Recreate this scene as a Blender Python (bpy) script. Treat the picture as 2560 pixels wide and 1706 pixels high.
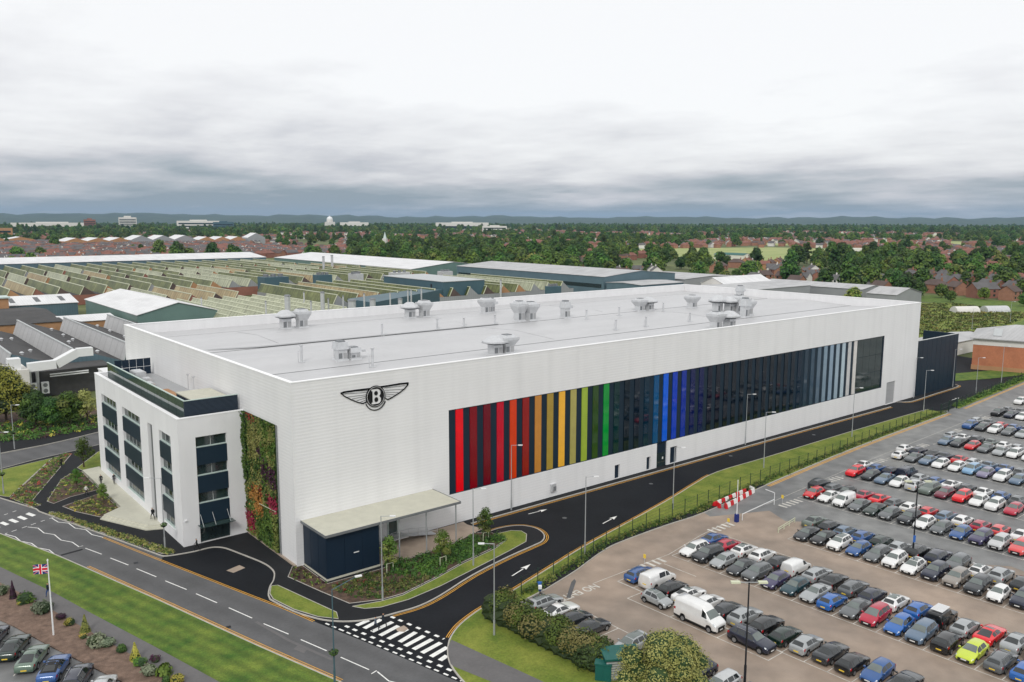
import bpy, math, random
from mathutils import Vector, Matrix
from mathutils.geometry import tessellate_polygon

# ---------------------------------------------------------------- scene, camera, sky, sun
rad = math.radians
sc = bpy.context.scene
COL = sc.collection
for o in list(bpy.data.objects):
    bpy.data.objects.remove(o)
YAW, PITCH, ROLL = 0.885522, 0.1436395, 0.00225484
fw = Vector((math.cos(YAW)*math.cos(PITCH), math.sin(YAW)*math.cos(PITCH), -math.sin(PITCH)))
rt = Vector((math.sin(YAW), -math.cos(YAW), 0))
up = rt.cross(fw)
r2 = rt*math.cos(ROLL)+up*math.sin(ROLL)
u2 = -rt*math.sin(ROLL)+up*math.cos(ROLL)
cd = bpy.data.cameras.new('camera')
cam = bpy.data.objects.new('camera', cd)
COL.objects.link(cam)
cam.matrix_world = Matrix(((r2.x, u2.x, -fw.x, -42.034), (r2.y, u2.y, -fw.y, -93.708), (r2.z, u2.z, -fw.z, 43.0), (0, 0, 0, 1)))
cd.lens = 29.378; cd.sensor_width = 36; cd.clip_start = 1; cd.clip_end = 80000
sc.camera = cam
sc.render.resolution_x = 1024; sc.render.resolution_y = 682
vs = sc.view_settings
vs.view_transform = 'Standard'; vs.look = 'None'; vs.gamma = 1; vs.use_curve_mapping = False
vs.exposure = 0.0
sc.cycles.use_denoising = True
sc.cycles.max_bounces = 5; sc.cycles.diffuse_bounces = 2; sc.cycles.glossy_bounces = 2
sc.cycles.transmission_bounces = 2; sc.cycles.volume_bounces = 0
sc.cycles.sample_clamp_indirect = 4.0

SUN_EL, SUN_AZ = rad(40), YAW+math.pi-rad(9)       # the bright part of the cloud, behind the camera
w = bpy.data.worlds.new('World'); sc.world = w; w.use_nodes = True
nt = w.node_tree; N = nt.nodes; L = nt.links; N.clear()
def wn(t, **k):
    n = N.new(t)
    for a, b in k.items(): setattr(n, a, b)
    return n
def wm(op, a, b=None, c=None):
    n = wn('ShaderNodeMath', operation=op)
    for i, v in enumerate((a, b, c)):
        if v is None: continue
        if isinstance(v, (int, float)): n.inputs[i].default_value = v
        else: L.new(v, n.inputs[i])
    return n.outputs[0]
sky = wn('ShaderNodeTexSky', sky_type='NISHITA', sun_disc=False, sun_elevation=SUN_EL, sun_rotation=math.pi/2-SUN_AZ)
tc = wn('ShaderNodeTexCoord'); sep = wn('ShaderNodeSeparateXYZ'); L.new(tc.outputs['Generated'], sep.inputs[0])
ez = wm('MAXIMUM', sep.outputs[2], 0.0)
den = wm('ADD', ez, 0.10)
cx = wm('DIVIDE', sep.outputs[0], den); cy = wm('DIVIDE', sep.outputs[1], den)
cmb = wn('ShaderNodeCombineXYZ'); L.new(cx, cmb.inputs[0]); L.new(cy, cmb.inputs[1])
mp = wn('ShaderNodeMapping'); mp.inputs['Rotation'].default_value = (0, 0, rad(-28)); mp.inputs['Scale'].default_value = (.62, .30, 1)
mp.inputs['Location'].default_value = (8.08, 18.40, 0)
L.new(cmb.outputs[0], mp.inputs[0])
n1 = wn('ShaderNodeTexNoise'); n1.inputs['Scale'].default_value = 1.05; n1.inputs['Detail'].default_value = 9; n1.inputs['Roughness'].default_value = .56
L.new(mp.outputs[0], n1.inputs['Vector'])
mp2 = wn('ShaderNodeMapping'); mp2.inputs['Location'].default_value = (10.20, 11.94, 0); mp2.inputs['Scale'].default_value = (.12, .12, 1)
L.new(cmb.outputs[0], mp2.inputs[0])
n2 = wn('ShaderNodeTexNoise'); n2.inputs['Scale'].default_value = .8; n2.inputs['Detail'].default_value = 3
L.new(mp2.outputs[0], n2.inputs['Vector'])
mp3 = wn('ShaderNodeMapping'); mp3.inputs['Location'].default_value = (6.05, 18.60, 0); mp3.inputs['Scale'].default_value = (1.15, 1.15, 1)
L.new(cmb.outputs[0], mp3.inputs[0])
n3 = wn('ShaderNodeTexNoise'); n3.inputs['Scale'].default_value = 1.0; n3.inputs['Detail'].default_value = 9; n3.inputs['Roughness'].default_value = .58
L.new(mp3.outputs[0], n3.inputs['Vector'])
# cloud brightness: dark bases low down, bright overhead
el = wm('ADD', wm('MULTIPLY', wm('POWER', ez, .55), 2.65), -.06)
t = wm('ADD', el, wm('MULTIPLY', wm('SUBTRACT', n1.outputs['Fac'], .5), 1.15))
t = wm('ADD', t, wm('MULTIPLY', wm('SUBTRACT', n2.outputs['Fac'], .5), 2.4))
t = wm('ADD', t, wm('MULTIPLY', wm('SUBTRACT', n3.outputs['Fac'], .5), .85))
ramp = wn('ShaderNodeValToRGB'); L.new(t, ramp.inputs[0])
cr = ramp.color_ramp
cr.elements[0].position = 0.0; cr.elements[0].color = (.30, .36, .415, 1)
cr.elements[1].position = .95; cr.elements[1].color = (1.06, 1.06, 1.06, 1)
for p, c in ((.2, (.45, .49, .54, 1)), (.40, (.66, .66, .70, 1)), (.64, (.88, .875, .89, 1))):
    e = cr.elements.new(p); e.color = c
mixs = wn('ShaderNodeMix', data_type='RGBA'); mixs.inputs[0].default_value = .90
skm = wn('ShaderNodeMix', data_type='RGBA', blend_type='MULTIPLY'); skm.inputs[0].default_value = 1
L.new(sky.outputs[0], skm.inputs[6]); skm.inputs[7].default_value = (.9, .9, .9, 1)
bg1 = wn('ShaderNodeBackground'); L.new(sky.outputs[0], bg1.inputs[0]); bg1.inputs[1].default_value = .08
bg2 = wn('ShaderNodeBackground'); L.new(ramp.outputs[0], bg2.inputs[0]); bg2.inputs[1].default_value = 1.0
ms = wn('ShaderNodeMixShader'); ms.inputs[0].default_value = .88
L.new(bg1.outputs[0], ms.inputs[1]); L.new(bg2.outputs[0], ms.inputs[2])
wo = wn('ShaderNodeOutputWorld'); L.new(ms.outputs[0], wo.inputs[0])
N.remove(mixs); N.remove(skm)

sd = bpy.data.lights.new('sun', 'SUN'); sd.energy = 1.5; sd.angle = rad(14); sd.color = (1, .975, .94)
sun = bpy.data.objects.new('sun', sd); COL.objects.link(sun)
sv = Vector((math.cos(SUN_EL)*math.cos(SUN_AZ), math.cos(SUN_EL)*math.sin(SUN_AZ), math.sin(SUN_EL)))
sun.rotation_euler = sv.to_track_quat('Z', 'Y').to_euler(); sun.location = (-60, -120, 200)

# ---------------------------------------------------------------- helpers
def s2l(h):
    v = [int(h[i:i+2], 16)/255 for i in (0, 2, 4)]
    return tuple((c/12.92 if c <= .04045 else ((c+.055)/1.055)**2.4) for c in v)
MATS = {}
def mat(name, c, rough=.7, met=0., var=.12, vs=.6, c2=None, bump=0., bs=8., spec=.4, coat=0., detail=4., vs2=None, var2=0., contrast=(.3, .7)):
    """plain surface: base colour varied by noise in metres, optional fine relief"""
    m = bpy.data.materials.new(name); m.use_nodes = True
    n = m.node_tree.nodes; l = m.node_tree.links; b = n['Principled BSDF']
    b.inputs['Roughness'].default_value = rough; b.inputs['Metallic'].default_value = met
    b.inputs['Specular IOR Level'].default_value = spec
    b.inputs['Coat Weight'].default_value = coat; b.inputs['Coat Roughness'].default_value = .08
    g = n.new('ShaderNodeNewGeometry')
    if var or c2:
        x = n.new('ShaderNodeTexNoise'); x.inputs['Scale'].default_value = vs; x.inputs['Detail'].default_value = detail
        x.inputs['Roughness'].default_value = .6
        l.new(g.outputs['Position'], x.inputs['Vector'])
        r = n.new('ShaderNodeValToRGB'); l.new(x.outputs['Fac'], r.inputs[0])
        r.color_ramp.elements[0].position, r.color_ramp.elements[1].position = contrast
        lo = tuple(v*(1-var) for v in c); hi = c2 or tuple(min(1, v*(1+var)) for v in c)
        r.color_ramp.elements[0].color = (*lo, 1); r.color_ramp.elements[1].color = (*hi, 1)
        out = r.outputs[0]
        if vs2:
            y = n.new('ShaderNodeTexNoise'); y.inputs['Scale'].default_value = vs2; y.inputs['Detail'].default_value = 5
            l.new(g.outputs['Position'], y.inputs['Vector'])
            mr = n.new('ShaderNodeMapRange'); mr.inputs['From Min'].default_value = .3; mr.inputs['From Max'].default_value = .7
            mr.inputs['To Min'].default_value = 1-var2; mr.inputs['To Max'].default_value = 1+var2
            l.new(y.outputs['Fac'], mr.inputs['Value'])
            mx = n.new('ShaderNodeMix'); mx.data_type = 'RGBA'; mx.blend_type = 'MULTIPLY'; mx.inputs[0].default_value = 1
            l.new(out, mx.inputs[6]); l.new(mr.outputs[0], mx.inputs[7]); out = mx.outputs[2]
        l.new(out, b.inputs['Base Color'])
    else:
        b.inputs['Base Color'].default_value = (*c, 1)
    if bump:
        x = n.new('ShaderNodeTexNoise'); x.inputs['Scale'].default_value = bs; x.inputs['Detail'].default_value = 3
        l.new(g.outputs['Position'], x.inputs['Vector'])
        bu = n.new('ShaderNodeBump'); bu.inputs['Strength'].default_value = bump; bu.inputs['Distance'].default_value = .05
        l.new(x.outputs['Fac'], bu.inputs['Height']); l.new(bu.outputs[0], b.inputs['Normal'])
    MATS[name] = m
    return m
def ribbed(name, c, period, axis=2, strength=.5, dist=.03, rough=.5, met=0., var=.03, groove=.08):
    """profiled cladding: ribs every <period> m along one axis, with a faintly darker groove and weather noise"""
    m = mat(name, c, rough=rough, met=met, var=var, vs=.15)
    n = m.node_tree.nodes; l = m.node_tree.links; b = n['Principled BSDF']
    g = n.new('ShaderNodeNewGeometry'); s = n.new('ShaderNodeSeparateXYZ'); l.new(g.outputs['Position'], s.inputs[0])
    a = n.new('ShaderNodeMath'); a.operation = 'MULTIPLY'; a.inputs[1].default_value = 2*math.pi/period; l.new(s.outputs[axis], a.inputs[0])
    si = n.new('ShaderNodeMath'); si.operation = 'SINE'; l.new(a.outputs[0], si.inputs[0])
    bu = n.new('ShaderNodeBump'); bu.inputs['Strength'].default_value = strength; bu.inputs['Distance'].default_value = dist
    l.new(si.outputs[0], bu.inputs['Height']); l.new(bu.outputs[0], b.inputs['Normal'])
    if groove:
        mr = n.new('ShaderNodeMapRange'); mr.inputs['From Min'].default_value = -1; mr.inputs['From Max'].default_value = -.2
        mr.inputs['To Min'].default_value = 1-groove; mr.inputs['To Max'].default_value = 1
        l.new(si.outputs[0], mr.inputs['Value'])
        mx = n.new('ShaderNodeMix'); mx.data_type = 'RGBA'; mx.blend_type = 'MULTIPLY'; mx.inputs[0].default_value = 1
        src = b.inputs['Base Color'].links[0].from_socket
        l.new(src, mx.inputs[6]); l.new(mr.outputs[0], mx.inputs[7]); l.new(mx.outputs[2], b.inputs['Base Color'])
    return m
def glass(name, c, rough=.06, ior=1.6):
    m = mat(name, c, rough=rough, var=.25, vs=.9, spec=.7)
    m.node_tree.nodes['Principled BSDF'].inputs['IOR'].default_value = ior
    return m
def leafmat(name, c, c2, rnd=.45):
    """foliage: two leaf greens mixed per leaf clump, shifted per plant"""
    m = mat(name, c, rough=.65, var=0.0, c2=c2, vs=.8, spec=.25, detail=6)
    n = m.node_tree.nodes; l = m.node_tree.links; b = n['Principled BSDF']
    oi = n.new('ShaderNodeObjectInfo')
    mr = n.new('ShaderNodeMapRange'); mr.inputs['To Min'].default_value = 1-rnd; mr.inputs['To Max'].default_value = 1+rnd
    l.new(oi.outputs['Random'], mr.inputs['Value'])
    hs = n.new('ShaderNodeHueSaturation')
    mh = n.new('ShaderNodeMapRange'); mh.inputs['To Min'].default_value = .47; mh.inputs['To Max'].default_value = .525
    mu = n.new('ShaderNodeMath'); mu.operation = 'MULTIPLY'; mu.inputs[1].default_value = 7.31
    fr = n.new('ShaderNodeMath'); fr.operation = 'FRACT'
    l.new(oi.outputs['Random'], mu.inputs[0]); l.new(mu.outputs[0], fr.inputs[0]); l.new(fr.outputs[0], mh.inputs['Value'])
    l.new(mh.outputs[0], hs.inputs['Hue']); l.new(mr.outputs[0], hs.inputs['Value'])
    src = b.inputs['Base Color'].links[0].from_socket
    l.new(src, hs.inputs['Color']); l.new(hs.outputs[0], b.inputs['Base Color'])
    return m

class MB:
    """collects faces, then links them as one mesh object"""
    def __init__(s): s.v = []; s.f = []; s.m = []
    def face(s, pts, mi=0):
        k = len(s.v); s.v.extend([tuple(p) for p in pts]); s.f.append(tuple(range(k, k+len(pts)))); s.m.append(mi)
    def box(s, x0, x1, y0, y1, z0, z1, mi=0, bottom=True):
        k = len(s.v)
        s.v += [(x0, y0, z0), (x1, y0, z0), (x1, y1, z0), (x0, y1, z0), (x0, y0, z1), (x1, y0, z1), (x1, y1, z1), (x0, y1, z1)]
        q = [(0, 1, 5, 4), (1, 2, 6, 5), (2, 3, 7, 6), (3, 0, 4, 7), (4, 5, 6, 7)] + ([(3, 2, 1, 0)] if bottom else [])
        for a in q: s.f.append(tuple(k+i for i in a)); s.m.append(mi)
    def prism(s, poly, z0, z1, mi=0, side=None, sides=True):
        """polygon (x, y) extruded from z0 to z1"""
        side = mi if side is None else side
        a = sum(poly[i][0]*poly[(i+1) % len(poly)][1]-poly[(i+1) % len(poly)][0]*poly[i][1] for i in range(len(poly)))
        if a < 0: poly = list(reversed(poly))
        k = len(s.v); n = len(poly)
        s.v += [(x, y, z1) for x, y in poly]
        for t in tessellate_polygon([[Vector((x, y, 0)) for x, y in poly]]):
            p = [poly[i] for i in t]
            ar = (p[1][0]-p[0][0])*(p[2][1]-p[0][1])-(p[2][0]-p[0][0])*(p[1][1]-p[0][1])
            s.f.append(tuple(k+i for i in (t if ar > 0 else t[::-1]))); s.m.append(mi)
        if sides:
            for i in range(n):
                j = (i+1) % n
                s.face([(*poly[i], z0), (*poly[j], z0), (*poly[j], z1), (*poly[i], z1)], side)
    def cyl(s, p0, p1, ra, rb=None, n=8, mi=0, cap=True):
        rb = ra if rb is None else rb
        p0 = Vector(p0); p1 = Vector(p1); d = (p1-p0).normalized()
        a = d.orthogonal().normalized(); b = d.cross(a); k = len(s.v)
        for i in range(n):
            u = 2*math.pi*i/n; q = a*math.cos(u)+b*math.sin(u)
            s.v.append(tuple(p0+q*ra)); s.v.append(tuple(p1+q*rb))
        for i in range(n):
            j = (i+1) % n; s.f.append((k+2*i, k+2*j, k+2*j+1, k+2*i+1)); s.m.append(mi)
        if cap:
            s.f.append(tuple(k+2*i+1 for i in range(n))); s.m.append(mi)
            s.f.append(tuple(k+2*i for i in reversed(range(n)))); s.m.append(mi)
    def bar(s, p0, p1, wd, ht, mi=0):
        """square bar between two points"""
        p0 = Vector(p0); p1 = Vector(p1); d = (p1-p0).normalized()
        a = d.cross(Vector((0, 0, 1)))
        a = Vector((1, 0, 0)) if a.length < 1e-4 else a.normalized()
        b = a.cross(d); k = len(s.v)
        for p in (p0, p1):
            for i, j in ((-1, -1), (1, -1), (1, 1), (-1, 1)): s.v.append(tuple(p+a*wd/2*i+b*ht/2*j))
        for q in ((0, 1, 5, 4), (1, 2, 6, 5), (2, 3, 7, 6), (3, 0, 4, 7), (3, 2, 1, 0), (4, 5, 6, 7)):
            s.f.append(tuple(k+i for i in q)); s.m.append(mi)
    def ribbon(s, pts, wd, z, off=0., mi=0, h=0., closed=False):
        """flat strip (or kerb of height h) along a polyline"""
        n = len(pts); Lf = []; Rt = []
        for i in range(n):
            a = Vector(pts[(i-1) % n] if (i > 0 or closed) else pts[i]); b = Vector(pts[(i+1) % n] if (i < n-1 or closed) else pts[i])
            d = (b-a); d = d.normalized() if d.length > 1e-6 else Vector((1, 0)); q = Vector((-d.y, d.x)); p = Vector(pts[i])
            Lf.append(p+q*(off+wd/2)); Rt.append(p+q*(off-wd/2))
        for i in range(n if closed else n-1):
            j = (i+1) % n
            s.face([(*Rt[i], z), (*Rt[j], z), (*Lf[j], z), (*Lf[i], z)], mi)
            if h:
                s.face([(*Lf[i], z-h), (*Lf[i], z), (*Lf[j], z), (*Lf[j], z-h)], mi)
                s.face([(*Rt[j], z-h), (*Rt[j], z), (*Rt[i], z), (*Rt[i], z-h)], mi)
    def leaf(s, c, nrm, size, rng, mi=0):
        nrm = Vector(nrm); a = nrm.orthogonal().normalized()
        ang = rng.uniform(0, 6.283); b = nrm.cross(a).normalized()
        u = (a*math.cos(ang)+b*math.sin(ang))*size*.5; v = (b*math.cos(ang)-a*math.sin(ang))*size*.36
        c = Vector(c); k = len(s.v)
        s.v += [tuple(c-u), tuple(c-v*.9), tuple(c+u), tuple(c+v)]
        s.f.append((k, k+1, k+2, k+3)); s.m.append(mi)
    def leafball(s, c, r, n, size, rng, mi=0, inner=.7, low=-.6, core=None):
        """n leaves spread through the outer shell of an ellipsoid"""
        for _ in range(n):
            z = rng.uniform(low, 1); a = rng.uniform(0, 6.283); q = math.sqrt(max(0, 1-z*z))
            d = Vector((q*math.cos(a), q*math.sin(a), z)); f = rng.uniform(inner, 1.06)
            p = (c[0]+d.x*r[0]*f, c[1]+d.y*r[1]*f, c[2]+d.z*r[2]*f)
            nn = (d+Vector((rng.gauss(0, .32), rng.gauss(0, .32), rng.gauss(.25, .3)))).normalized()
            s.leaf(p, nn, size*rng.uniform(.65, 1.35), rng, mi)
        if core is not None:
            s.blob(c, [q*.8 for q in r], rng, core, low)
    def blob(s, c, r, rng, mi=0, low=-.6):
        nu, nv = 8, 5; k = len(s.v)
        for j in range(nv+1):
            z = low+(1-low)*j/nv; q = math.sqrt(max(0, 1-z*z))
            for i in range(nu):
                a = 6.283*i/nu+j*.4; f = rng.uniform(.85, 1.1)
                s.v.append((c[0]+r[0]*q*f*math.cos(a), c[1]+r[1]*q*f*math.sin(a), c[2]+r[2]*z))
        for j in range(nv):
            for i in range(nu):
                i2 = (i+1) % nu; s.f.append((k+j*nu+i, k+j*nu+i2, k+(j+1)*nu+i2, k+(j+1)*nu+i)); s.m.append(mi)
    def mesh(s, name, mats, smooth=False):
        me = bpy.data.meshes.new(name); me.from_pydata(s.v, [], s.f)
        for m in (mats if isinstance(mats, (list, tuple)) else [mats]): me.materials.append(MATS[m] if isinstance(m, str) else m)
        if any(s.m): me.polygons.foreach_set('material_index', s.m)
        if smooth: me.polygons.foreach_set('use_smooth', [True]*len(s.f))
        me.update(); return me
    def build(s, name, mats, parent=None, smooth=False, **k):
        return link(name, s.mesh(name, mats, smooth), parent, **k)
def link(name, data, parent=None, label=None, cat=None, group=None, kind=None, loc=None, rz=None):
    o = bpy.data.objects.new(name, data); COL.objects.link(o)
    if parent: o.parent = parent
    if label: o['label'] = label
    if cat: o['category'] = cat
    if group: o['group'] = group
    if kind: o['kind'] = kind
    if loc: o.location = loc
    if rz: o.rotation_euler = (0, 0, rz)
    return o
def thing(name, label, cat, group=None, loc=(0, 0, 0), rz=0):
    o = link(name, None, None, label, cat, group, None, loc, rz)
    o.empty_display_size = .5
    return o
def copy_tree(o, parent=None):
    c = o.copy(); COL.objects.link(c); c.parent = parent
    for ch in o.children: copy_tree(ch, c)
    return c
def sheet(name, poly, z, m, parent=None, kind='structure'):
    b = MB(); b.prism(poly, z, z, sides=False); return b.build(name, m, parent, kind=None if parent else kind)
def raised(name, poly, z0, z1, m, parent=None, kind='structure'):
    b = MB(); b.prism(poly, z0, z1); return b.build(name, m, parent, kind=None if parent else kind)
def smooth_line(pts, n=6, closed=False):
    """Catmull-Rom through the points"""
    out = []; k = len(pts)
    rng_ = range(k if closed else k-1)
    for i in rng_:
        p = [Vector(pts[(i+j) % k]) if closed else Vector(pts[min(max(i+j, 0), k-1)]) for j in (-1, 0, 1, 2)]
        for s in range(n):
            t = s/n
            q = .5*((2*p[1])+(-p[0]+p[2])*t+(2*p[0]-5*p[1]+4*p[2]-p[3])*t*t+(-p[0]+3*p[1]-3*p[2]+p[3])*t**3)
            out.append((q.x, q.y))
    if not closed: out.append(tuple(pts[-1]))
    return out
def walk(pts, step):
    """points every <step> m along a polyline, with direction"""
    out = []; acc = 0.
    for a, b in zip(pts, pts[1:]):
        a = Vector(a); b = Vector(b); d = (b-a).length
        if d < 1e-6: continue
        while acc <= d:
            out.append((a+(b-a)*acc/d, (b-a)/d)); acc += step
        acc -= d
    return out
def wallgrid(b, O, U, Nn, u0, u1, z0, z1, holes, depth=.3, mi=0, rev=None):
    """upright wall sheet with real openings and reveals"""
    O = Vector(O); U = Vector(U); Nn = Vector(Nn); rev = mi if rev is None else rev
    us = sorted({u0, u1, *[h[0] for h in holes], *[h[1] for h in holes]}); zs = sorted({z0, z1, *[h[2] for h in holes], *[h[3] for h in holes]})
    P3 = lambda u, z, d=0.: tuple(O+U*u+Vector((0, 0, z))-Nn*d)
    for i in range(len(us)-1):
        for j in range(len(zs)-1):
            uc, zc = (us[i]+us[i+1])/2, (zs[j]+zs[j+1])/2
            if any(h[0] < uc < h[1] and h[2] < zc < h[3] for h in holes): continue
            b.face([P3(us[i], zs[j]), P3(us[i+1], zs[j]), P3(us[i+1], zs[j+1]), P3(us[i], zs[j+1])], mi)
    for a, c, e, g in holes:
        for q in (((a, e), (a, g)), ((a, g), (c, g)), ((c, g), (c, e)), ((c, e), (a, e))):
            b.face([P3(*q[0]), P3(*q[1]), P3(*q[1], depth), P3(*q[0], depth)], rev)
def ordinal(i):
    return ['first', 'second', 'third', 'fourth', 'fifth', 'sixth', 'seventh', 'eighth', 'ninth', 'tenth', 'eleventh', 'twelfth',
            'thirteenth', 'fourteenth', 'fifteenth', 'sixteenth', 'seventeenth', 'eighteenth', 'nineteenth', 'twentieth'][i]

def mown(name, direction, period, amount):
    """mowing stripes: strips of grass laid alternate ways"""
    m = MATS[name]; n = m.node_tree.nodes; l = m.node_tree.links; b = n['Principled BSDF']
    g = n.new('ShaderNodeNewGeometry'); d = n.new('ShaderNodeVectorMath'); d.operation = 'DOT_PRODUCT'; d.inputs[1].default_value = direction
    l.new(g.outputs['Position'], d.inputs[0])
    x = n.new('ShaderNodeTexNoise'); x.inputs['Scale'].default_value = .25; l.new(g.outputs['Position'], x.inputs['Vector'])
    ad = n.new('ShaderNodeMath'); ad.operation = 'MULTIPLY_ADD'; ad.inputs[1].default_value = 1.2; l.new(x.outputs['Fac'], ad.inputs[0]); l.new(d.outputs['Value'], ad.inputs[2])
    mu = n.new('ShaderNodeMath'); mu.operation = 'MULTIPLY'; mu.inputs[1].default_value = 2*math.pi/period; l.new(ad.outputs[0], mu.inputs[0])
    si = n.new('ShaderNodeMath'); si.operation = 'SINE'; l.new(mu.outputs[0], si.inputs[0])
    mr = n.new('ShaderNodeMapRange'); mr.inputs['From Min'].default_value = -1; mr.inputs['To Min'].default_value = 1-amount; mr.inputs['To Max'].default_value = 1+amount
    l.new(si.outputs[0], mr.inputs['Value'])
    mx = n.new('ShaderNodeMix'); mx.data_type = 'RGBA'; mx.blend_type = 'MULTIPLY'; mx.inputs[0].default_value = 1
    src = b.inputs['Base Color'].links[0].from_socket
    l.new(src, mx.inputs[6]); l.new(mr.outputs[0], mx.inputs[7]); l.new(mx.outputs[2], b.inputs['Base Color'])

def multiply_in(m, sock):
    n = m.node_tree.nodes; l = m.node_tree.links; b = n['Principled BSDF']
    mx = n.new('ShaderNodeMix'); mx.data_type = 'RGBA'; mx.blend_type = 'MULTIPLY'; mx.inputs[0].default_value = 1
    src = b.inputs['Base Color'].links[0].from_socket
    l.new(src, mx.inputs[6]); l.new(sock, mx.inputs[7]); l.new(mx.outputs[2], b.inputs['Base Color'])
def grooves(name, axis, period, amount):
    """thin darker joints every <period> m"""
    m = MATS[name]; n = m.node_tree.nodes; l = m.node_tree.links
    g = n.new('ShaderNodeNewGeometry'); s = n.new('ShaderNodeSeparateXYZ'); l.new(g.outputs['Position'], s.inputs[0])
    pp = n.new('ShaderNodeMath'); pp.operation = 'PINGPONG'; pp.inputs[1].default_value = period/2; l.new(s.outputs[axis], pp.inputs[0])
    mr = n.new('ShaderNodeMapRange'); mr.inputs['From Min'].default_value = 0; mr.inputs['From Max'].default_value = period*.12; mr.inputs['To Min'].default_value = 1-amount; mr.inputs['To Max'].default_value = 1
    l.new(pp.outputs[0], mr.inputs['Value']); multiply_in(m, mr.outputs[0])
def streaks(name, scale, amount):
    """dirt runs: noise stretched along the fall of the water"""
    m = MATS[name]; n = m.node_tree.nodes; l = m.node_tree.links
    g = n.new('ShaderNodeNewGeometry'); mp = n.new('ShaderNodeMapping'); mp.inputs['Scale'].default_value = scale; l.new(g.outputs['Position'], mp.inputs[0])
    x = n.new('ShaderNodeTexNoise'); x.inputs['Scale'].default_value = 1; x.inputs['Detail'].default_value = 6; l.new(mp.outputs[0], x.inputs['Vector'])
    mr = n.new('ShaderNodeMapRange'); mr.inputs['From Min'].default_value = .35; mr.inputs['From Max'].default_value = .6; mr.inputs['To Min'].default_value = 1-amount; mr.inputs['To Max'].default_value = 1
    l.new(x.outputs['Fac'], mr.inputs['Value']); multiply_in(m, mr.outputs[0])

# ---------------------------------------------------------------- materials
mat('old_asphalt', (.108, .108, .11), rough=.8, spec=.25, var=.13, vs=.22, bump=.25, bs=30, vs2=3., var2=.06)
mat('new_asphalt', (.0125, .014, .017), rough=.75, spec=.15, var=.25, vs=.12, bump=.2, bs=30, vs2=2.5, var2=.10)
mat('path_asphalt', (.020, .021, .023), rough=.8, spec=.15, var=.15, vs=.3, bump=.2, bs=30)
mat('grey_path', (.13, .125, .125), rough=.8, var=.1, vs=.4, bump=.2, bs=25, vs2=4., var2=.06)
mat('lot_asphalt', (.225, .19, .158), rough=.6, var=.14, vs=.045, c2=(.37, .285, .22), bump=.2, bs=25, vs2=.35, var2=.18)
mat('lot_far_asphalt', (.165, .168, .17), rough=.5, var=.16, vs=.05, c2=(.25, .25, .24), bump=.2, bs=25, vs2=.4, var2=.18)
mat('kerb', (.42, .40, .36), rough=.8, var=.12, vs=1.2)
mat('white_paint', (.78, .78, .75), rough=.6, var=.12, vs=1.5)
mat('worn_white', (.55, .53, .48), rough=.7, var=.35, vs=1.2)
mat('yellow_paint', (.70, .36, .05), rough=.6, var=.15, vs=.8)
mat('grass', (.052, .135, .014), rough=.9, var=.25, vs=.35, c2=(.145, .195, .028), bump=.8, bs=14, vs2=6., var2=.25)
mat('lawn', (.115, .185, .018), rough=.9, var=.2, vs=.3, c2=(.225, .25, .04), bump=.8, bs=14, vs2=5., var2=.2)
mat('field', (.25, .32, .10), rough=.9, var=.12, vs=.02, c2=(.38, .40, .16))
mat('mulch', (.15, .10, .075), rough=.95, var=.25, vs=1.4, c2=(.23, .155, .115), bump=.8, bs=12, vs2=9., var2=.2)
mat('soil', (.065, .045, .032), rough=.95, var=.3, vs=1.5, c2=(.13, .08, .055), bump=.8, bs=12, vs2=8., var2=.25)
mat('earth', (.075, .11, .035), rough=.95, var=.3, vs=.008, c2=(.17, .19, .07), vs2=.1, var2=.2)
mat('hill', (.03, .062, .04), rough=.95, var=.3, vs=.004, c2=(.06, .09, .05))
mat('terrace_stone', (.52, .51, .42), rough=.7, var=.06, vs=.8, vs2=6., var2=.04)
mat('tan_paving', (.36, .29, .23), rough=.8, var=.1, vs=.8)
ribbed('white_cladding', (.78, .78, .78), .42, strength=.2, dist=.02, var=.025, groove=.03)
mat('white_render', (.75, .75, .755), rough=.7, var=.03, vs=.3)
mat('coping', (.90, .90, .90), rough=.45, var=.02, vs=.3)
mat('roof_sheet', (.50, .50, .505), rough=.42, var=.035, vs=.08, vs2=.8, var2=.025)
mat('roof_grey', (.36, .365, .37), rough=.5, var=.04, vs=.2)
mat('gutter', (.12, .125, .13), rough=.6, var=.2, vs=1)
mat('galv', (.58, .59, .60), rough=.38, met=.35, var=.1, vs=1.2)
mat('galv_dark', (.20, .21, .22), rough=.5, met=.3, var=.1, vs=1)
mat('lamp_steel', (.40, .42, .43), rough=.45, met=.4, var=.05, vs=1)
mat('lamp_white', (.75, .76, .76), rough=.4, var=.03)
mat('black_metal', (.012, .014, .018), rough=.45, var=.1)
mat('dark_green_metal', (.012, .035, .024), rough=.5, var=.1)
mat('navy_panel', (.010, .021, .038), rough=.4, spec=.22, var=.08, vs=.3)
mat('slate_panel', (.012, .026, .042), rough=.4, spec=.22, var=.10, vs=.15)
ribbed('navy_louvre', (.018, .032, .052), .16, strength=.8, dist=.05, rough=.4)
glass('window_glass', (.020, .034, .034))
glass('green_glass', (.025, .055, .050))
glass('screen_glass', (.035, .06, .055), rough=.04)
glass('car_glass', (.075, .10, .090), rough=.05, ior=1.9)  # windscreens and glass roofs: sky reflection put in as a paler base colour
mat('frame_grey', (.45, .47, .47), rough=.5, var=.05)
mat('frame_mint', (.50, .60, .56), rough=.4, var=.05)
mat('logo_black', (.008, .008, .009), rough=.4, var=0)
mat('logo_white', (.72, .72, .72), rough=.5, var=0)
mat('tyre', (.012, .012, .013), rough=.8, var=.1)
mat('rim', (.30, .31, .32), rough=.3, met=.6, var=.05)
mat('head_lamp', (.55, .58, .60), rough=.12, var=.05, spec=.8)
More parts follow.
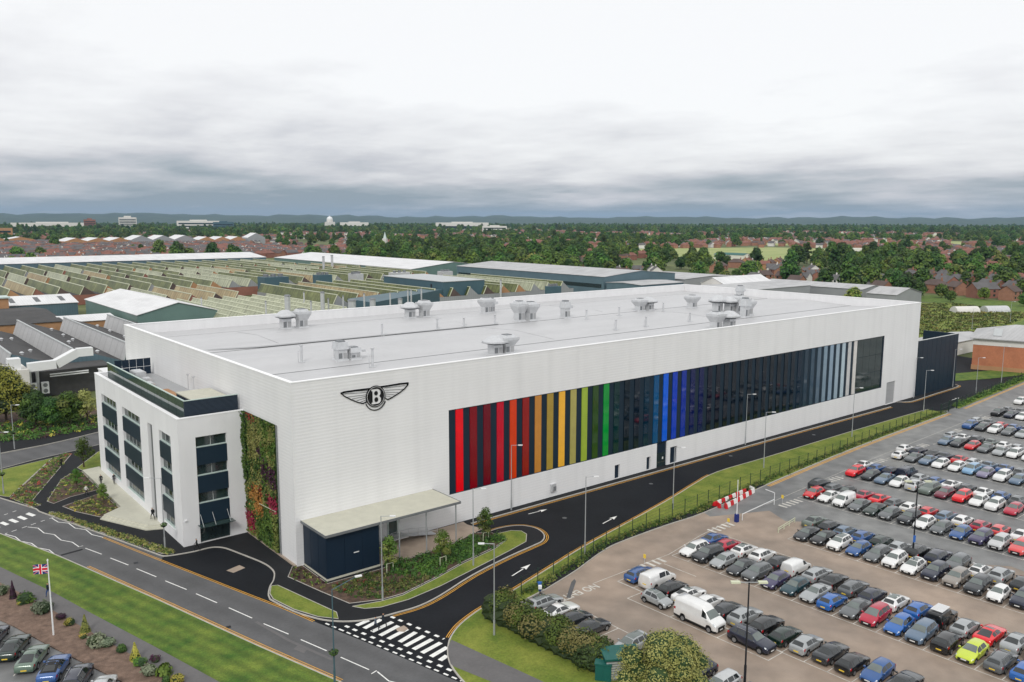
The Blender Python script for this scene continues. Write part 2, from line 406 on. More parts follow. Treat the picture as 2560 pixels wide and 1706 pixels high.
mat('tail_lamp', (.38, .012, .015), rough=.2, var=.05)
mat('plate_white', (.72, .72, .70), rough=.5, var=0)
mat('plate_yellow', (.78, .55, .06), rough=.5, var=0)
mat('dark_trim', (.012, .012, .013), rough=.6, var=.1)
mat('brick', (.31, .155, .10), rough=.85, var=.15, vs=.5, vs2=3., var2=.1)
mat('brick_red', (.27, .12, .085), rough=.85, var=.15, vs=.3)
mat('brick_tan', (.40, .22, .11), rough=.85, var=.12, vs=.4)
mat('tile_brown', (.105, .075, .066), rough=.85, var=.2, vs=.2)
mat('tile_red', (.22, .10, .075), rough=.85, var=.2, vs=.2)
mat('tile_grey', (.12, .115, .115), rough=.85, var=.2, vs=.2)
mat('house_white', (.66, .64, .60), rough=.8, var=.05, vs=.3)
ribbed('shed_blue', (.10, .16, .19), 1.0, axis=0, strength=.4, var=.08)
ribbed('shed_green', (.13, .21, .19), 1.0, axis=1, strength=.4, var=.08)
ribbed('shed_grey', (.30, .31, .32), 1.2, axis=0, strength=.4, var=.06)
ribbed('shed_roof_white', (.72, .72, .72), 1.0, axis=0, strength=.3, var=.05)
ribbed('shed_roof_grey', (.46, .46, .46), 1.0, axis=1, strength=.3, var=.08)
mat('dark_roof', (.055, .053, .052), rough=.8, var=.2, vs=.12, vs2=.8, var2=.15)
mat('north_light_grey', (.40, .40, .40), rough=.5, var=.07, vs=.15, vs2=1.2, var2=.05)
mat('mossy_glazing', (.085, .115, .03), rough=.5, var=.3, vs=.09, c2=(.21, .23, .075), vs2=.6, var2=.2)
mat('pale_glazing', (.42, .44, .30), rough=.5, var=.15, vs=.1)
mat('tan_glazing', (.40, .28, .13), rough=.5, var=.2, vs=.09, c2=(.46, .38, .20))
mat('pale_trim', (.58, .60, .44), rough=.6, var=.08, vs=.3)
mat('steel_blue', (.055, .11, .135), rough=.5, var=.12, vs=.1)
mat('bark', (.07, .05, .035), rough=.95, var=.25, vs=3)
leafmat('leaf_dark', (.022, .058, .014), (.072, .135, .026))
leafmat('leaf_mid', (.042, .100, .014), (.125, .20, .032))
leafmat('leaf_light', (.085, .130, .022), (.210, .235, .060))
leafmat('leaf_olive', (.135, .145, .032), (.31, .30, .10))
leafmat('leaf_grey', (.09, .125, .075), (.24, .28, .18))
leafmat('leaf_yellow', (.28, .24, .03), (.55, .46, .10))
leafmat('leaf_red', (.19, .022, .02), (.42, .06, .05))
leafmat('leaf_crimson', (.20, .015, .035), (.40, .04, .085))
leafmat('leaf_orange', (.32, .13, .025), (.58, .30, .08))
leafmat('leaf_purple', (.035, .012, .025), (.09, .03, .06))
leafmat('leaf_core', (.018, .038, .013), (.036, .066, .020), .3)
mat('barrier_red', (.55, .015, .02), rough=.5, var=.05)
mat('barrier_white', (.78, .77, .74), rough=.5, var=.05)
mat('teal_cabinet', (.008, .10, .085), rough=.5, var=.08)
mat('blue_sign', (.03, .12, .40), rough=.5, var=.05)
mat('flag_blue', (.012, .025, .16), rough=.8, var=0)
mat('flag_white', (.80, .80, .80), rough=.8, var=0)
mat('flag_red', (.60, .012, .03), rough=.8, var=0)
mown('grass', (.959, .283, 0), 1.5, .16)
mown('old_asphalt', (.959, .283, 0), 2.9, .07)
mat('brick_orange', (.43, .165, .085), rough=.85, var=.12, vs=.4, vs2=2.5, var2=.08)
leafmat('leaf_lime', (.15, .19, .02), (.33, .35, .07), .15)
glass('side_glass', (.014, .018, .019), rough=.05, ior=1.6)  # darker copy of the car glass, without the painted sky reflection
for k_ in ('mossy_glazing', 'pale_glazing', 'tan_glazing'):
    grooves(k_, 1, 3.1, .45); streaks(k_, (.3, .9, .05), .35)
grooves('north_light_grey', 1, 6.0, .2); grooves('white_cladding', 0, 6.0, .035)
streaks('white_cladding', (.55, .55, .03), .035); streaks('white_render', (.8, .8, .05), .04); streaks('roof_sheet', (.05, .35, .2), .06); streaks('shed_roof_white', (.25, .06, .2), .12); streaks('shed_roof_grey', (.1, .3, .2), .2)


# ---------------------------------------------------------------- ground, roads, pavements
b = MB()
b.prism([(30000*math.cos(i*math.pi/24), 30000*math.sin(i*math.pi/24)) for i in range(48)], -.12, -.12, sides=False)
ground = b.build('ground', 'earth', kind='structure')
NEAR = [(-31.82,50.46),(-26.9,36.25),(-22.54,23.25),(-21.56,20),(-16.32,1.74),(-11.64,-15.38)]+[(-8.31,-26.84),(-7.44,-30.22)]
FAR_A = [(-27.91,61.45),(-24.47,53.54),(-21.08,44.4)]+[(-20.95,42.88),(-15.84,26.8),(-12.02,14.52)]
FAR_B = [(-12.02,14.52),(-11.53,13.9),(-9.9,13.41),(-8.04,13.15),(-6.32,13.17),(-5.34,12.71),(-4.61,11.55),(-3.89,8.87),(-3.05,5.48)]+[(-2.77,4.07),(-2.62,2.74),(-2.69,1.1),(-3.06,-0.24),(-3.94,-1.93),(-4.86,-3.12),(-5.84,-4.94),(-6.14,-5.96),(-6.19,-6.82),(-5.42,-10.88),(-4.2,-13.99),(-3.18,-15.55),(-1.86,-16.75),(-0.34,-17.6),(1.41,-18.05),(3.34,-18.3),(6.07,-18.48),(9.53,-17.74)]+[(15.68, -15.6), (22.6, -14.0), (27.5, -13.2), (29.6, -12.7), (31.2, -11.2), (31.9, -9), (31.4, -7.1), (30, -5.9), (27.7, -5.4), (25.6, -5.6)]
FAR_B = smooth_line(FAR_B, 3)
FAR = FAR_A+FAR_B[1:]
EDGE = [(-16.32,25.91),(-12.5,12.9),(-7.36,-4.98)]+[(-4.67,-14.42),(-2.63,-21.67),(-0.82,-28.71),(0.58,-34.39)]
road = sheet('main_road', [(-60, 130)]+NEAR+[(0, -60), (16, -60)]+EDGE[:0:-1]+[(-9, 20), (-17, 46), (-46, 130)], 0.0, 'old_asphalt')
sroad = sheet('service_road', EDGE[1:]+[(14, -33), (20, -23), (30, -20), (60, -13), (80, -9.5), (100, -9), (150, -10), (158, -12), (215, -7), (232, -3), (240, 30), (190, 40), (187.5, 1), (150, 1), (0, 1), (0, 17), (-8.4, 16.4), (-11.6, 14.4)], .004, 'new_asphalt')
# raised pavement wrapping the factory corner
PAV = [(-4.27,77.66),(-9.07,75.85),(-10.84,75.36),(-16.54,73.53),(-22,71.06),(-27.08,68.76)]+FAR+[(25.9, -1.35), (33.5, -1.35), (98, -1.4), (147.5, -1.8), (148.2, .6), (.5, .6), (.5, 70)]
pav = raised('pavement', PAV, -.1, .11, 'path_asphalt')
b = MB(); b.ribbon(FAR, .16, .118, h=.2); b.build('kerb', 'kerb', pav)
b = MB(); b.ribbon([(-4.27,77.66),(-9.07,75.85),(-10.84,75.36),(-16.54,73.53),(-22,71.06),(-27.08,68.76)], .16, .118, h=.2); b.build('kerb', 'kerb', pav)
b = MB(); b.ribbon([(25.9, -1.35), (33.5, -1.35), (98, -1.4), (147.5, -1.8)], .16, .118, h=.2); b.build('kerb', 'kerb', pav)
# pavement and apron past the loading door
FP2 = smooth_line([(153.4, .2), (155.5, -1.6), (158.5, -2.1), (170, -1.6), (184, -1.1), (186.8, .2), (187.2, 2.6), (186, 5)], 5)
pv2 = raised('far_pavement', FP2+[(160, 6), (153, 3)], -.1, .11, 'path_asphalt')
b = MB(); b.ribbon(FP2, .16, .118, h=.2); b.build('kerb', 'kerb', pv2)
def patch(name, poly, m, z=.125, edge=True):
    o = raised(name, poly, .09, z, m)
    if edge:
        b = MB(); b.ribbon(poly+[poly[0]], .1, z+.012, h=.05); b.build('edging', 'kerb', o)
    return o
patch('lawn', [(-26.31,68.68),(-22.14,70.1),(-13.69,72.76),(-16.1,67.72),(-20.74,58.18),(-23.3,52.93),(-24.32,54.56),(-27.15,61.55)], 'lawn')
BED1 = [(-13.62,72.69),(-11,74.55),(-10.23,73.65),(-20.95,48.54),(-20.25,45.61),(-21.34,45.42),(-23.24,52.35),(-20.7,57.93),(-16.06,67.44)]
patch('planting_bed', BED1, 'soil', .13)
BED2 = [(-19.12,47.06),(-15.03,57.83),(-13.21,60.25),(-11.35,60.6),(-11.47,48.21),(-15.94,47),(-18.57,45.2)]
patch('planting_bed', BED2, 'soil', .13)
BED3 = [(-17.78,42.99),(-11.64,46.11),(-11.29,36.08)]+[(-14.23,33.82),(-16.75,39.19)]
patch('planting_bed', BED3, 'soil', .13)
patch('lawn', [(-11.44,63.39),(-6.21,71.83),(-5.2,72.94),(-8.28,60.18),(-11.05,60.77)], 'lawn')
HEDGE = [(-19.56,41.46),(-10.38,15.18),(-10.61,13.98),(-11.76,14.91),(-20.03,40.48)]
patch('planting_bed', HEDGE, 'soil', .13)
patch('lawn', [(-4.76,-3.2),(-4.06,-3.46),(-1.91,-14.11),(-2.47,-15.62),(-3.96,-13.77),(-5.25,-10.51),(-5.98,-6.63),(-5.71,-5.05)], 'lawn')
BED5 = [(-0.41,0.44),(0.71,0.04),(0.74,-6.81),(8,-7.11),(10.52,-6.59)]+[(11, -6.6), (15.5, -6.3), (20, -5.9), (24, -4.6), (26, -6.2)]+[(26.02,-9.31)]+[(23.24,-10.46),(16.95,-11.78),(11.71,-13.4),(6.26,-14.73),(3.51,-14.49),(0.25,-13.08),(-0.85,-8.31),(-2.11,-2.03)]
patch('planting_bed', BED5, 'soil', .13)
patch('lawn', [(0.13,-13.94),(0.95,-15.29),(2.54,-16.14),(5.92,-16.44),(10.88,-15.77),(16.73,-14.38),(23.88,-12.64)]+[(27.6, -11.6), (29.4, -9.6), (29.6, -8.2), (28.6, -7.2), (26.3, -6.9)]+[(25.77,-9.61)]+[(22.89,-10.9),(16.65,-12.19),(11.45,-13.78),(6.03,-15.09),(3.3,-14.85)], 'lawn', .127)
patch('paved_yard', [(8.4, -.2), (25.4, -.2), (25.2, -1.5), (26.0, -4.2), (20, -5.7), (15.5, -6.1), (11, -6.4), (8.4, -6.2)], 'tan_paving', .122, False)
# terrace with steps
TE = [(-11.35,59.8),(-11.27,46.99),(-11.29,36.08)]+[(-14.2,33.91),(-10.35,25.25),(-8.71,24.58)]
for i, g in enumerate((0., .42, .84)):
    ctr = Vector((-9.5, 30))
    T = [TE[0], TE[1], TE[2]]+[(p[0]-g*.75, p[1]-g*.65) for p in TE[3:5]]+[(TE[5][0], TE[5][1]-g*1.1), (-8.6, 24.2-g), (-8.6, 60.3)]
    b = MB(); b.prism(T, .05, .56-.15*i); o = b.build('terrace' if i == 0 else 'step', 'terrace_stone', None if i == 0 else terr, kind='structure' if i == 0 else None)
    if i == 0: terr = o
# left side road with its pavement
lr = sheet('side_road', [(-25.7,81.07),(-20.44,82.14),(-12.97,83.63),(-8.04,85.38),(-1.8,88.11),(6.99,90.61)]+[(12, 95), (2, 80)]+[(-4.37,77.23),(-9.14,75.53),(-10.9,75.04),(-16.6,73.21),(-22.04,70.76),(-27.12,68.48)], .004, 'old_asphalt')
PL = [(-25.65,81.48),(-20.39,82.48),(-12.92,83.89),(-8,85.56),(-1.76,88.3)]
lp = raised('far_path', PL+[(-0.64,93.05),(-8.45,91.18),(-13.58,90.9),(-18.97,92.57),(-24.33,93.27)], -.1, .11, 'path_asphalt')
b = MB(); b.ribbon(PL, .16, .118, h=.2); b.build('kerb', 'kerb', lp)
raised('shrubbery_soil', [(-0.76,92.55),(-8.55,90.7),(-13.66,90.43),(-19.04,92.1),(-24.38,92.8),(-21.22,120.94),(4.42,114.48)], -.1, .10, 'soil')
# near verge, footpath, mulch bed, staff parking at the lower left
verge = raised('grass_verge', NEAR+[(-3, -52), (-9, -52)]+[(-16.91,-20.45),(-19.62,-9.81),(-22.89,2.44),(-25.03,10.88),(-28.72,23.33),(-33.05,37.42)], -.1, .11, 'grass')
b = MB(); b.ribbon(NEAR, .16, .118, h=.2); b.build('kerb', 'kerb', verge)
raised('footpath', [(-33.05,37.42),(-28.72,23.33),(-25.03,10.88),(-22.89,2.44),(-19.62,-9.81),(-16.91,-20.45)]+[(-9, -52), (-12.5, -52)]+[(-19.34,-18.72),(-22.35,-8.38),(-25.15,2.49),(-26.64,8.16),(-29.46,18.12),(-33.55,32.14)], -.1, .105, 'grey_path')
raised('mulch_bed', [(-33.55,32.14),(-29.46,18.12),(-26.64,8.16),(-25.15,2.49),(-22.35,-8.38),(-19.34,-18.72)]+[(-12.5, -52), (-22, -52)]+[(-23.47,-16.3),(-24.42,-13.16),(-27.84,-2.82),(-30.06,4.58),(-30.99,7.21),(-34.83,18.51)], -.1, .10, 'mulch')
sheet('staff_parking', [(-34.64,20.58),(-30.83,8.37),(-27.67,-1.96),(-24.21,-12.34),(-22.41,-17.62)]+[(-22, -60), (-60, -60), (-60, 30)], .002, 'lot_far_asphalt')
# right-hand verge between service road and car park
RK = [(0.71,-34.73),(1.07,-32.83),(1.61,-30.98),(2.35,-29.47),(3.33,-28.07),(4.7,-26.59),(7.14,-24.93),(10.66,-23.55),(14.02,-22.81)]+[(16.4, -22.2), (26.4, -19.4), (33, -17.6), (47, -14.5), (58, -11.9), (65.8, -9.8), (74, -8.1), (88.5, -8.2), (118, -8.1), (148, -8.4), (151, -8.8)]
RK = smooth_line(RK, 4)
LK = [(14.4, -45), (14.2, -40), (13.8, -30), (14.6, -25.6), (19.8, -24.2), (25.8, -22.7), (29.5, -21.5), (33, -20.4), (37, -19.6), (46.8, -19.3), (55.8, -19.4), (74, -17.6), (107.5, -15.0), (151, -13.2)]
LK = smooth_line(LK, 4)
rv = raised('roadside_verge', RK+LK[::-1]+[(0, -60), (-2, -50)], -.1, .11, 'lawn')
b = MB(); b.ribbon(RK, .16, .118, h=.2); b.build('kerb', 'kerb', rv)
b = MB(); b.ribbon(LK[12:], .2, .118, h=.2); b.build('kerb', 'kerb', rv)
raised('corner_path', [(2.37,-29.49),(3.33,-28.07),(4.41,-27.09),(5.87,-35.21),(6.67,-39.8),(3.16,-39.27),(2.72,-35.79),(1.6,-31.55),(1.61,-30.98)], .09, .122, 'grey_path')
# dark strip of path on the car park side of the fence
raised('fence_path', LK[16:45]+[(p[0], p[1]+1.3) for p in LK[16:45]][::-1], .09, .119, 'path_asphalt')
# verge and road beyond the gate
raised('far_verge', [(158, -12.6), (200, -9.6), (214, -8.5), (214, -6.3), (196, -7), (160, -10.2)], -.1, .11, 'lawn')
raised('bank', [(192, 3), (203, -1.5), (214, -4.6), (232, -6), (232, -1), (214, 4.5), (196, 10)], -.1, .12, 'grass')
# car park
lot = sheet('car_park', LK+[(158, -12.9), (215, -8.6), (300, -8), (300, -130), (2, -130), (2, -50)], .002, 'lot_asphalt')
sheet('car_park_resurfacing', [(56, -18.5), (60, -18), (110, -14), (215, -8.4), (300, -8), (300, -130), (92, -130), (74, -86), (66, -70), (70, -56), (61, -46), (67, -34), (62, -29), (64, -25), (55, -21)], .006, 'lot_far_asphalt')

# ---------------------------------------------------------------- painted markings (parts of the road they lie on)
def lines(name, segs, wd, m, parent, z=.010):
    b = MB()
    for s in segs: b.ribbon(s, wd, z)
    return b.build(name, m, parent)
def dashed(name, pts, wd, dash, gap, m, parent, z=.010):
    b = MB()
    tot = sum((Vector(q)-Vector(p)).length for p, q in zip(pts, pts[1:])); n = int(tot/(dash+gap))
    for k in range(n+1):
        seg = [p for p, _ in walk(pts, .15)]
        i0 = int(k*(dash+gap)/.15); i1 = int((k*(dash+gap)+dash)/.15)
        s = seg[i0:i1+1]
        if len(s) > 1: b.ribbon([tuple(s[0]), tuple(s[-1])], wd, z)
    return b.build(name, m, parent)
CL = [[(-18.98,23.4),(-17.82,19.89)], [(-17.27,17.86),(-16.1,14.07)], [(-15.62,12.27),(-14.45,8.23)], [(-13.96,6.36),(-12.77,2.34)], [(-12.29,0.53),(-11.24,-3.32)], [(-10.66,-5.35),(-9.6,-9.39)], [(-9.14,-11.37),(-8.04,-15.24)], [(-7.55,-17.11),(-6.52,-20.87)], [(-6.02,-22.88),(-5,-26.71)]]
lines('centre_line', CL, .13, 'white_paint', road)
ZZ = [[(-20.1,38.96),(-19.68,36.35),(-18.63,34.94),(-18.35,32.25),(-17.32,30.61),(-17.12,28.09),(-16.16,26.03)], [(-23.43,36.9),(-22.39,35.51),(-22.11,32.9),(-21.13,31.33),(-20.86,28.57),(-19.84,26.76),(-19.53,24.47),(-19,24.51)], [(-26.38,35.83),(-25.45,33.79),(-25.16,31.54),(-24.17,29.76),(-23.84,27.56),(-22.82,25.79),(-22.49,23.21)], [(-4.56,-27.52),(-4.56,-29.62),(-4.01,-30.67)], [(-5.21,-27.5),(-4.51,-27.31)]]
lines('zigzag_line', ZZ, .13, 'white_paint', road)
for q in ([(-22.74,43.02),(-22.12,41.22),(-21.57,41.6),(-22.18,43.52)], [(-23.93,42.33),(-23.32,40.35),(-22.79,40.72),(-23.38,42.71)], [(-25.14,41.77),(-24.52,39.81),(-23.97,40.09),(-24.56,42.04)], [(-26.31,41.2),(-25.78,39.5),(-25.22,39.82),(-25.78,41.55)], [(-27.51,40.45),(-26.92,38.9),(-26.41,39.25),(-26.95,40.83)]):
    b = MB(); b.prism(q, .01, .01, sides=False); b.build('crossing_stripe', 'white_paint', road)
dashed('crossing_dash', [(-19.81,39.01),(-26.44,35.87)], .13, .7, .7, 'white_paint', road)
dashed('crossing_dash', [(-23.5,45.54),(-26.51,43.85)], .13, .7, .7, 'white_paint', road)
for q in ([(-1.57,-18.03),(0,-17.81)], [(-1.26,-19.11),(1.16,-18.49)], [(-1,-20.27),(1.84,-19.75)], [(-0.75,-21.52),(1.87,-20.91)], [(-0.47,-22.69),(2.21,-22.11)], [(0.13,-23.96),(2.55,-23.27)], [(0.11,-25.03),(2.8,-24.46)], [(0.42,-26.13),(3.05,-25.6)], [(0.7,-27.26),(3.35,-26.75)], [(1,-28.43),(3.33,-27.92)], [(1.28,-29.59),(2.36,-29.27)]):
    b = MB(); b.ribbon(q, .56, .012); b.build('crossing_stripe', 'white_paint', sroad)
b = MB(); b.prism([(1.31,-21.29),(2.36,-21.21),(2.34,-22.12),(1.64,-22.47),(1.13,-21.9)], .014, .014, sides=False); b.build('worn_patch', 'tan_paving', sroad)
dashed('give_way_dash', [(-3.93,-15.49),(0.8,-34.08)], .22, .62, .5, 'white_paint', sroad)
dashed('give_way_dash', [(-2.56,-17.32),(1.09,-31.9)], .34, .62, .7, 'white_paint', sroad)
dashed('give_way_dash', [(2.34,-18.57),(4.04,-26.35)], .34, .62, .7, 'white_paint', sroad)
def yellow(pts, parent, o1=.32, o2=.55, z=.011, wd=.09):
    b = MB(); b.ribbon(pts, wd, z, off=o1); b.ribbon(pts, wd, z, off=o2); return b.build('double_yellow_line', 'yellow_paint', parent)
FY = [p for p in FAR_A+FAR_B if False]
yellow(smooth_line([(-16.07,26.11),(-12.4,13.26),(-7.21,-4.63)]+[(-5.78,-9.41),(-4.59,-14.26)], 3), sroad, .0, -.24, .011)
yellow([(-20.52,16.7),(-16.34,1.68),(-11.65,-15.42)]+[(-8.33,-26.87)], road, .3, .54)
i0 = min(range(len(FAR_B)), key=lambda i: abs(FAR_B[i][0]-2.4)+abs(FAR_B[i][1]+18.2))
yellow(FAR_B[i0:], sroad, -.3, -.54)
j0 = min(range(len(RK)), key=lambda i: abs(RK[i][0]-4.6)+abs(RK[i][1]+26.6)); j1 = min(range(len(RK)), key=lambda i: abs(RK[i][0]-74))
yellow(RK[j0:j1], sroad, .28, .5)
yellow([(25.9, -1.35), (33.5, -1.35), (98, -1.4), (147.2, -1.8)], sroad, -.3, -.54)
yellow(FP2[3:], sroad, -.3, -.54)
yellow(LK[44:], lot, -.35, -.72, wd=.18)
yellow([(159, -12.9), (200, -9.9), (205, -9.6)], lot, -.35, -.72, wd=.18)
def arrow(p, q, parent, wd=.16, name='lane_arrow'):
    p = Vector(p); q = Vector(q); d = (q-p); ln = d.length; d /= ln; n = Vector((-d.y, d.x)); b = MB()
    m = p+d*ln*.6
    b.face([(*(p-n*wd/2), .011), (*(m-n*wd/2), .011), (*(m+n*wd/2), .011), (*(p+n*wd/2), .011)])
    b.face([(*(m-n*.42), .011), (*q, .011), (*(m+n*.42), .011), (*(m+d*.25), .011)])
    b.build(name, 'white_paint', parent)
arrow(*[(34.95,-3.43),(38.45,-3.66)], sroad); arrow(*[(40.71,-13.14),(44.57,-12.25)], sroad); arrow(*[(19.32,-18.75),(23.37,-17.49)], sroad); arrow(*[(166.49,-7.41),(170.8,-7.31)], sroad)
# drain gratings and repair patches
for p_ in ([(-15.17,14.18)][0], [(-12.36,-9.76)][0], [(-10.06,-19.69)][0], [(-24.01,27.7)][0]):
    b = MB(); b.prism([(p_[0]-.3, p_[1]-.25), (p_[0]+.2, p_[1]-.3), (p_[0]+.3, p_[1]+.25), (p_[0]-.2, p_[1]+.3)], .008, .008, sides=False); b.build('drain_grating', 'black_metal', road)
b = MB(); b.ribbon([(-22,22.81),(-19.35,23.22)], .5, .006); b.build('repair_patch', 'path_asphalt', road)
b = MB(); b.prism([(-8.36,-18.03),(-7.96,-19.43),(-8.51,-19.86),(-8.97,-18.44)], .006, .006, sides=False); b.build('repair_patch', 'grey_path', road)
b = MB(); b.ribbon([(-9.6,-10.43)]+[(-8.58,-16.42),(-6.9,-22.78)], .35, .0062); b.build('repair_patch', 'grey_path', road)
for p_ in ((60, -5.2), (84, -3.4), (110, -4.6), (38, -8)):
    b = MB(); b.cyl((p_[0], p_[1], 0), (p_[0], p_[1], .010), .35, .35, 12); b.build('manhole_cover', 'gutter', sroad)
for p_ in ((47.5, -30), (64.5, -38), (80.5, -30), (34, -44), (97, -34), (22.5, -44.5)):
    b = MB(); b.cyl((p_[0], p_[1], 0), (p_[0], p_[1], .011), .35, .35, 12); b.build('manhole_cover', 'gutter', lot)
b = MB(); b.prism([(-7.16,4.72),(-5.28,5.32),(-5.02,4.04),(-6.75,3.48)], .009, .009, sides=False); b.build('concrete_patch', 'tan_paving', sroad)
# NO ENTRY on the car park lane
def ground_text(txt, loc, rz, size, m, parent, sx=1.):
    c = bpy.data.curves.new('lettering', 'FONT'); c.body = txt; c.size = size; c.align_x = 'CENTER'; c.align_y = 'CENTER'; c.offset = .02
    c.materials.append(MATS[m]); o = bpy.data.objects.new('lettering', c); COL.objects.link(o); o.parent = parent
    o.location = loc; o.rotation_euler = (0, 0, rz); o.scale = (sx, 1, 1); return o

lot_text = ground_text('NO ENTRY', (*(22,-27.1), .014), math.pi, 1.75, 'worn_white', lot, .82)
sheet('repair_strip', [(24.65,-24.18),(24.34,-24.8),(20.67,-27.69),(20.43,-27.27),(23.77,-24.57)], .016, 'old_asphalt', lot)

# ---------------------------------------------------------------- the white factory
LEN, DEP, HT = 162.9, 72.6, 23.4
fac = thing('factory_building', 'huge white ribbed factory hall with a long band of coloured glazed fins', 'factory')
b = MB()
HOLES = [(23.2, 146.0, 4.5, 16.75), (67.3, 70.0, .1, 4.5), (56.8, 58.0, .15, 2.5), (64.7, 65.7, .15, 2.45), (70.9, 72.8, .15, 3.15), (148.4, 152.6, .1, 5.35)]
wallgrid(b, (0, 0, 0), (1, 0, 0), (0, -1, 0), 0, LEN, 0, HT, HOLES, .35)
b.build('front_wall', 'white_cladding', fac)
b = MB(); wallgrid(b, (0, DEP, 0), (0, -1, 0), (-1, 0, 0), 0, DEP, 0, HT, [], .3); b.build('side_wall', 'white_cladding', fac)
b = MB(); wallgrid(b, (LEN, 0, 0), (0, 1, 0), (1, 0, 0), 0, DEP, 0, HT, [], .3); b.build('end_wall', 'white_cladding', fac)
b = MB(); wallgrid(b, (LEN, DEP, 0), (-1, 0, 0), (0, 1, 0), 0, LEN, 0, HT, [], .3); b.build('rear_wall', 'white_cladding', fac)
# inner faces of the parapet and the white coping on top
T = .45
for nm, bx in (('parapet', (T, LEN-T, T-.02, T, 20.6, HT)), ('parapet', (T, LEN-T, DEP-T, DEP-T+.02, 20.6, HT)), ('parapet', (T-.02, T, T, DEP-T, 20.6, HT)), ('parapet', (LEN-T, LEN-T+.02, T, DEP-T, 20.6, HT))):
    b = MB(); b.box(*bx); b.build(nm, 'white_render', fac)
for bx in ((-.06, LEN+.06, -.06, T+.06), (-.06, LEN+.06, DEP-T-.06, DEP+.06)):
    b = MB(); b.box(*bx, HT, HT+.12); b.build('coping', 'coping', fac)
for bx in ((-.06, T+.06, T+.06, DEP-T-.06), (LEN-T-.06, LEN+.06, T+.06, DEP-T-.06)):
    b = MB(); b.box(*bx, HT, HT+.12); b.build('coping', 'coping', fac)
b = MB(); b.box(34.9, 35.05, DEP-T-.05, DEP-T-.02, 20.6, HT); b.build('downpipe', 'galv_dark', fac)
# roof: three shallow folds with gutters in the valleys
prof = [(T, 22.05), (17.6, 21.3), (30, 21.9), (42.5, 21.3), (54.5, 21.9), (66.3, 21.3), (DEP-T, 21.55)]
b = MB()
for (y0, z0), (y1, z1) in zip(prof, prof[1:]):
    nx = 9
    for i in range(nx):
        x0 = T+(LEN-2*T)*i/nx; x1 = T+(LEN-2*T)*(i+1)/nx
        b.face([(x0, y0, z0), (x1, y0, z0), (x1, y1, z1), (x0, y1, z1)])
roof = b.build('roof', 'roof_sheet', fac)
for y in (17.6, 42.5, 66.3):
    b = MB(); b.box(T+.3, LEN-T-.3, y-.14, y+.14, 21.25, 21.33); b.build('gutter', 'gutter' if y < 60 else 'roof_grey', roof)
b = MB(); b.prism([(4.5, 46.6), (14, 43.9), (66, 43.3), (66, 42.75), (14, 42.75), (6, 44.6)], 21.42, 21.46); b.build('membrane_strip', 'roof_grey', roof)  # tapering darker grey membrane strip beside the middle valley
for x, y0, y1 in ((18.3, 45.2, 64), (60, 46, 65), (100, 46, 65), (60, 19, 41), (110, 19, 41)):
    b = MB()
    for ya, yb in ((y0, (y0+y1)/2), ((y0+y1)/2, y1)):
        za = 21.3+.6*(1-abs(((ya-17.6) % 24.6)/12.3-1)); zb = 21.3+.6*(1-abs(((yb-17.6) % 24.6)/12.3-1))
        b.bar((x, ya, za+.02), (x, yb, zb+.02), .07, .03)
    b.build('sheet_joint', 'roof_grey', roof)
def roofz(y):
    for (y0, z0), (y1, z1) in zip(prof, prof[1:]):
        if y0 <= y <= y1: return z0+(z1-z0)*(y-y0)/(y1-y0)
    return 21.5
# rooftop cowls and pipes, each a part of the hall
def sq(b, x, y, z0, z1, h0, h1, mi=0):
    """square frustum, half-width h0 at z0 and h1 at z1"""
    p = [(x-h0, y-h0, z0), (x+h0, y-h0, z0), (x+h0, y+h0, z0), (x-h0, y+h0, z0)]; q = [(x-h1, y-h1, z1), (x+h1, y-h1, z1), (x+h1, y+h1, z1), (x-h1, y+h1, z1)]
    for i in range(4): b.face([p[i], p[(i+1) % 4], q[(i+1) % 4], q[i]], mi)
    b.face(q, mi); b.face(p[::-1], mi)
def cowl(x, y, h, kind, s=1.):
    z = roofz(y)-.05
    b = MB(); sq(b, x, y, z, z+.25, 1.0*s, .95*s)
    sq(b, x, y, z+.25, z+h*.6, .78*s, .78*s)
    o = b.build('roof_vent', 'galv', fac)
    c = MB()
    if kind == 'm':      # wide flat hat, gap below; underside shade put into the dark flange colour
        sq(c, x, y, z+h*.54, z+h*.62, .8*s, 1.5*s, 1); c.cyl((x, y, z+h*.66), (x, y, z+h*.74), 1.95*s, 1.95*s, 8, 0); c.cyl((x, y, z+h*.74), (x, y, z+h*.98), 1.9*s, .7*s, 8, 0)
        sq(c, x, y, z+h*.62, z+h*.66, 1.2*s, 1.2*s, 1)
    elif kind == 'p':    # flared square hopper
        sq(c, x, y, z+h*.42, z+h*.74, .8*s, 1.32*s); sq(c, x, y, z+h*.74, z+h*.86, 1.32*s, 1.32*s); sq(c, x, y, z+h*.86, z+h*.97, 1.0*s, .8*s); sq(c, x, y, z+h*.97, z+h, .55*s, .55*s, 1)
    else:                # shouldered box with side spout
        sq(c, x, y, z+h*.58, z+h*.95, 1.0*s, .85*s); c.box(x+.7*s, x+1.9*s, y-.5*s, y+.5*s, z+h*.55, z+h*.72); sq(c, x, y, z+h*.95, z+h*1.02, .6*s, .5*s, 1)
    c.build('cowl', ['galv', 'galv_dark'], o)
    for sx in (-1, 1):
        d = MB(); d.box(x+sx*.4*s-.3*s, x+sx*.4*s+.3*s, y-.81*s, y-.78*s, z+.4, z+h*.40); d.build('access_hatch', 'galv_dark' if sx < 0 else 'roof_grey', o)
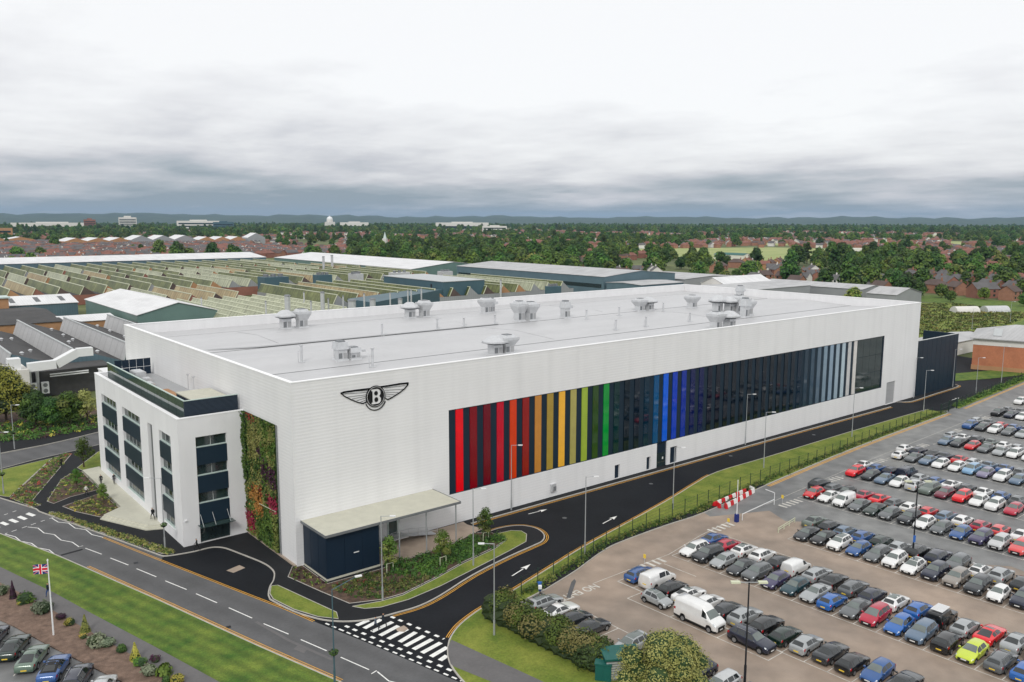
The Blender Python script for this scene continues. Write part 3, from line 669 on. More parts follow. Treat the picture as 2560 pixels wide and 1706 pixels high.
for x, y, h, k in ((27.6, 62.8, 3.6, 'm'), (30.9, 62.4, 3.7, 'p'), (57.2, 63.5, 3.4, 'm'), (60.4, 62.6, 3.7, 'p'), (75.3, 59.4, 3.5, 'p'), (77.2, 60.2, 3.3, 'b'), (73.1, 44.7, 4.2, 'p'), (75.7, 44.0, 4.0, 'p'),
                   (85.3, 43.2, 3.7, 'b'), (109.3, 42.6, 3.0, 'p'), (112.2, 42.3, 3.1, 'm'), (124.1, 38.6, 3.1, 'p'), (118.8, 26.9, 3.8, 'm'), (121.4, 25.4, 3.6, 'm'), (118.1, 18.8, 4.2, 'b'), (123.4, 24.6, 3.9, 'p'), (153.6, 45.6, 3.6, 'b'), (93.6, 8.2, 3.4, 'p'), (96.8, 7.4, 3.3, 'm'), (121.5, 20.5, 3.6, 'p'),
                   (40.0, 10.9, 2.9, 'm'), (42.2, 10.7, 3.0, 'p'), (18.2, 21.9, 2.9, 'b'), (20.3, 21.6, 1.9, 'b')):
    cowl(x, y, h*1.06, k, 1.12 if k != 'b' else 1.0)
for x, y, h in ((38.1, 43.2, 2.2), (51.3, 44.1, 2.0), (58.1, 44.4, 1.7), (65.4, 43.4, 2.0), (12.4, 23.3, 2.6), (18.9, 13.3, 2.8), (85.3, 36.4, 2.0), (96.4, 37.2, 1.9), (111.5, 37.1, 2.0), (78.2, 20.8, 2.0), (86.9, 20.6, 2.0), (100.8, 20.5, 1.9)):
    z = roofz(y)-.05; b = MB(); b.box(x-.4, x+.4, y-.4, y+.4, z, z+.15); b.cyl((x, y, z), (x, y, z+h), .2, .2, 8); b.cyl((x, y, z+h), (x, y, z+h+.15), .3, .3, 8)
    o = b.build('roof_pipe', 'galv', fac)
    if y < 25:
        c = MB(); c.cyl((x-.55, y, z), (x-.55, y, z+h*.7), .06, .06, 6); c.bar((x-.55, y, z+h*.7), (x, y, z+h*.7), .08, .08); c.build('support_bracket', 'galv', o)
# coloured glazed fins between slate panels
FIN = ['e60014', '7a0010', '6a0016', 'c00626', 'd23c0c', '8c1812', 'c08238', 'a88c3a', 'f2b53c', 'a8a05a', '98b03c', '2c4a1a', '0a9036', '022c2c', '031520', '0a1a28', '04283a', '004a78', '0658d0', '0638b0', '082c92', '02124a', '021148', '030a22', '040c1e',
       '04101e', '03101c', '04121e', '03101c', '04111d', '03101c', '06141e', '05131d', '06141f', '0a1a26', '142636', '2c3e4c', '3a4e5e', '5a6c7c', '7e92a2', '889cae', '98aab8', 'b0c2cc', 'c8c8c8', 'd6d2ce']
b = MB(); b.box(23.2, 146.0, .30, .34, 4.5, 16.75); b.box(23.2, 146, .06, .30, 16.66, 16.75); b.box(23.2, 146, .06, .30, 4.5, 4.58); b.box(23.2, 23.3, .06, .3, 4.58, 16.66)
band = b.build('glazed_band', 'slate_panel', fac)
for i, h in enumerate(FIN):
    x = 24.49+2.459*i; c = s2l(h); nm = 'fin_'+h
    if nm not in MATS:
        m = mat(nm, c, rough=.16 if i < 11 else .05, var=.10, vs=.12, spec=.6 if i < 35 else .4, vs2=.9, var2=.05)
    b = MB(); b.box(x, x+1.24, .10, .24, 4.6, 16.65); b.build('glass_fin', nm, band)
    xa = x+1.24; xb = min(24.49+2.459*(i+1), 134.0)
    if i < 44:
        b = MB(); b.box(xa+.03, xb-.03, .2, .28, 4.6, 16.65); b.build('slate_panel', 'slate_panel', band)
b = MB(); b.box(23.32, 24.46, .2, .28, 4.6, 16.65); b.build('slate_panel', 'slate_panel', band)
# plain window at the far end of the band
for i in range(4):
    for z0, z1 in ((4.62, 8.6), (8.66, 12.6), (12.66, 16.62)):
        b = MB(); b.box(134.1+i*2.85, 134.1+i*2.85+2.79, .2, .26, z0, z1); b.build('window_pane', 'window_glass', band)
b = MB(); b.box(145.55, 146, .1, .26, 4.58, 16.66); b.build('edge_panel', 'navy_panel', band)
# doors
b = MB(); b.box(67.3, 70.0, .25, .3, .1, 4.5); en = b.build('entrance', 'navy_panel', fac)
for x0, x1 in ((67.6, 68.6), (68.7, 69.7)):
    b = MB(); b.box(x0, x1, .2, .25, .15, 2.6); b.build('door', 'window_glass', en)
b = MB(); b.box(68.95, 69.25, .17, .2, 1.35, 1.75); b.build('notice', 'plate_white', en)
for x0, x1, z1 in ((56.85, 57.95, 2.45), (64.75, 65.65, 2.4), (70.95, 72.75, 3.1)):
    b = MB(); b.box(x0, x1, .28, .33, .12, z1); d = b.build('door', 'navy_panel', fac)
    b = MB(); b.box(x0+.1, x0+.2, .24, .28, 1.05, 1.2); b.build('handle', 'galv', d)
b = MB(); b.box(148.4, 152.6, .25, .3, .1, 5.35); ld = b.build('loading_door', 'roof_grey', fac)
for k in range(5):
    b = MB(); b.box(148.45, 152.55, .21, .25, .15+k*1.04, .15+k*1.04+1.0); b.build('door_slat', 'roof_grey', ld)
# meter box, corner pipes
b = MB(); b.box(42.3, 43.3, -.35, 0, 1.0, 2.2); mb = b.build('meter_box', 'galv', fac)
b = MB(); b.box(42.7, 43.25, -.40, -.35, 1.1, 1.8); b.build('grille', 'galv_dark', mb)
b = MB(); b.cyl((-.12, 4.4, .3), (-.12, 4.4, 17.4), .07, .07, 6); b.build('downpipe', 'galv_dark', fac)
b = MB(); b.box(-.25, 0, .05, 15.1, .1, .32); b.build('plinth', 'tan_paving', fac)
# winged emblem on the front wall
def flat(polys, y0, y1, name, m, parent):
    b = MB()
    for pl in polys:
        q = MB(); q.prism(pl, 0, 1)
        k = len(b.v)
        for x, z, t in q.v: b.v.append((x, y0+(y1-y0)*t, z))
        b.f += [tuple(k+i for i in reversed(f)) for f in q.f]; b.m += [0]*len(q.f)
    return b.build(name, m, parent)
def band2(pts, wd, closed=True):
    """outline of a stroke as quads"""
    n = len(pts); out = []
    for i in range(n if closed else n-1):
        a = Vector(pts[i]); c = Vector(pts[(i+1) % n]); d = (c-a).normalized(); q = Vector((-d.y, d.x))*wd/2; e = d*wd*.3
        out.append([tuple(a-q-e), tuple(c-q+e), tuple(c+q+e), tuple(a+q-e)])
    return out
LW = [(10.77,21.41),(10.2,21.43),(8.58,21.45),(7.1,21.44),(6.7,21.34),(7.14,20.91),(8.12,20.32),(9.07,19.84),(9.77,19.6),(10.27,19.75),(10.5,20.22),(10.62,20.89)]
RW = [(12.46,21.45),(13.53,21.45),(15.25,21.5),(16.58,21.46),(16.52,21.19),(16.04,20.74),(15.22,20.29),(14.06,19.79),(13.43,19.62),(12.99,19.93),(12.95,20.54),(12.68,21.17)]
emb = flat(band2(LW, .13)+band2(LW[:5], .2, False), -.12, -.02, 'winged_emblem', 'logo_black', fac)
flat(band2(RW, .13)+band2(RW[:5], .2, False), -.12, -.02, 'wing', 'logo_black', emb)
fe = []
for a in ([(6.99,21.22),(10.52,21)], [(7.61,20.77),(10.45,20.71)], [(8.23,20.42),(10.42,20.52)], [(8.87,20.12),(10.42,20.33)], [(9.4,19.85),(10.44,20.08)], [(8.58,21.37),(10.52,21.2)], [(16.17,21.18),(12.96,21.23)], [(15.81,20.75),(13.07,20.92)], [(15.11,20.38),(13.12,20.66)], [(14.53,20.13),(13.11,20.42)], [(14.01,19.92),(13.11,20.17)], [(15.24,21.38),(12.97,21.38)]):
    fe += band2(a, .025, False)
flat(fe, -.09, -.02, 'feather_line', 'galv_dark', emb)
CX, CZ = 11.62, 20.30
circ = lambda r, n=28, a0=0., a1=6.2832: [(CX+r*math.cos(a0+(a1-a0)*i/n), CZ+r*math.sin(a0+(a1-a0)*i/n)) for i in range(n)]
flat([circ(1.42)], -.14, -.02, 'roundel', 'logo_black', emb)
flat(band2(circ(1.27), .05), -.16, -.14, 'ring', 'logo_white', emb)
flat(band2([(CX+1.55*math.cos(a), CZ-.22+1.6*math.sin(a)) for a in [math.pi*(1.13+.74*i/14) for i in range(15)]], .11, False), -.12, -.02, 'lower_arc', 'logo_black', emb)
BL = [(-.62, -1.0), (.25, -1.0), (.55, -.9), (.72, -.65), (.72, -.3), (.5, .02), (.68, .3), (.66, .68), (.48, .9), (.22, 1.0), (-.62, 1.0), (-.66, .82), (-.48, .72), (-.48, -.72), (-.66, -.82)]
flat([[(CX+x*1.0, CZ+z*.98) for x, z in BL]], -.18, -.14, 'letter', 'logo_white', emb)
flat([[(CX+.02+.27*math.cos(i*.5236), CZ+.43+.30*math.sin(i*.5236)) for i in range(12)], [(CX+.04+.28*math.cos(i*.5236), CZ-.42+.33*math.sin(i*.5236)) for i in range(12)]], -.20, -.18, 'counter', 'logo_black', emb)
# living wall
rng = random.Random(5)
LG = ['leaf_mid', 'leaf_dark', 'leaf_olive', 'leaf_light', 'leaf_purple', 'leaf_red', 'leaf_crimson', 'leaf_orange', 'leaf_core']
def wallcol(y, z):
    y += rng.gauss(0, .2); z += rng.gauss(0, .3); u = (15.3-y)/10.6; v = z/17.4
    if rng.random() < .07: return rng.choice((0, 1, 2))
    n = math.sin(y*2.1+math.sin(z*1.3)*1.5)*.5+math.sin(z*1.7+y)*.3+rng.uniform(-.5, .5)
    if .12 < u < .42 and v > .955 and n > -.2: return 5
    if u > .72 and .32 < v < .44: return 6
    if .58 < u < .95 and .52 < v < .66 and n > -.5: return 4
    if .45 < u < .62 and .68 < v < .78 and n > 0: return 4
    if u > .8 and .5 < v < .58: return 4
    if .22+.1*n < u < .56 and .22 < v < .46: return 7 if v < .40 else (5 if n > .1 else 7)
    if u < .28 and .06 < v < .22: return 6 if n > -.4 else 5
    if .17 < u < .5 and .66 < v < .93: return 2
    if u > .5 and v > .66: return 2 if n > .1 else 0
    if u < .2 and v > .46: return 0 if n > -.3 else 1
    if v < .28: return 3 if (u < .4 and v < .12) or u > .86 else (0 if n > -.3 else 1)
    return (0, 1, 2, 3)[int((n+1.3)*1.5) % 4]
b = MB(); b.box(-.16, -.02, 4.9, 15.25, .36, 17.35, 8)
for _ in range(11500):
    y = rng.uniform(4.95, 15.2); z = rng.uniform(.4, 17.4); out = .2+.35*abs(math.sin(y*1.3)*math.cos(z*.9))*rng.random()+(.25 if y > 14.0 and z > 8 else 0)
    b.leaf((-out, y, z), Vector((-1, rng.gauss(0, .5), rng.gauss(.15, .5))).normalized(), rng.uniform(.22, .42), rng, wallcol(y, z))
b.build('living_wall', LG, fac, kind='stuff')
b = MB(); b.bar((-.45, 10.1, 5.7), (-.35, 5.0, 5.95), .06, .06); b.build('irrigation_pipe', 'pale_trim', fac)
# navy plant enclosure with the flat canopy
can = thing('loading_canopy', 'navy clad enclosure under a pale flat canopy at the hall corner', 'canopy')
b = MB(); b.box(1.0, 8.2, -6.2, -.02, .35, 5.75); b.build('enclosure', 'navy_panel', can)
b = MB(); b.box(.95, 8.25, -6.26, -.02, .0, .35); b.build('plinth', 'terrace_stone', can)
for x0 in (1.0, 3.4, 5.8):
    b = MB(); b.box(x0+.02, x0+2.36, -6.235, -6.2, .38, 5.72); b.build('cladding_panel', 'navy_panel', can)
for y0 in (-6.15, -4.1, -2.05):
    b = MB(); b.box(.965, 1.0, y0, y0+2.0, .38, 5.72); b.build('cladding_panel', 'navy_panel', can)
b = MB(); b.box(.7, 20.3, -6.7, -.03, 5.78, 5.98); cr_ = b.build('canopy_roof', 'terrace_stone', can)
b = MB(); b.box(.66, 20.34, -6.76, -6.7, 5.70, 6.03); b.box(20.3, 20.36, -6.76, -.03, 5.70, 6.03); b.box(.64, .7, -6.76, -.03, 5.7, 6.03); b.build('fascia', 'galv_dark', cr_)
for x in (11.1, 15.2, 19.9):
    b = MB(); b.cyl((x, -6.2, .1), (x, -6.2, 5.72), .09, .09, 8); b.build('column', 'lamp_steel', can)
b = MB(); b.box(4.6, 5.3, -6.30, -6.235, 2.75, 2.85); b.build('bracket_light', 'lamp_white', can)
b = MB(); b.box(13.2, 14.5, -.06, -.02, 1.0, 3.5); dd = b.build('green_door', 'green_glass', can)
b = MB(); b.box(13.05, 13.2, -.08, -.02, 1.0, 3.6); b.box(14.5, 14.65, -.08, -.02, 1.0, 3.6); b.box(13.2, 14.5, -.08, -.02, 3.5, 3.6); b.build('door_frame', 'frame_mint', dd)
b = MB(); b.box(12.6, 15.2, -1.9, -.05, .85, 1.0); b.build('landing', 'galv', can)
for k in range(5):
    b = MB(); b.box(12.6-.28*(k+1), 12.6-.28*k, -1.9, -.3, .85-.16*(k+1), .93-.16*(k+1)); b.build('stair_tread', 'galv', can)
b = MB(); b.face([(15.2, -1.9, .93), (19.8, -1.9, .13), (19.8, -.4, .13), (15.2, -.4, .93)]); b.build('ramp', 'galv', can)
b = MB()
for x, z in ((11.3, .15), (12.6, .95), (13.9, .95), (15.2, .95), (16.7, .7), (18.2, .42), (19.8, .15)): b.cyl((x, -1.9, z), (x, -1.9, z+1.05), .03, .03, 6)
for (x0, z0), (x1, z1) in (((11.3, .15), (12.6, .95)), ((12.6, .95), (15.2, .95)), ((15.2, .95), (19.8, .15))):
    b.bar((x0, -1.9, z0+1.05), (x1, -1.9, z1+1.05), .05, .05); b.bar((x0, -1.9, z0+.55), (x1, -1.9, z1+.55), .04, .04)
b.build('handrail', 'galv', can)
# navy screen wall beyond the far corner
scr = thing('screen_wall', 'tall plain navy clad screen wall at the far end of the hall', 'wall')
b = MB(); b.box(163.1, 185.4, .0, .35, 0, 13.9); b.build('wall_face', 'slate_panel', scr)
b = MB(); b.box(185.05, 185.4, .36, 9, 0, 13.9); b.build('return_wall', 'slate_panel', scr)
b = MB(); b.box(163.1, 185.45, -.05, .4, 13.9, 14.0); b.build('coping', 'frame_grey', scr)
for k in range(9):
    b = MB(); b.box(163.2+k*2.47, 163.2+k*2.47+2.4, -.03, 0, .3, 13.85); b.build('cladding_panel', 'slate_panel', scr)

# ---------------------------------------------------------------- office annex
ann = thing('office_annex', 'white four-storey office block with navy spandrels and a glass roof screen', 'office')
AX, AY0, AY1, AH = -8.85, 15.3, 58.0, 17.35
COLS = [(45.1, 54.3), (32.5, 41.9), (18.5, 23.4)]
b = MB()
lh = [(AY1-y1, AY1-y0, 1.5, 14.5) for y0, y1 in COLS]+[(AY1-28.7, AY1-26.5, .3, 14.5)]
wallgrid(b, (AX, AY1, 0), (0, -1, 0), (-1, 0, 0), 0, AY1-AY0, 0, AH, lh, .45); b.build('street_wall', 'white_render', ann)
b = MB(); wallgrid(b, (AX, AY0, 0), (1, 0, 0), (0, -1, 0), 0, -AX, 0, AH, [(AX*-1-6.62, AX*-1-2.5, .12, 14.65)], .45); b.build('entrance_wall', 'white_render', ann)
b = MB(); wallgrid(b, (0, AY1, 0), (-1, 0, 0), (0, 1, 0), 0, -AX, 0, AH, [], .3); b.build('rear_wall', 'white_render', ann)
b = MB(); b.box(AX+.5, -.02, AY0+.5, AY1-.5, 16.5, 16.7); b.build('roof_deck', 'roof_grey', ann)
for bx in ((AX-.05, AX+.5, AY0-.05, AY1+.05), (AX+.5, -.03, AY0-.05, AY0+.5), (AX+.5, -.03, AY1-.5, AY1+.05)):
    b = MB(); b.box(*bx, AH, AH+.1); b.build('coping', 'coping', ann)
for bx in ((AX+.5, AX+.52, AY0+.5, AY1-.5), (AX+.52, -.02, AY0+.5, AY0+.52), (AX+.52, -.02, AY1-.52, AY1-.5)):
    b = MB(); b.box(*bx, 16.7, AH); b.build('upstand', 'white_render', ann)
def glazed(x0, x1, y0, y1, bands, panels, axis):
    """window column: glass rows with sill, navy spandrels, mullions"""
    for z0, z1 in bands:
        w_ = MB(); w_.box(x0, x1, y0, y1, z0, z1); wo_ = w_.build('window', 'window_glass', ann)
        m_ = MB()
        n = max(2, round((y1-y0 if axis == 'y' else x1-x0)/1.9))
        for k in range(1, n):
            if axis == 'y': yy = y0+(y1-y0)*k/n; m_.box(x0-.05, x0, yy-.03, yy+.03, z0, z1)
            else: xx = x0+(x1-x0)*k/n; m_.box(xx-.03, xx+.03, y0-.05, y0, z0, z1)
        m_.build('mullion', 'frame_grey', wo_)
        s_ = MB()
        if axis == 'y': s_.box(x0-.28, x0, y0, y1, z0-.02, z0+.09)
        else: s_.box(x0, x1, y0-.28, y0, z0-.02, z0+.09)
        s_.build('sill', 'frame_mint', wo_)
    for z0, z1 in panels:
        p_ = MB()
        if axis == 'y': p_.box(x0-.42, x1, y0+.01, y1-.01, z0, z1)
        else: p_.box(x0+.01, x1-.01, y0-.42, y1, z0, z1)
        p_.build('spandrel', 'slate_panel', ann)
for y0, y1 in COLS:
    glazed(AX+.40, AX+.46, y0, y1, ((13.0, 14.5), (9.1, 10.65), (5.3, 6.75), (1.5, 3.0)), ((10.7, 12.95), (6.8, 9.05), (3.05, 5.25)), 'y')
glazed(AX+.40, AX+.46, 26.5, 28.7, ((.3, 14.5),), (), 'y')
glazed(-6.62, -2.5, AY0+.40, AY0+.46, ((13.2, 14.65), (9.35, 10.75), (5.55, 6.95)), ((10.8, 13.15), (7.0, 9.3), (2.75, 5.5)), 'x')
b = MB(); b.box(-6.62, -2.5, AY0+.40, AY0+.46, .12, 2.75); dr = b.build('entrance_doors', 'navy_panel', ann)
for k in range(4):
    b = MB(); b.box(-6.5+k*1.0, -6.5+k*1.0+.94, AY0+.34, AY0+.40, .16, 2.5); b.build('door_leaf', 'window_glass', dr)
b = MB(); b.box(-6.9, -2.3, AY0-1.4, AY0+.3, 2.62, 2.68); gc = b.build('glass_canopy', 'screen_glass', ann)
b = MB()
for x in (-6.5, -4.9, -2.9): b.bar((x, AY0-1.2, 2.68), (x, AY0-.02, 4.1), .05, .05)
b.build('canopy_rod', 'frame_grey', gc)
b = MB(); b.box(-8.6, -8.3, AY0-.2, AY0, 3.6, 3.75); b.build('wall_light', 'lamp_white', ann)
# roof screen: tinted glass towards the street, louvres towards the car park
SX = -7.55
n = 12
for k in range(n):
    y0 = 16.4+(54.6-16.4)*k/n; y1 = 16.4+(54.6-16.4)*(k+1)/n
    b = MB(); b.box(SX, SX+.06, y0+.03, y1-.03, 16.9, 19.45); b.build('screen_panel', 'screen_glass', ann)
b = MB(); b.box(SX-.06, SX+.12, 16.4, 54.6, 19.45, 19.56); b.build('screen_rail', 'frame_mint', ann)
b = MB(); b.box(SX, -.35, 16.3, 16.4, 17.0, 19.42); b.build('louvre_screen', 'navy_louvre', ann)
b = MB(); b.box(SX-.05, -.3, 16.26, 16.44, 19.42, 19.52); b.build('screen_rail', 'frame_mint', ann)
for k in range(5):
    for z0, z1 in ((16.9, 18.2), (18.25, 19.6)):
        b = MB(); b.box(-6.4+k*1.15, -6.4+k*1.15+1.1, 54.6, 54.66, z0, z1); b.build('screen_panel', 'navy_panel', ann)
b = MB(); b.box(-5.3, -.6, 18.6, 26.5, 16.7, 18.6); pr = b.build('plant_room', 'navy_panel', ann)
b = MB(); b.box(-5.4, -.5, 18.5, 26.6, 18.6, 18.75); b.build('plant_roof', 'terrace_stone', pr)
for x, y, sx, sy, h in ((-4.8, 47, 1.6, 3.2, 2.1), (-4.6, 43.2, 1.2, 1.6, 1.5), (-4.9, 40.5, 1.0, 2.2, 1.2), (-1.6, 28.5, 1.1, 3.0, 1.2), (-3.4, 29.2, 1.3, 1.1, 1.0)):
    b = MB(); b.box(x-sx/2, x+sx/2, y-sy/2, y+sy/2, 16.7, 16.7+h); b.box(x-sx/2+.15, x+sx/2-.15, y-sy/2+.15, y+sy/2-.15, 16.7+h, 16.8+h); b.build('air_unit', 'galv', ann)
b = MB(); b.box(-5.6, -2.4, 30.5, 40, 16.7, 16.74); b.build('roof_mat', 'brick_tan', ann)
for y in (35.2, 32.6):
    b = MB(); b.cyl((-.8, y, 16.7), (-.8, y, 19.6), .05, .05, 6); b.box(-.95, -.65, y-.15, y+.15, 19.4, 19.6); b.build('vent_pole', 'galv', ann)
b = MB(); b.box(-5, -.03, 58.4, 72.3, 0, 15.6); b.box(-5.1, -.03, 58.3, 72.4, 15.6, 15.75); b.build('stair_core', 'white_render', fac)


# ---------------------------------------------------------------- cars
m = bpy.data.materials.new('car_paint'); m.use_nodes = True; MATS['car_paint'] = m
n_ = m.node_tree.nodes; l_ = m.node_tree.links; p_ = n_['Principled BSDF']
oi = n_.new('ShaderNodeObjectInfo'); gx = n_.new('ShaderNodeNewGeometry'); nx_ = n_.new('ShaderNodeTexNoise'); nx_.inputs['Scale'].default_value = 1.7; nx_.inputs['Detail'].default_value = 4
l_.new(gx.outputs['Position'], nx_.inputs['Vector'])
mr_ = n_.new('ShaderNodeMapRange'); mr_.inputs['To Min'].default_value = .9; mr_.inputs['To Max'].default_value = 1.1; l_.new(nx_.outputs['Fac'], mr_.inputs['Value'])
mx_ = n_.new('ShaderNodeMix'); mx_.data_type = 'RGBA'; mx_.blend_type = 'MULTIPLY'; mx_.inputs[0].default_value = 1
l_.new(oi.outputs['Color'], mx_.inputs[6]); l_.new(mr_.outputs[0], mx_.inputs[7]); l_.new(mx_.outputs[2], p_.inputs['Base Color'])
p_.inputs['Roughness'].default_value = .28; p_.inputs['Coat Weight'].default_value = .9; p_.inputs['Coat Roughness'].default_value = .06; p_.inputs['Metallic'].default_value = .2

# profile rows: distance from the nose (0..1), top height, shoulder height, half-width factor, top half-width factor
KINDS = {
 'hatchback': dict(L=4.25, W=1.80, wb=(.185, .80), cw=4, rf=5, rr=7, rb=8, side=((.335, .545), (.565, .80)), prof=[(0, .55, .50, .74, .58), (.018, .69, .62, .88, .68), (.09, .80, .73, .96, .73), (.19, .90, .83, .99, .75), (.27, .97, .90, 1, .77), (.455, 1.40, .94, 1, .60), (.60, 1.47, .96, 1, .61), (.86, 1.40, 1.0, .98, .58), (.965, 1.03, .98, .95, .68), (.985, .92, .86, .92, .68), (1, .66, .60, .84, .62)]),
 'city car': dict(L=3.60, W=1.64, wb=(.17, .83), cw=4, rf=5, rr=7, rb=8, side=((.32, .58), (.60, .82)), prof=[(0, .56, .50, .74, .58), (.02, .72, .65, .88, .68), (.08, .84, .77, .96, .73), (.16, .94, .88, .99, .75), (.235, 1.02, .95, 1, .77), (.43, 1.44, .98, 1, .62), (.60, 1.50, 1.0, 1, .63), (.87, 1.43, 1.02, .98, .60), (.965, 1.06, 1.0, .95, .68), (.985, .92, .86, .92, .68), (1, .66, .60, .84, .62)]),
 'saloon': dict(L=4.70, W=1.83, wb=(.185, .79), cw=4, rf=5, rr=7, rb=8, side=((.35, .53), (.55, .74)), prof=[(0, .55, .50, .74, .58), (.016, .68, .61, .88, .68), (.09, .78, .71, .96, .73), (.20, .88, .81, .99, .75), (.29, .95, .88, 1, .77), (.45, 1.36, .92, 1, .58), (.56, 1.43, .94, 1, .59), (.70, 1.38, .96, 1, .57), (.855, 1.04, .98, .98, .70), (.97, 1.0, .93, .93, .72), (1, .66, .60, .84, .64)]),
 'estate': dict(L=4.72, W=1.83, wb=(.185, .79), cw=4, rf=5, rr=7, rb=8, side=((.335, .53), (.55, .72), (.74, .88)), prof=[(0, .55, .50, .74, .58), (.016, .69, .62, .88, .68), (.09, .79, .72, .96, .73), (.19, .89, .82, .99, .75), (.27, .96, .89, 1, .77), (.43, 1.38, .93, 1, .60), (.56, 1.46, .95, 1, .61), (.90, 1.40, .98, .98, .58), (.97, 1.03, .97, .95, .68), (.985, .92, .86, .93, .68), (1, .66, .60, .84, .62)]),
 'SUV': dict(L=4.52, W=1.88, wb=(.185, .80), cw=4, rf=5, rr=7, rb=8, side=((.335, .545), (.565, .74), (.76, .87)), prof=[(0, .66, .58, .76, .60), (.016, .88, .80, .90, .70), (.09, .97, .90, .97, .75), (.19, 1.05, .98, .99, .77), (.265, 1.10, 1.04, 1, .79), (.42, 1.56, 1.07, 1, .62), (.56, 1.65, 1.09, 1, .63), (.885, 1.58, 1.13, .98, .60), (.965, 1.18, 1.11, .96, .70), (.985, 1.06, 1.0, .93, .70), (1, .72, .66, .86, .64)]),
 'MPV': dict(L=4.45, W=1.83, wb=(.17, .80), cw=4, rf=5, rr=7, rb=8, side=((.29, .50), (.52, .72), (.74, .89)), prof=[(0, .60, .54, .75, .58), (.016, .78, .70, .89, .69), (.07, .90, .83, .96, .74), (.14, 1.0, .93, .99, .76), (.20, 1.08, 1.0, 1, .78), (.42, 1.58, 1.03, 1, .62), (.56, 1.66, 1.05, 1, .63), (.90, 1.58, 1.07, .98, .61), (.972, 1.13, 1.06, .95, .70), (.988, 1.0, .93, .93, .70), (1, .70, .64, .85, .64)]),
 'coupe': dict(L=4.82, W=1.95, wb=(.19, .79), cw=4, rf=5, rr=7, rb=8, side=((.37, .60), (.62, .76)), prof=[(0, .56, .50, .74, .58), (.016, .70, .63, .88, .68), (.09, .80, .73, .96, .74), (.22, .90, .83, .99, .77), (.33, .96, .90, 1, .78), (.47, 1.33, .93, .99, .56), (.56, 1.40, .95, .99, .56), (.66, 1.36, .98, 1, .54), (.90, 1.02, .97, .97, .66), (.975, .98, .90, .92, .70), (1, .64, .58, .84, .64)]),
 'small van': dict(L=4.40, W=1.80, wb=(.17, .80), cw=4, rf=5, rr=8, rb=8, side=((.27, .44),), van=True, prof=[(0, .62, .56, .76, .60), (.016, .82, .74, .90, .70), (.07, .95, .88, .97, .76), (.14, 1.05, .98, .99, .80), (.19, 1.12, 1.05, 1, .82), (.35, 1.66, 1.10, 1, .70), (.44, 1.81, 1.12, 1, .72), (.70, 1.84, 1.14, 1, .74), (.985, 1.80, 1.14, .98, .74), (.995, 1.72, 1.1, .97, .74), (1, 1.55, 1.0, .96, .76)]),
 'panel van': dict(L=5.55, W=2.05, wb=(.16, .78), cw=4, rf=5, rr=8, rb=8, side=((.215, .34),), van=True, prof=[(0, .80, .72, .80, .64), (.012, 1.02, .95, .92, .72), (.05, 1.16, 1.10, .97, .78), (.10, 1.28, 1.22, .99, .82), (.135, 1.38, 1.30, 1, .84), (.27, 2.05, 1.34, 1, .74), (.35, 2.40, 1.36, 1, .76), (.60, 2.48, 1.38, 1, .78), (.985, 2.46, 1.38, .98, .79), (.995, 2.38, 1.35, .98, .8), (1, 2.2, 1.2, .97, .82)]),
 'passenger van': dict(L=4.95, W=1.92, wb=(.17, .79), cw=4, rf=5, rr=8, rb=8, side=((.255, .40), (.43, .64)), van=True, prof=[(0, .74, .66, .78, .62), (.014, .94, .87, .91, .71), (.06, 1.06, 1.0, .97, .77), (.12, 1.16, 1.10, .99, .81), (.165, 1.24, 1.17, 1, .83), (.31, 1.80, 1.20, 1, .72), (.40, 1.95, 1.22, 1, .74), (.65, 1.98, 1.24, 1, .76), (.985, 1.94, 1.24, .98, .77), (.995, 1.86, 1.2, .98, .78), (1, 1.7, 1.1, .97, .8)]),
 'off-roader': dict(L=4.35, W=1.86, wb=(.19, .79), cw=4, rf=5, rr=8, rb=8, side=((.36, .52), (.55, .72), (.75, .93)), van=True, prof=[(0, .80, .74, .84, .70), (.02, 1.02, .97, .94, .80), (.10, 1.08, 1.03, .98, .83), (.22, 1.12, 1.07, 1, .85), (.31, 1.15, 1.10, 1, .86), (.39, 1.72, 1.12, 1, .74), (.46, 1.82, 1.13, 1, .75), (.70, 1.84, 1.14, 1, .75), (.975, 1.81, 1.14, .99, .75), (.992, 1.74, 1.1, .98, .76), (1, 1.5, 1.0, .97, .8)]),
}
KINDS['convertible'] = dict(KINDS['coupe'], soft=True)
KINDS['small SUV'] = dict(KINDS['SUV'], L=4.25, W=1.80)
KINDS['large SUV'] = dict(KINDS['SUV'], L=4.85, W=1.95)
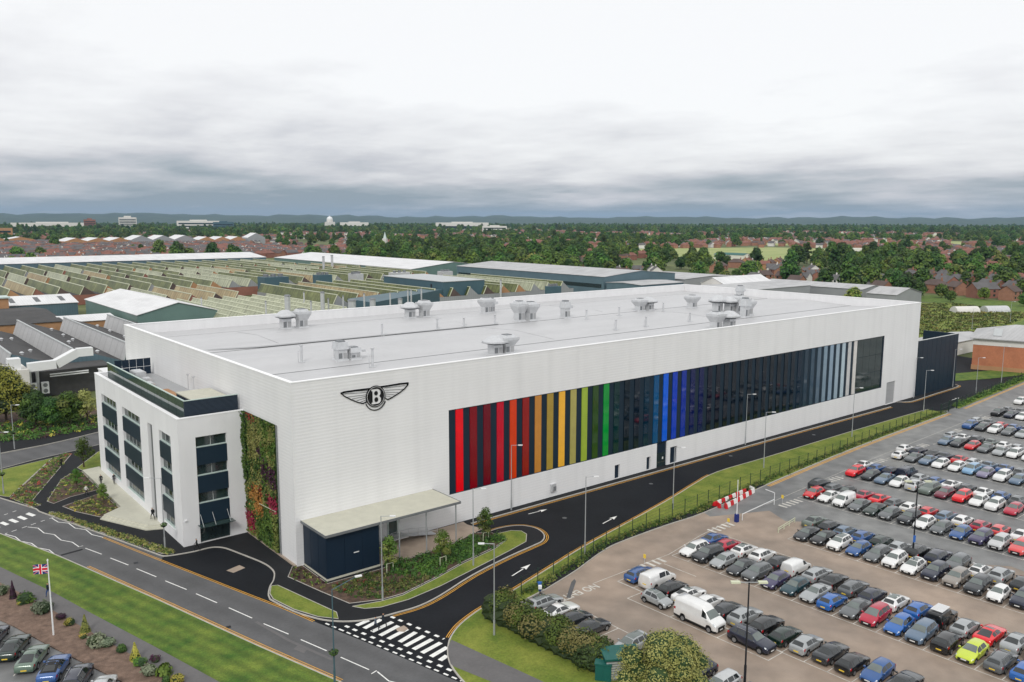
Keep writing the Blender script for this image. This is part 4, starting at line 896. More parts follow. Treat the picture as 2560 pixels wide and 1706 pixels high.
def build_kind(kn):
    K = KINDS[kn]; Ln, W, prof = K['L'], K['W'], K['prof']; van = K.get('van')
    rw = .345 if kn in ('SUV', 'large SUV', 'small SUV', 'panel van', 'off-roader') else .31
    wx = [Ln/2-t*Ln for t in K['wb']]; ar = rw+.055
    def at(t):
        t = min(max(t, 0), 1)
        for a, c in zip(prof, prof[1:]):
            if a[0] <= t <= c[0]:
                u = (t-a[0])/(c[0]-a[0]); return [a[i]+(c[i]-a[i])*u for i in range(1, 5)]
        return prof[-1][1:]
    def sec(t):
        zt, zb, wf, rf = at(t); x = Ln/2-t*Ln; zs = .21 if 0.02 < t < .98 else .28
        for c in wx:
            if abs(x-c) < ar: zs = max(zs, rw+math.sqrt(ar*ar-(x-c)**2)-.02)
        zs = min(zs, zb-.06)
        hw = W/2*wf; wr = W/2*rf; dz = zt-zb
        pts = [(hw*.94, zs), (hw*.99, zs+(zb-zs)*.25), (hw, zs+(zb-zs)*.6), (hw*.985, zs+(zb-zs)*.88), (hw*.945, zb)]
        p6 = (wr, zt-min(.06, dz*.35)); pts.append((pts[4][0]*.42+p6[0]*.58, zb+(p6[1]-zb)*.55))
        pts += [p6, (wr*.72, zt-min(.014, dz*.1)), (0, zt)]
        return x, pts
    def S(t, s):
        x, pts = sec(t); sg = 1
        if s > 8: s = 16-s; sg = -1
        i = min(int(s), 7); u = s-i
        return Vector((x, sg*(pts[i][0]+(pts[i+1][0]-pts[i][0])*u), pts[i][1]+(pts[i+1][1]-pts[i][1])*u))
    ts = {p[0] for p in prof}
    for c in K['wb']:
        for k in range(-4, 5):
            ts.add(min(.999, max(.001, c+k/4*ar/Ln*1.001)))
    for a, c in zip(prof, prof[1:]): ts.add((a[0]+c[0])/2)
    ts = sorted(ts)
    b = MB(); n = len(ts)
    for t in ts:
        x, pts = sec(t)
        ring = [(x, y, z) for y, z in pts]+[(x, -y, z) for y, z in reversed(pts[:-1])]
        b.v += ring
    for i in range(n-1):
        for j in range(16):
            b.f.append((i*17+j, i*17+j+1, (i+1)*17+j+1, (i+1)*17+j)); b.m.append(1 if (j in (0, 15)) else 0)
        b.f.append((i*17+16, i*17, (i+1)*17, (i+1)*17+16)); b.m.append(1)
    b.f.append(tuple(reversed(range(17)))); b.m.append(0); b.f.append(tuple((n-1)*17+j for j in range(17))); b.m.append(0)
    parts = {'body': [b.mesh(kn+'_body', ['car_paint', 'dark_trim'], True)]}
    me = parts['body'][0]
    def pat(t0, t1, s0, s1, nt=3, ns=3, off=.012, mt='car_glass', name='patch', tlow=None):
        q = MB()
        for i in range(nt+1):
            for j in range(ns+1):
                u = i/nt; v = j/ns; s = s0+(s1-s0)*v
                a, c = t0, t1
                if tlow: a, c = tlow[0]+(t0-tlow[0])*v, tlow[1]+(t1-tlow[1])*v
                t = a+(c-a)*u; p = S(t, s)
                e1 = S(t+.004, s)-S(t-.004, s); e2 = S(t, s+.05)-S(t, s-.05); nn = e1.cross(e2)
                nn = nn.normalized() if nn.length > 1e-9 else Vector((0, 0, 1))
                if nn.dot(p-Vector((p.x*.9, 0, .5))) < 0: nn = -nn
                q.v.append(tuple(p+nn*off))
        for i in range(nt):
            for j in range(ns):
                k = i*(ns+1)+j; q.f.append((k, k+1, k+ns+2, k+ns+1)); q.m.append(0)
        return q.mesh(name, mt, True)
    tc_, tf_ = prof[K['cw']][0], prof[K['rf']][0]
    parts['windscreen'] = [pat(tc_+.012, tf_-.004, 6.12, 9.88, 3, 6, name=kn+'_windscreen')]
    if not van:
        tr, tb = prof[K['rr']][0], prof[K['rb']][0]
        if K.get('soft'):
            parts['soft_top'] = [pat(tf_+.0, tb-.02, 5.2, 10.8, 6, 8, off=.015, mt='dark_trim', name='soft_top')]
            parts['rear_window'] = [pat(tr+.03, tb-.06, 6.6, 9.4, 3, 4, off=.03, mt='side_glass', name=kn+'_rear_window')]
        else:
            parts['rear_window'] = [pat(tr+.008, tb-.008, 6.15, 9.85, 3, 6, mt='side_glass', name=kn+'_rear_window')]
    sw = []
    for k, (t0, t1) in enumerate(K['side']):
        for s0, s1 in ((4.18, 5.85), (11.82, 10.15)):
            sk = .045 if k == 0 else 0; sk2 = -.02 if (k == len(K['side'])-1 and not van) else 0
            sw.append(pat(t0+sk, t1+sk2, s0, s1, 3, 2, mt='side_glass', name=kn+'_side_window', tlow=(t0, t1)))
    parts['side_window'] = sw
    parts['headlight'] = [pat(.012, .075, 3.2, 4.75, 2, 2, mt='head_lamp', name='headlight'), pat(.012, .075, 12.8, 11.25, 2, 2, mt='head_lamp', name='headlight')]
    a, c = (.93, .982) if not van else (.955, .992)
    parts['tail_light'] = [pat(a, c, 2.5, 4.0 if not van else 3.6, 2, 2, mt='tail_lamp', name='tail_light'), pat(a, c, 13.5, 12.0 if not van else 12.4, 2, 2, mt='tail_lamp', name='tail_light')]
    zt0 = prof[0][1]; xf = Ln/2; xr = -Ln/2; zr = prof[-1][2]
    q = MB(); q.box(xf, xf+.02, -.56, .56, .30, zt0-.02); parts['grille'] = [q.mesh('grille', 'dark_trim')]
    q = MB(); q.box(xf+.02, xf+.03, -.26, .26, .40, .51); parts['front_plate'] = [q.mesh('front_plate', 'plate_white')]
    zq = zr-.16 if not van else .75
    q = MB(); q.box(xr-.02, xr-.003, -.26, .26, zq, zq+.12); parts['rear_plate'] = [q.mesh('rear_plate', 'plate_yellow')]
    tm = prof[K['cw']][0]+.06; pm = S(tm, 4.0)
    ms = []
    for sg in (1, -1):
        q = MB(); y = pm.y*sg; q.box(pm.x-.07, pm.x+.06, min(y, y+.2*sg), max(y, y+.2*sg), pm.z+.0, pm.z+.14); ms.append(q.mesh('mirror', 'car_paint'))
    parts['mirror'] = ms
    if kn == 'off-roader':
        q = MB(); q.cyl((xr-.02, 0, .95), (xr-.22, 0, .95), .36, .36, 16); parts['spare_wheel'] = [q.mesh('spare_wheel', 'tyre')]
        parts['roof_bar'] = []
        for k in range(7):
            q = MB(); x = .35-k*.3; q.box(x-.09, x+.09, -.62, .62, 1.92, 1.98); parts['roof_bar'].append(q.mesh('roof_bar', 'lamp_white'))
    q = MB(); q.cyl((0, -.11, 0), (0, .11, 0), rw, rw, 16); wm_ = q.mesh('wheel', 'tyre')
    q = MB(); q.cyl((0, -.125, 0), (0, .125, 0), rw*.66, rw*.60, 10); rm_ = q.mesh('rim', 'rim')
    yw = W/2-.13
    parts['_wheels'] = [(wm_, rm_, (x, sg*yw, rw)) for x in wx for sg in (1, -1)]
    q = MB()
    hx = Ln*.14; zr_ = prof[6][1]
    for sg in (1, -1): q.bar((hx*.3, sg*W*.29, zr_-.01), (-Ln*.30, sg*W*.28, zr_-.02), .05, .06)
    parts['_rails'] = q.mesh('roof_rail', 'rim')
    parts['_pano'] = pat(tf_+.02, prof[K['rr']][0]-.08, 6.7, 9.3, 3, 4, name='glass_roof', off=.014)
    return parts
KM = {k: build_kind(k) for k in KINDS}
PAINT = {'white': 'e4e4e2', 'silver': '9ea2a3', 'grey': '5c6062', 'dark grey': '2c3034', 'black': '101214', 'navy': '141d33', 'blue': '24528c', 'bright blue': '1d60ac', 'mid blue': '2a5590', 'light blue': '7fa6c6', 'blue-grey': '5b7086', 'red': 'c8141c', 'bright red': 'e01622', 'coral': 'd84a4a', 'crimson': 'b01c38', 'burgundy': '6e1830',
         'green': '1c4030', 'dark green': '10281f', 'teal': '0f3a44', 'lime': 'c4d53c', 'taupe': '8b847c', 'purple': '3a3458', 'lilac grey': '7c7690', 'grey-green': '5e6a62', 'sage': '5f7364', 'light grey': 'bfc1c1'}
def make_car(kn, paint, x, y, heading, label, group, full=True, extra='', category=None):
    K = KM[kn]; cat = 'van' if 'van' in kn else 'car'
    t = thing('parked_van' if cat == 'van' else 'parked_car', label, cat, group, (x, y, .004), heading)
    colr = (*s2l(PAINT[paint]), 1)
    skip = ('mirror', 'front_plate', 'grille') if not full else ()
    facing_rear = math.cos(heading) > .3
    for nm, ml in K.items():
        if nm.startswith('_') or nm in skip: continue
        if not full and ((facing_rear and nm in ('headlight',)) or (not facing_rear and nm in ('tail_light', 'rear_plate'))): continue
        for me in ml:
            o = link(nm, me, t)
            if nm in ('body', 'mirror'): o.color = colr
    for wm_, rm_, p in K['_wheels']:
        o = link('wheel', wm_, t, loc=p)
        if full: link('rim', rm_, o)
    if 'r' in extra: link('roof_rails', K['_rails'], t)
    if 'p' in extra: link('glass_roof', K['_pano'], t)
    return t
SH = {'H': 'hatchback', 'C': 'city car', 'S': 'saloon', 'E': 'estate', 'U': 'SUV', 'u': 'small SUV', 'L': 'large SUV', 'M': 'MPV', 'P': 'coupe', 'V': 'small van', 'T': 'passenger van', 'O': 'off-roader'}
TILT = .030
def rowx(X0, y): return X0+TILT*(-27-y)
ROWN = {'A': 'front row behind the parallel bays', 'B': 'second row from the bottom edge', 'C': 'third row from the bottom edge', 'D': 'fourth row from the bottom edge', 'E': 'fifth row from the bottom edge', 'F': 'sixth row from the bottom edge', 'G': 'seventh row from the bottom edge', 'H': 'eighth row from the bottom edge', 'I': 'ninth row from the bottom edge', 'J': 'farthest row'}
crng = random.Random(11)
def half_row(row, half, X0, y0, spec, pitch=2.445):
    """one line of bays; spec entries: paint/kind/facing/extras"""
    cars = [s.strip() for s in spec.split(',')]
    for i, s in enumerate(cars):
        if s in ('', '-'): continue
        pt, kd, fc, *ex = s.split('/'); ex = ex[0] if ex else ''
        kn = SH[kd]; Ln = KINDS[kn]['L']; y = y0-pitch*(i+.5)+crng.uniform(-.14, .14)
        base = X0+(.3 if half == 'near' else 5.2)+crng.uniform(-.15, .25)
        x = rowx(base, y)+Ln/2
        hd = (math.pi if fc == 'F' else 0)+TILT+crng.uniform(-.018, .018)
        art = ('an ' if pt[0] in 'aeiou' else 'a ')
        end = 'nose' if fc == 'F' else 'tail'
        where = ROWN[row]; side = 'camera side' if half == 'near' else 'far side'
        lab = f'{pt} {kn}, {ordinal(i)} from the lane, {side} of the {where}'
        if row in 'GHIJ': lab = f'{pt} {kn} {end} on, {ordinal(i)} from the lane, {side}, {where}'
        lab = lab.replace(' from the bottom edge', ' up').replace('camera side', 'near side').replace('front row behind the parallel bays', 'front row')
        make_car(kn, pt, x, y, hd, lab, f'cars in the {where}', full=row in 'ABC' or (row == 'D' and half == 'near'), extra=ex)
def bay_lines(X0, y0, n, both=True, pitch=2.445, m='worn_white'):
    b = MB()
    y1 = y0-n*pitch
    b.ribbon([(rowx(X0, y0), y0), (rowx(X0, y1), y1)], .10, .009)
    if both: b.ribbon([(rowx(X0+4.95, y0), y0), (rowx(X0+4.95, y1), y1)], .10, .009)
    for k in range(n+1):
        y = y0-k*pitch; b.ribbon([(rowx(X0, y)+.06, y), (rowx(X0+(9.9 if both else 4.9), y), y)], .09, .0095)
    b.build('bay_marking', m, lot)
RB = 39.45
half_row('A', 'near', 28.3, -27.9, 'mid blue/E/R/r,white/T/R,black/H/R,white/S/R/p,white/H/R,dark grey/H/R,silver/U/R,black/U/R,dark green/H/R,silver/H/R,dark grey/S/R,black/H/R,blue/H/F,dark grey/P/R,silver/S/R,dark grey/H/R,grey/U/F')
bay_lines(28.2, -27.9, 18, False)
half_row('B', 'near', RB, -26.9, 'white/E/F,dark grey/L/F,silver/H/F,dark grey/S/F,grey/U/F,purple/H/F,teal/H/F,silver/S/F,bright blue/H/R,grey/S/F,crimson/M/F,bright blue/H/F,blue-grey/U/F,black/U/R,lime/H/F,grey/E/R/r,bright blue/H/R')
half_row('B', 'far', RB, -26.6, 'mid blue/S/R,crimson/H/R,white/H/R/p,white/u/R,dark grey/H/R,white/V/R,silver/E/R,black/S/R,grey/E/R/r,navy/H/R,white/H/R/p,bright blue/H/R,black/O/R,silver/H/R,bright red/P/R/p,silver/S/R,grey/H/R')
bay_lines(RB, -26.9, 18)
RC = 56.0
half_row('C', 'near', RC, -33.1, 'dark grey/S/F,black/S/F,white/u/F/p,blue/H/F,grey/E/F/r,white/u/F,white/H/F/p,navy/U/F,taupe/U/F,dark grey/U/F,white/C/F,navy/U/F')
half_row('C', 'far', RC, -31.3, 'grey-green/S/R,dark grey/H/R,blue-grey/H/R,mid blue/H/R,dark green/H/R,silver/H/R,black/U/R/r,navy/L/R,grey/U/F,white/H/R/p,silver/U/R,dark grey/H/R')
bay_lines(RC, -33.1, 13)
RD = 72.55
half_row('D', 'near', RD, -24.4, 'red/H/F,white/S/F,white/V/F,grey/S/F,dark green/S/F,grey/H/F,dark grey/U/F,white/H/F,grey/H/F,blue/H/F,purple/U/F,light grey/u/F,coral/U/F')
half_row('D', 'far', RD, -22.6, 'dark grey/U/R,grey/E/R,black/C/F,crimson/S/R,bright red/S/R,grey/H/R,white/H/R,red/H/R,blue-grey/E/R,white/H/R,crimson/H/R,coral/H/R,white/S/R')
bay_lines(RD, -24.4, 14)
RE = 88.5
half_row('E', 'near', RE, -22.8, 'bright red/u/F,dark grey/H/F,blue-grey/S/F,white/H/F,light grey/U/R,grey-green/L/F,burgundy/H/F,bright red/u/F,white/H/F,white/u/F,crimson/H/F')
half_row('E', 'far', RE, -21.6, 'white/S/R,blue/H/R,navy/H/R,navy/T/R,silver/H/R,blue/H/R,white/P/R,dark grey/H/R,white/S/R,blue/H/R,grey/H/R')
bay_lines(RE, -22.8, 12)
RF = 104.9
half_row('F', 'near', RF, -22.4, 'white/H/R,grey/S/F,blue-grey/S/F,white/H/F,white/H/F,light blue/M/F,lilac grey/H/F,white/U/F,blue-grey/H/F,grey/S/F')
half_row('F', 'far', RF, -21.0, 'white/H/R,navy/E/R,black/P/R,navy/S/R,red/S/R,light grey/E/R/r,blue-grey/S/R,blue/S/R,grey/H/R')
bay_lines(RF, -22.4, 10)
RG = 121.6
half_row('G', 'near', RG, -23.2, 'blue-grey/S/F,dark grey/H/F,red/H/F,grey/S/F,silver/S/F,white/M/F,white/H/F,grey/S/F')
half_row('G', 'far', RG, -22.0, 'silver/E/R,white/S/R,dark grey/U/R,grey-green/S/R,white/H/R,silver/H/R')
bay_lines(RG, -23.2, 8)
RH = 138.6
half_row('H', 'near', RH, -20.8, 'blue/U/F,dark grey/H/F,white/U/F,grey/H/F,silver/S/F,grey/H/F')
half_row('H', 'far', RH, -20.2, 'silver/E/R,grey/S/R,red/H/R,blue/H/R,blue/H/R,grey/S/R')
bay_lines(RH, -20.8, 6)
RI = 155.6
half_row('I', 'near', RI, -19.8, 'black/U/F,navy/S/F,white/H/F,grey/S/F')
half_row('I', 'far', RI, -20.0, 'grey/H/R,grey/S/R,silver/H/R,dark grey/H/R')
bay_lines(RI, -19.8, 5)
half_row('J', 'near', 172.5, -18.4, 'white/U/F,dark grey/H/F,white/H/F'); bay_lines(172.5, -18.4, 4)
# long bays in front of row A, parked parallel to the lane
b = MB(); b.ribbon([(25.8, -31.8), (26.5, -50.1)], .1, .009); b.ribbon([(28.3, -27.9), (29, -50)], .1, .0092)
for y, xa, xb in ((-31.8, 25.8, 28.3), (-37.9, 26, 28.5), (-44, 26.3, 28.6), (-50, 26.5, 29)): b.ribbon([(xa, y), (xb, y)], .1, .0094)
b.build('bay_marking', 'worn_white', lot)
G2 = 'vehicles in the long bays'
make_car('city car', 'silver', 27.3, -34.9, -math.pi/2+.02, 'silver city car with a black roof parked in front of the white panel van', G2, extra='p')
make_car('panel van', 'white', 27.35, -40.9, -math.pi/2+.01, 'tall white high-roof panel van in the long bay', G2)
make_car('large SUV', 'navy', 27.7, -47.2, -math.pi/2+.01, 'long navy SUV in the bay beyond the tall white van', G2, extra='r')
# cars half hidden behind the hedge
G3 = 'cars behind the roadside hedge'
for i, (kn, pt, y, fc) in enumerate((('estate', 'silver', -27.4, 0), ('coupe', 'white', -30.0, 0), ('hatchback', 'dark grey', -32.4, 0), ('saloon', 'dark grey', -34.9, 0))):
    make_car(kn, pt, 16.9, y, fc+.03, f'{pt} {kn} tucked behind the roadside hedge, {ordinal(i)} from the fence', G3, extra='p' if i == 0 else '')
make_car('SUV', 'silver', 17.3, -40.2, math.pi+.05, 'silver SUV with a glass roof beside the green cabin', G3, extra='p')
b = MB(); b.ribbon([(19.6, -26.3), (19.9, -42)], .1, .009)
for k in range(7): b.ribbon([(14.8, -26.3-k*2.45), (19.7, -26.3-k*2.45)], .09, .0094)
b.build('bay_marking', 'worn_white', lot)
G4 = 'cars at the bottom edge behind the big tree'
for kn, pt, x, y, hd, lb in (('hatchback', 'navy', 18.6, -47.6, math.pi, 'navy hatchback half hidden behind the big tree at the bottom edge'), ('estate', 'light grey', 18.4, -50.3, math.pi, 'pale grey estate at the bottom edge beside the dark lamp post'), ('hatchback', 'blue', 18.3, -53.0, math.pi, 'blue hatchback cut by the bottom edge right of the dark lamp post'), ('hatchback', 'grey', 17.6, -57.6, 0, 'grey hatchback at the bottom edge, last before the frame ends')):
    make_car(kn, pt, x, y, hd+.03, lb, G4)
# angled bays at the lower left
hdl = rad(62)
G5 = 'cars parked along the mulch bed'
for i, (kn, pt, x, y, lb) in enumerate((('coupe', 'navy', -32.3, 2.3, 'navy coupe cut by the left edge beside the mulch bed'), ('coupe', 'dark green', -30.95, -1.3, 'dark green coupe beside the mulch bed left of the sage one'), ('coupe', 'sage', -29.9, -4.85, 'sage green coupe between the dark green coupe and the blue convertible'), ('convertible', 'mid blue', -28.65, -8.3, 'mid blue convertible with its black soft top up'), ('large SUV', 'navy', -27.45, -11.9, 'navy SUV right of the blue convertible at the bottom edge'), ('SUV', 'light grey', -26.15, -15.4, 'pale grey car at the bottom edge, last beside the mulch bed'))):
    make_car(kn, pt, x, y, hdl, lb, G5, extra='r' if i == 4 else '')
b = MB()
for i in range(7):
    c = Vector((-32.1+1.22*i, 4.6-3.5*i)); e = c-Vector((math.cos(hdl), math.sin(hdl)))*4.6; b.ribbon([tuple(c), tuple(e)], .1, .008)
b.build('bay_marking', 'worn_white', lot)
make_car('hatchback', 'blue', 209, 14.5, -.4, 'blue hatchback beside the brick building at the right edge', 'cars by the brick building', full=False)
# walkway bars along the lane at the end of each aisle
b = MB()
for X0, y in ((RB-6.9, -26.3), (RB+10.6, -24.0), (RC+10.8, -24.4), (RD+10.2, -22.2), (RE+10.4, -21.6), (RF+10.6, -21.6), (RG+10.8, -20.6), (RH+10.8, -19.6)):
    for k in range(5):
        x = X0+.5+k*1.05; b.ribbon([(x, y), (x, y-1.5)], .45, .0096)
b.ribbon([(25.5, -26.5), (39.5, -26.4)], .08, .0093); b.ribbon([(39.5, -26.4), (48, -24.8), (55.4, -24)], .1, .0093); b.ribbon([(66, -23.1), (100, -20.9), (156, -18.6)], .08, .0093)
b.ribbon([(50.5, -26.5), (50.6, -31.5)], .1, .0093); b.ribbon([(50.9, -33.5), (51, -39)], .1, .0093); b.ribbon([(36.6, -28), (36.7, -33)], .1, .0093)
b.build('walkway_marking', 'worn_white', lot)


# ---------------------------------------------------------------- fence, lamps, barriers
fence = thing('mesh_fence', 'dark green mesh fence on slim posts along the car park', 'fence')
FL = [(10.9, -25.2), (13.4, -24.4), (16, -23.7), (21, -22.8), (26.6, -21.7), (33, -20.0), (38.8, -19.0), (48.5, -18.3), (56, -17.9), (66, -17.0), (78, -16.2), (93, -15.7), (107, -14.6), (123, -13.8), (146, -12.6)]
FP = walk(FL, 3.05)
pm_ = MB(); pm_.box(-.04, .04, -.04, .04, 0, 2.35); pm_ = pm_.mesh('post', 'dark_green_metal')
for k, (p, d) in enumerate(FP):
    link('post', pm_, fence, loc=(p.x, p.y, .05), rz=math.atan2(d.y, d.x))
    if k+1 < len(FP):
        q = FP[k+1][0]; b = MB()
        for z in (.3, .8, 1.3, 1.8, 2.25): b.bar((p.x, p.y, z), (q.x, q.y, z), .012, .022)
        for j in range(1, 9):
            c = p+(q-p)*j/9; b.bar((c.x, c.y, .2), (c.x, c.y, 2.25), .008, .008)
        b.build('mesh_panel', 'dark_green_metal', fence)
f2 = thing('mesh_fence', 'far stretch of dark green mesh fence past the gate', 'fence')
FP = walk([(158.5, -12.0), (180, -10.2), (200, -8.7), (213, -7.6)], 3.05)
for k, (p, d) in enumerate(FP):
    link('post', pm_, f2, loc=(p.x, p.y, .05), rz=math.atan2(d.y, d.x))
    if k+1 < len(FP):
        q = FP[k+1][0]; b = MB()
        for z in (.3, 1.3, 2.25): b.bar((p.x, p.y, z), (q.x, q.y, z), .012, .022)
        for j in range(1, 7):
            c = p+(q-p)*j/7; b.bar((c.x, c.y, .2), (c.x, c.y, 2.25), .008, .008)
        b.build('mesh_panel', 'dark_green_metal', f2)
gt = thing('fence_gate', 'dark green double gate in the fence at the far end', 'gate')
for k, (x, y) in enumerate(((148.5, -12.7), (153.2, -12.4), (157.9, -12.1))):
    b = MB(); b.box(x-.08, x+.08, y-.08, y+.08, 0, 2.5); b.build('gate_post', 'dark_green_metal', gt)
for x0, x1 in ((148.7, 153.1), (153.3, 157.8)):
    b = MB()
    for z in (.3, 1.3, 2.3): b.bar((x0, -12.7+(x0-148.5)*.064, z), (x1, -12.7+(x1-148.5)*.064, z), .04, .05)
    for j in range(15):
        x = x0+(x1-x0)*j/14; y = -12.7+(x-148.5)*.064; b.bar((x, y, .25), (x, y, 2.3), .02, .02)
    b.build('gate_leaf', 'dark_green_metal', gt)
def lamp(x, y, h, ang, label, arm=1.1, m='lamp_steel', basket=False, lift=0.):
    t = thing('street_lamp', label, 'lamp post', 'street lamps', (x, y, .1), ang)
    b = MB(); b.cyl((0, 0, 0), (0, 0, h*.16), .11, .11, 8); b.cyl((0, 0, h*.16), (0, 0, h), .075, .05, 8); b.build('pole', m, t)
    b = MB(); b.cyl((0, 0, h-.04), (arm, 0, h+lift), .04, .035, 6); b.build('arm', m, t)
    b = MB(); b.box(arm-.1, arm+.55, -.13, .13, h+lift-.05, h+lift+.06); b.box(arm, arm+.5, -.1, .1, h+lift-.08, h+lift-.05); b.build('lamp_head', 'lamp_white', t)
    if basket:
        b = MB(); rr = random.Random(3)
        b.cyl((0, 0, 2.9), (0, 0, 3.15), .12, .42, 8); b.leafball((0, 0, 3.25), (.5, .5, .3), 90, .2, rr, 1, low=-.3); b.build('hanging_basket', ['dark_trim', 'leaf_dark'], t)
AR = math.atan2(r2.y, r2.x)      # direction across the view
for x, y, h, a, lb in ((3.58, -14.72, 10, AR, 'steel lamp post in the lawn below the navy enclosure'), (8.49, -29.07, 10, AR+math.pi, 'steel lamp post beside the corner hedge'), (17.39, -13.45, 10, AR, 'steel lamp post on the grass right of the canopy'), (33.88, -.75, 10, AR, 'steel lamp post against the wall in front of the red fins'),
                       (30.85, -19.6, 10.4, AR, 'steel lamp post on the fence line nearest the road nose'), (53.1, -15.6, 9.5, AR, 'steel lamp post on the fence verge left of the red and white barriers'), (82.0, -11.8, 10, AR, 'steel lamp post on the verge in front of the black fins'), (92.3, -.7, 10, AR, 'steel lamp post against the wall in front of the black fins'),
                       (114.3, -10.4, 10, AR, 'steel lamp post on the verge in front of the pale fins'), (148.35, -8.95, 9.5, AR, 'steel lamp post at the end of the verge by the gate'), (161.2, -.6, 10, AR, 'thin lamp post at the far corner of the white hall'), (182.9, -.55, 10, AR, 'lamp post in front of the navy screen wall end'),
                       (179.6, -7.6, 9, AR, 'lamp post on the bend beyond the navy screen wall'), (198.5, -6.4, 10, AR, 'tall lamp post in front of the brick building'), (308.8, 46, 8.5, AR, 'far lamp post in front of the allotments'), (348.4, 46.6, 9, AR, 'far lamp post at the right of the allotments')):
    lamp(x, y, h, a, lb)
lamp(-8.9, -27.2, 9.4, AR+.5, 'green street lamp with a flower basket at the bottom crossing', 2.3, 'steel_blue', True, .75)
lamp(-10.9, 16.5, 9.6, AR+math.pi, 'street lamp with a flower basket in front of the office corner', 1.6, 'lamp_steel', True)
lamp(-17.8, 84, 8.5, AR, 'street lamp by the side road behind the office', 1.0, 'lamp_steel', True)
lamp(-23.7, 55.3, 10, AR, 'street lamp with a flower basket on the lawn at the left edge', 1.0, 'lamp_steel', True)
def lot_lamp(x, y, h, label):
    t = thing('car_park_lamp', label, 'lamp post', 'car park lamps', (x, y, .0), AR)
    b = MB(); b.cyl((0, 0, 0), (0, 0, 2.2), .13, .13, 8); b.cyl((0, 0, 2.2), (0, 0, h), .09, .07, 8); b.build('pole', 'black_metal', t)
    b = MB(); b.bar((-1.0, 0, h), (1.0, 0, h), .07, .07); b.build('cross_arm', 'lamp_steel', t)
    for s in (-1, 1):
        b = MB(); b.box(s*1.25-.42, s*1.25+.42, -.2, .2, h-.06, h+.1); b.build('floodlight', 'pale_trim', t)
    return t
lot_lamp(20.6, -51.4, 10.3, 'black car park lamp with two floodlights at the bottom edge')
t = lot_lamp(62.4, -47.2, 10.4, 'black car park lamp standing among the cars of the third row')
b = MB(); b.box(-.16, .16, -.16, -.12, 2.4, 3.3); b.build('sign', 'blue_sign', t)
# flagpole
fp = thing('flagpole', 'white flagpole with a Union flag by the mulch bed', 'flagpole', None, (-27.2, -.16, .1))
b = MB(); b.cyl((0, 0, 0), (0, 0, 8.15), .09, .05, 8); b.cyl((0, 0, 8.15), (0, 0, 8.3), .09, .05, 8); b.build('pole', 'lamp_white', fp)
def flag_quad(b, u0, v0, u1, v1, u2, v2, u3, v3, mi, lay):
    out = []
    for u, v in ((u0, v0), (u1, v1), (u2, v2), (u3, v3)): out.append((u, v))
    n = 6
    for i in range(n):
        f = lambda a, c, t: a+(c-a)*t
        for q in ((i/n, (i+1)/n),):
            p = []
            for t0, e in ((q[0], 0), (q[1], 0), (q[1], 1), (q[0], 1)):
                uu = f(f(out[0][0], out[1][0], t0), f(out[3][0], out[2][0], t0), e); vv = f(f(out[0][1], out[1][1], t0), f(out[3][1], out[2][1], t0), e)
                d = Vector((-r2.x, -r2.y, 0)); nn = Vector((-fw.x, -fw.y, 0))
                w_ = .16*math.sin(uu*4.2)*uu/1.8
                p.append(tuple(Vector((0, 0, 6.75))+d*(.06+uu)+Vector((0, 0, vv-.10*uu))+nn*(w_+lay)))
            b.face(p, mi)
fb = MB(); FW, FH = 1.5, 1.05
for lay in (1, -1):
    e = .006*lay
    flag_quad(fb, 0, 0, FW, 0, FW, FH, 0, FH, 0, 0 if lay > 0 else -.001)
    for (a0, b0, a1, b1) in ((0, 0, FW, FH), (0, FH, FW, 0)):
        d = Vector((a1-a0, b1-b0)).normalized(); q = Vector((-d.y, d.x))*.125; q2 = Vector((-d.y, d.x))*.05
        flag_quad(fb, a0-q.x*.0, max(0, min(FH, b0-abs(q.y))) if b0 else 0, a1, b1-abs(q.y) if b1 else 0, a1, b1 if b1 else abs(q.y), a0, b0 if b0 else abs(q.y), 1, e)
        flag_quad(fb, a0, b0-.09 if b0 else .02, a1, b1-.09 if b1 else .02, a1, b1-.02 if b1 else .09, a0, b0-.02 if b0 else .09, 2, e*2)
    flag_quad(fb, 0, FH/2-.21, FW, FH/2-.21, FW, FH/2+.21, 0, FH/2+.21, 1, e*3); flag_quad(fb, FW/2-.21, 0, FW/2+.21, 0, FW/2+.21, FH, FW/2-.21, FH, 1, e*3)
    flag_quad(fb, 0, FH/2-.125, FW, FH/2-.125, FW, FH/2+.125, 0, FH/2+.125, 2, e*4); flag_quad(fb, FW/2-.125, 0, FW/2+.125, 0, FW/2+.125, FH, FW/2-.125, FH, 2, e*4)
fb.build('flag', ['flag_blue', 'flag_white', 'flag_red'], fp)
# red and white water barriers
bm = MB()
bm.prism([(-.5, -.22), (.5, -.22), (.5, .22), (-.5, .22)], 0, .12)
bm.v += [(-.5, -.2, .12), (.5, -.2, .12), (.5, .2, .12), (-.5, .2, .12), (-.5, -.09, .68), (.5, -.09, .68), (.5, .09, .68), (-.5, .09, .68)]
k = len(bm.v)-8
for q in ((0, 1, 5, 4), (1, 2, 6, 5), (2, 3, 7, 6), (3, 0, 4, 7), (4, 5, 6, 7)): bm.f.append(tuple(k+i for i in q)); bm.m.append(0)
br = [bm.mesh('barrier', 'barrier_red'), bm.mesh('barrier', 'barrier_white')]
BN = walk([(59.4, -18.6), (68.4, -17.7)], 1.06); BS = walk([(60.6, -20.1), (69.3, -18.5)], 1.06)
for row, lst in (('rear', BN), ('front', BS)):
    for k, (p, d) in enumerate(lst):
        c_ = 'red' if (k+(row == 'front')) % 2 == 0 else 'white'
        link('road_barrier', br[0 if c_ == 'red' else 1], None, f'{c_} plastic road barrier, {ordinal(k)} from the left in the {row} line', 'barrier', 'red and white road barriers', None, (p.x, p.y, .01), math.atan2(d.y, d.x))
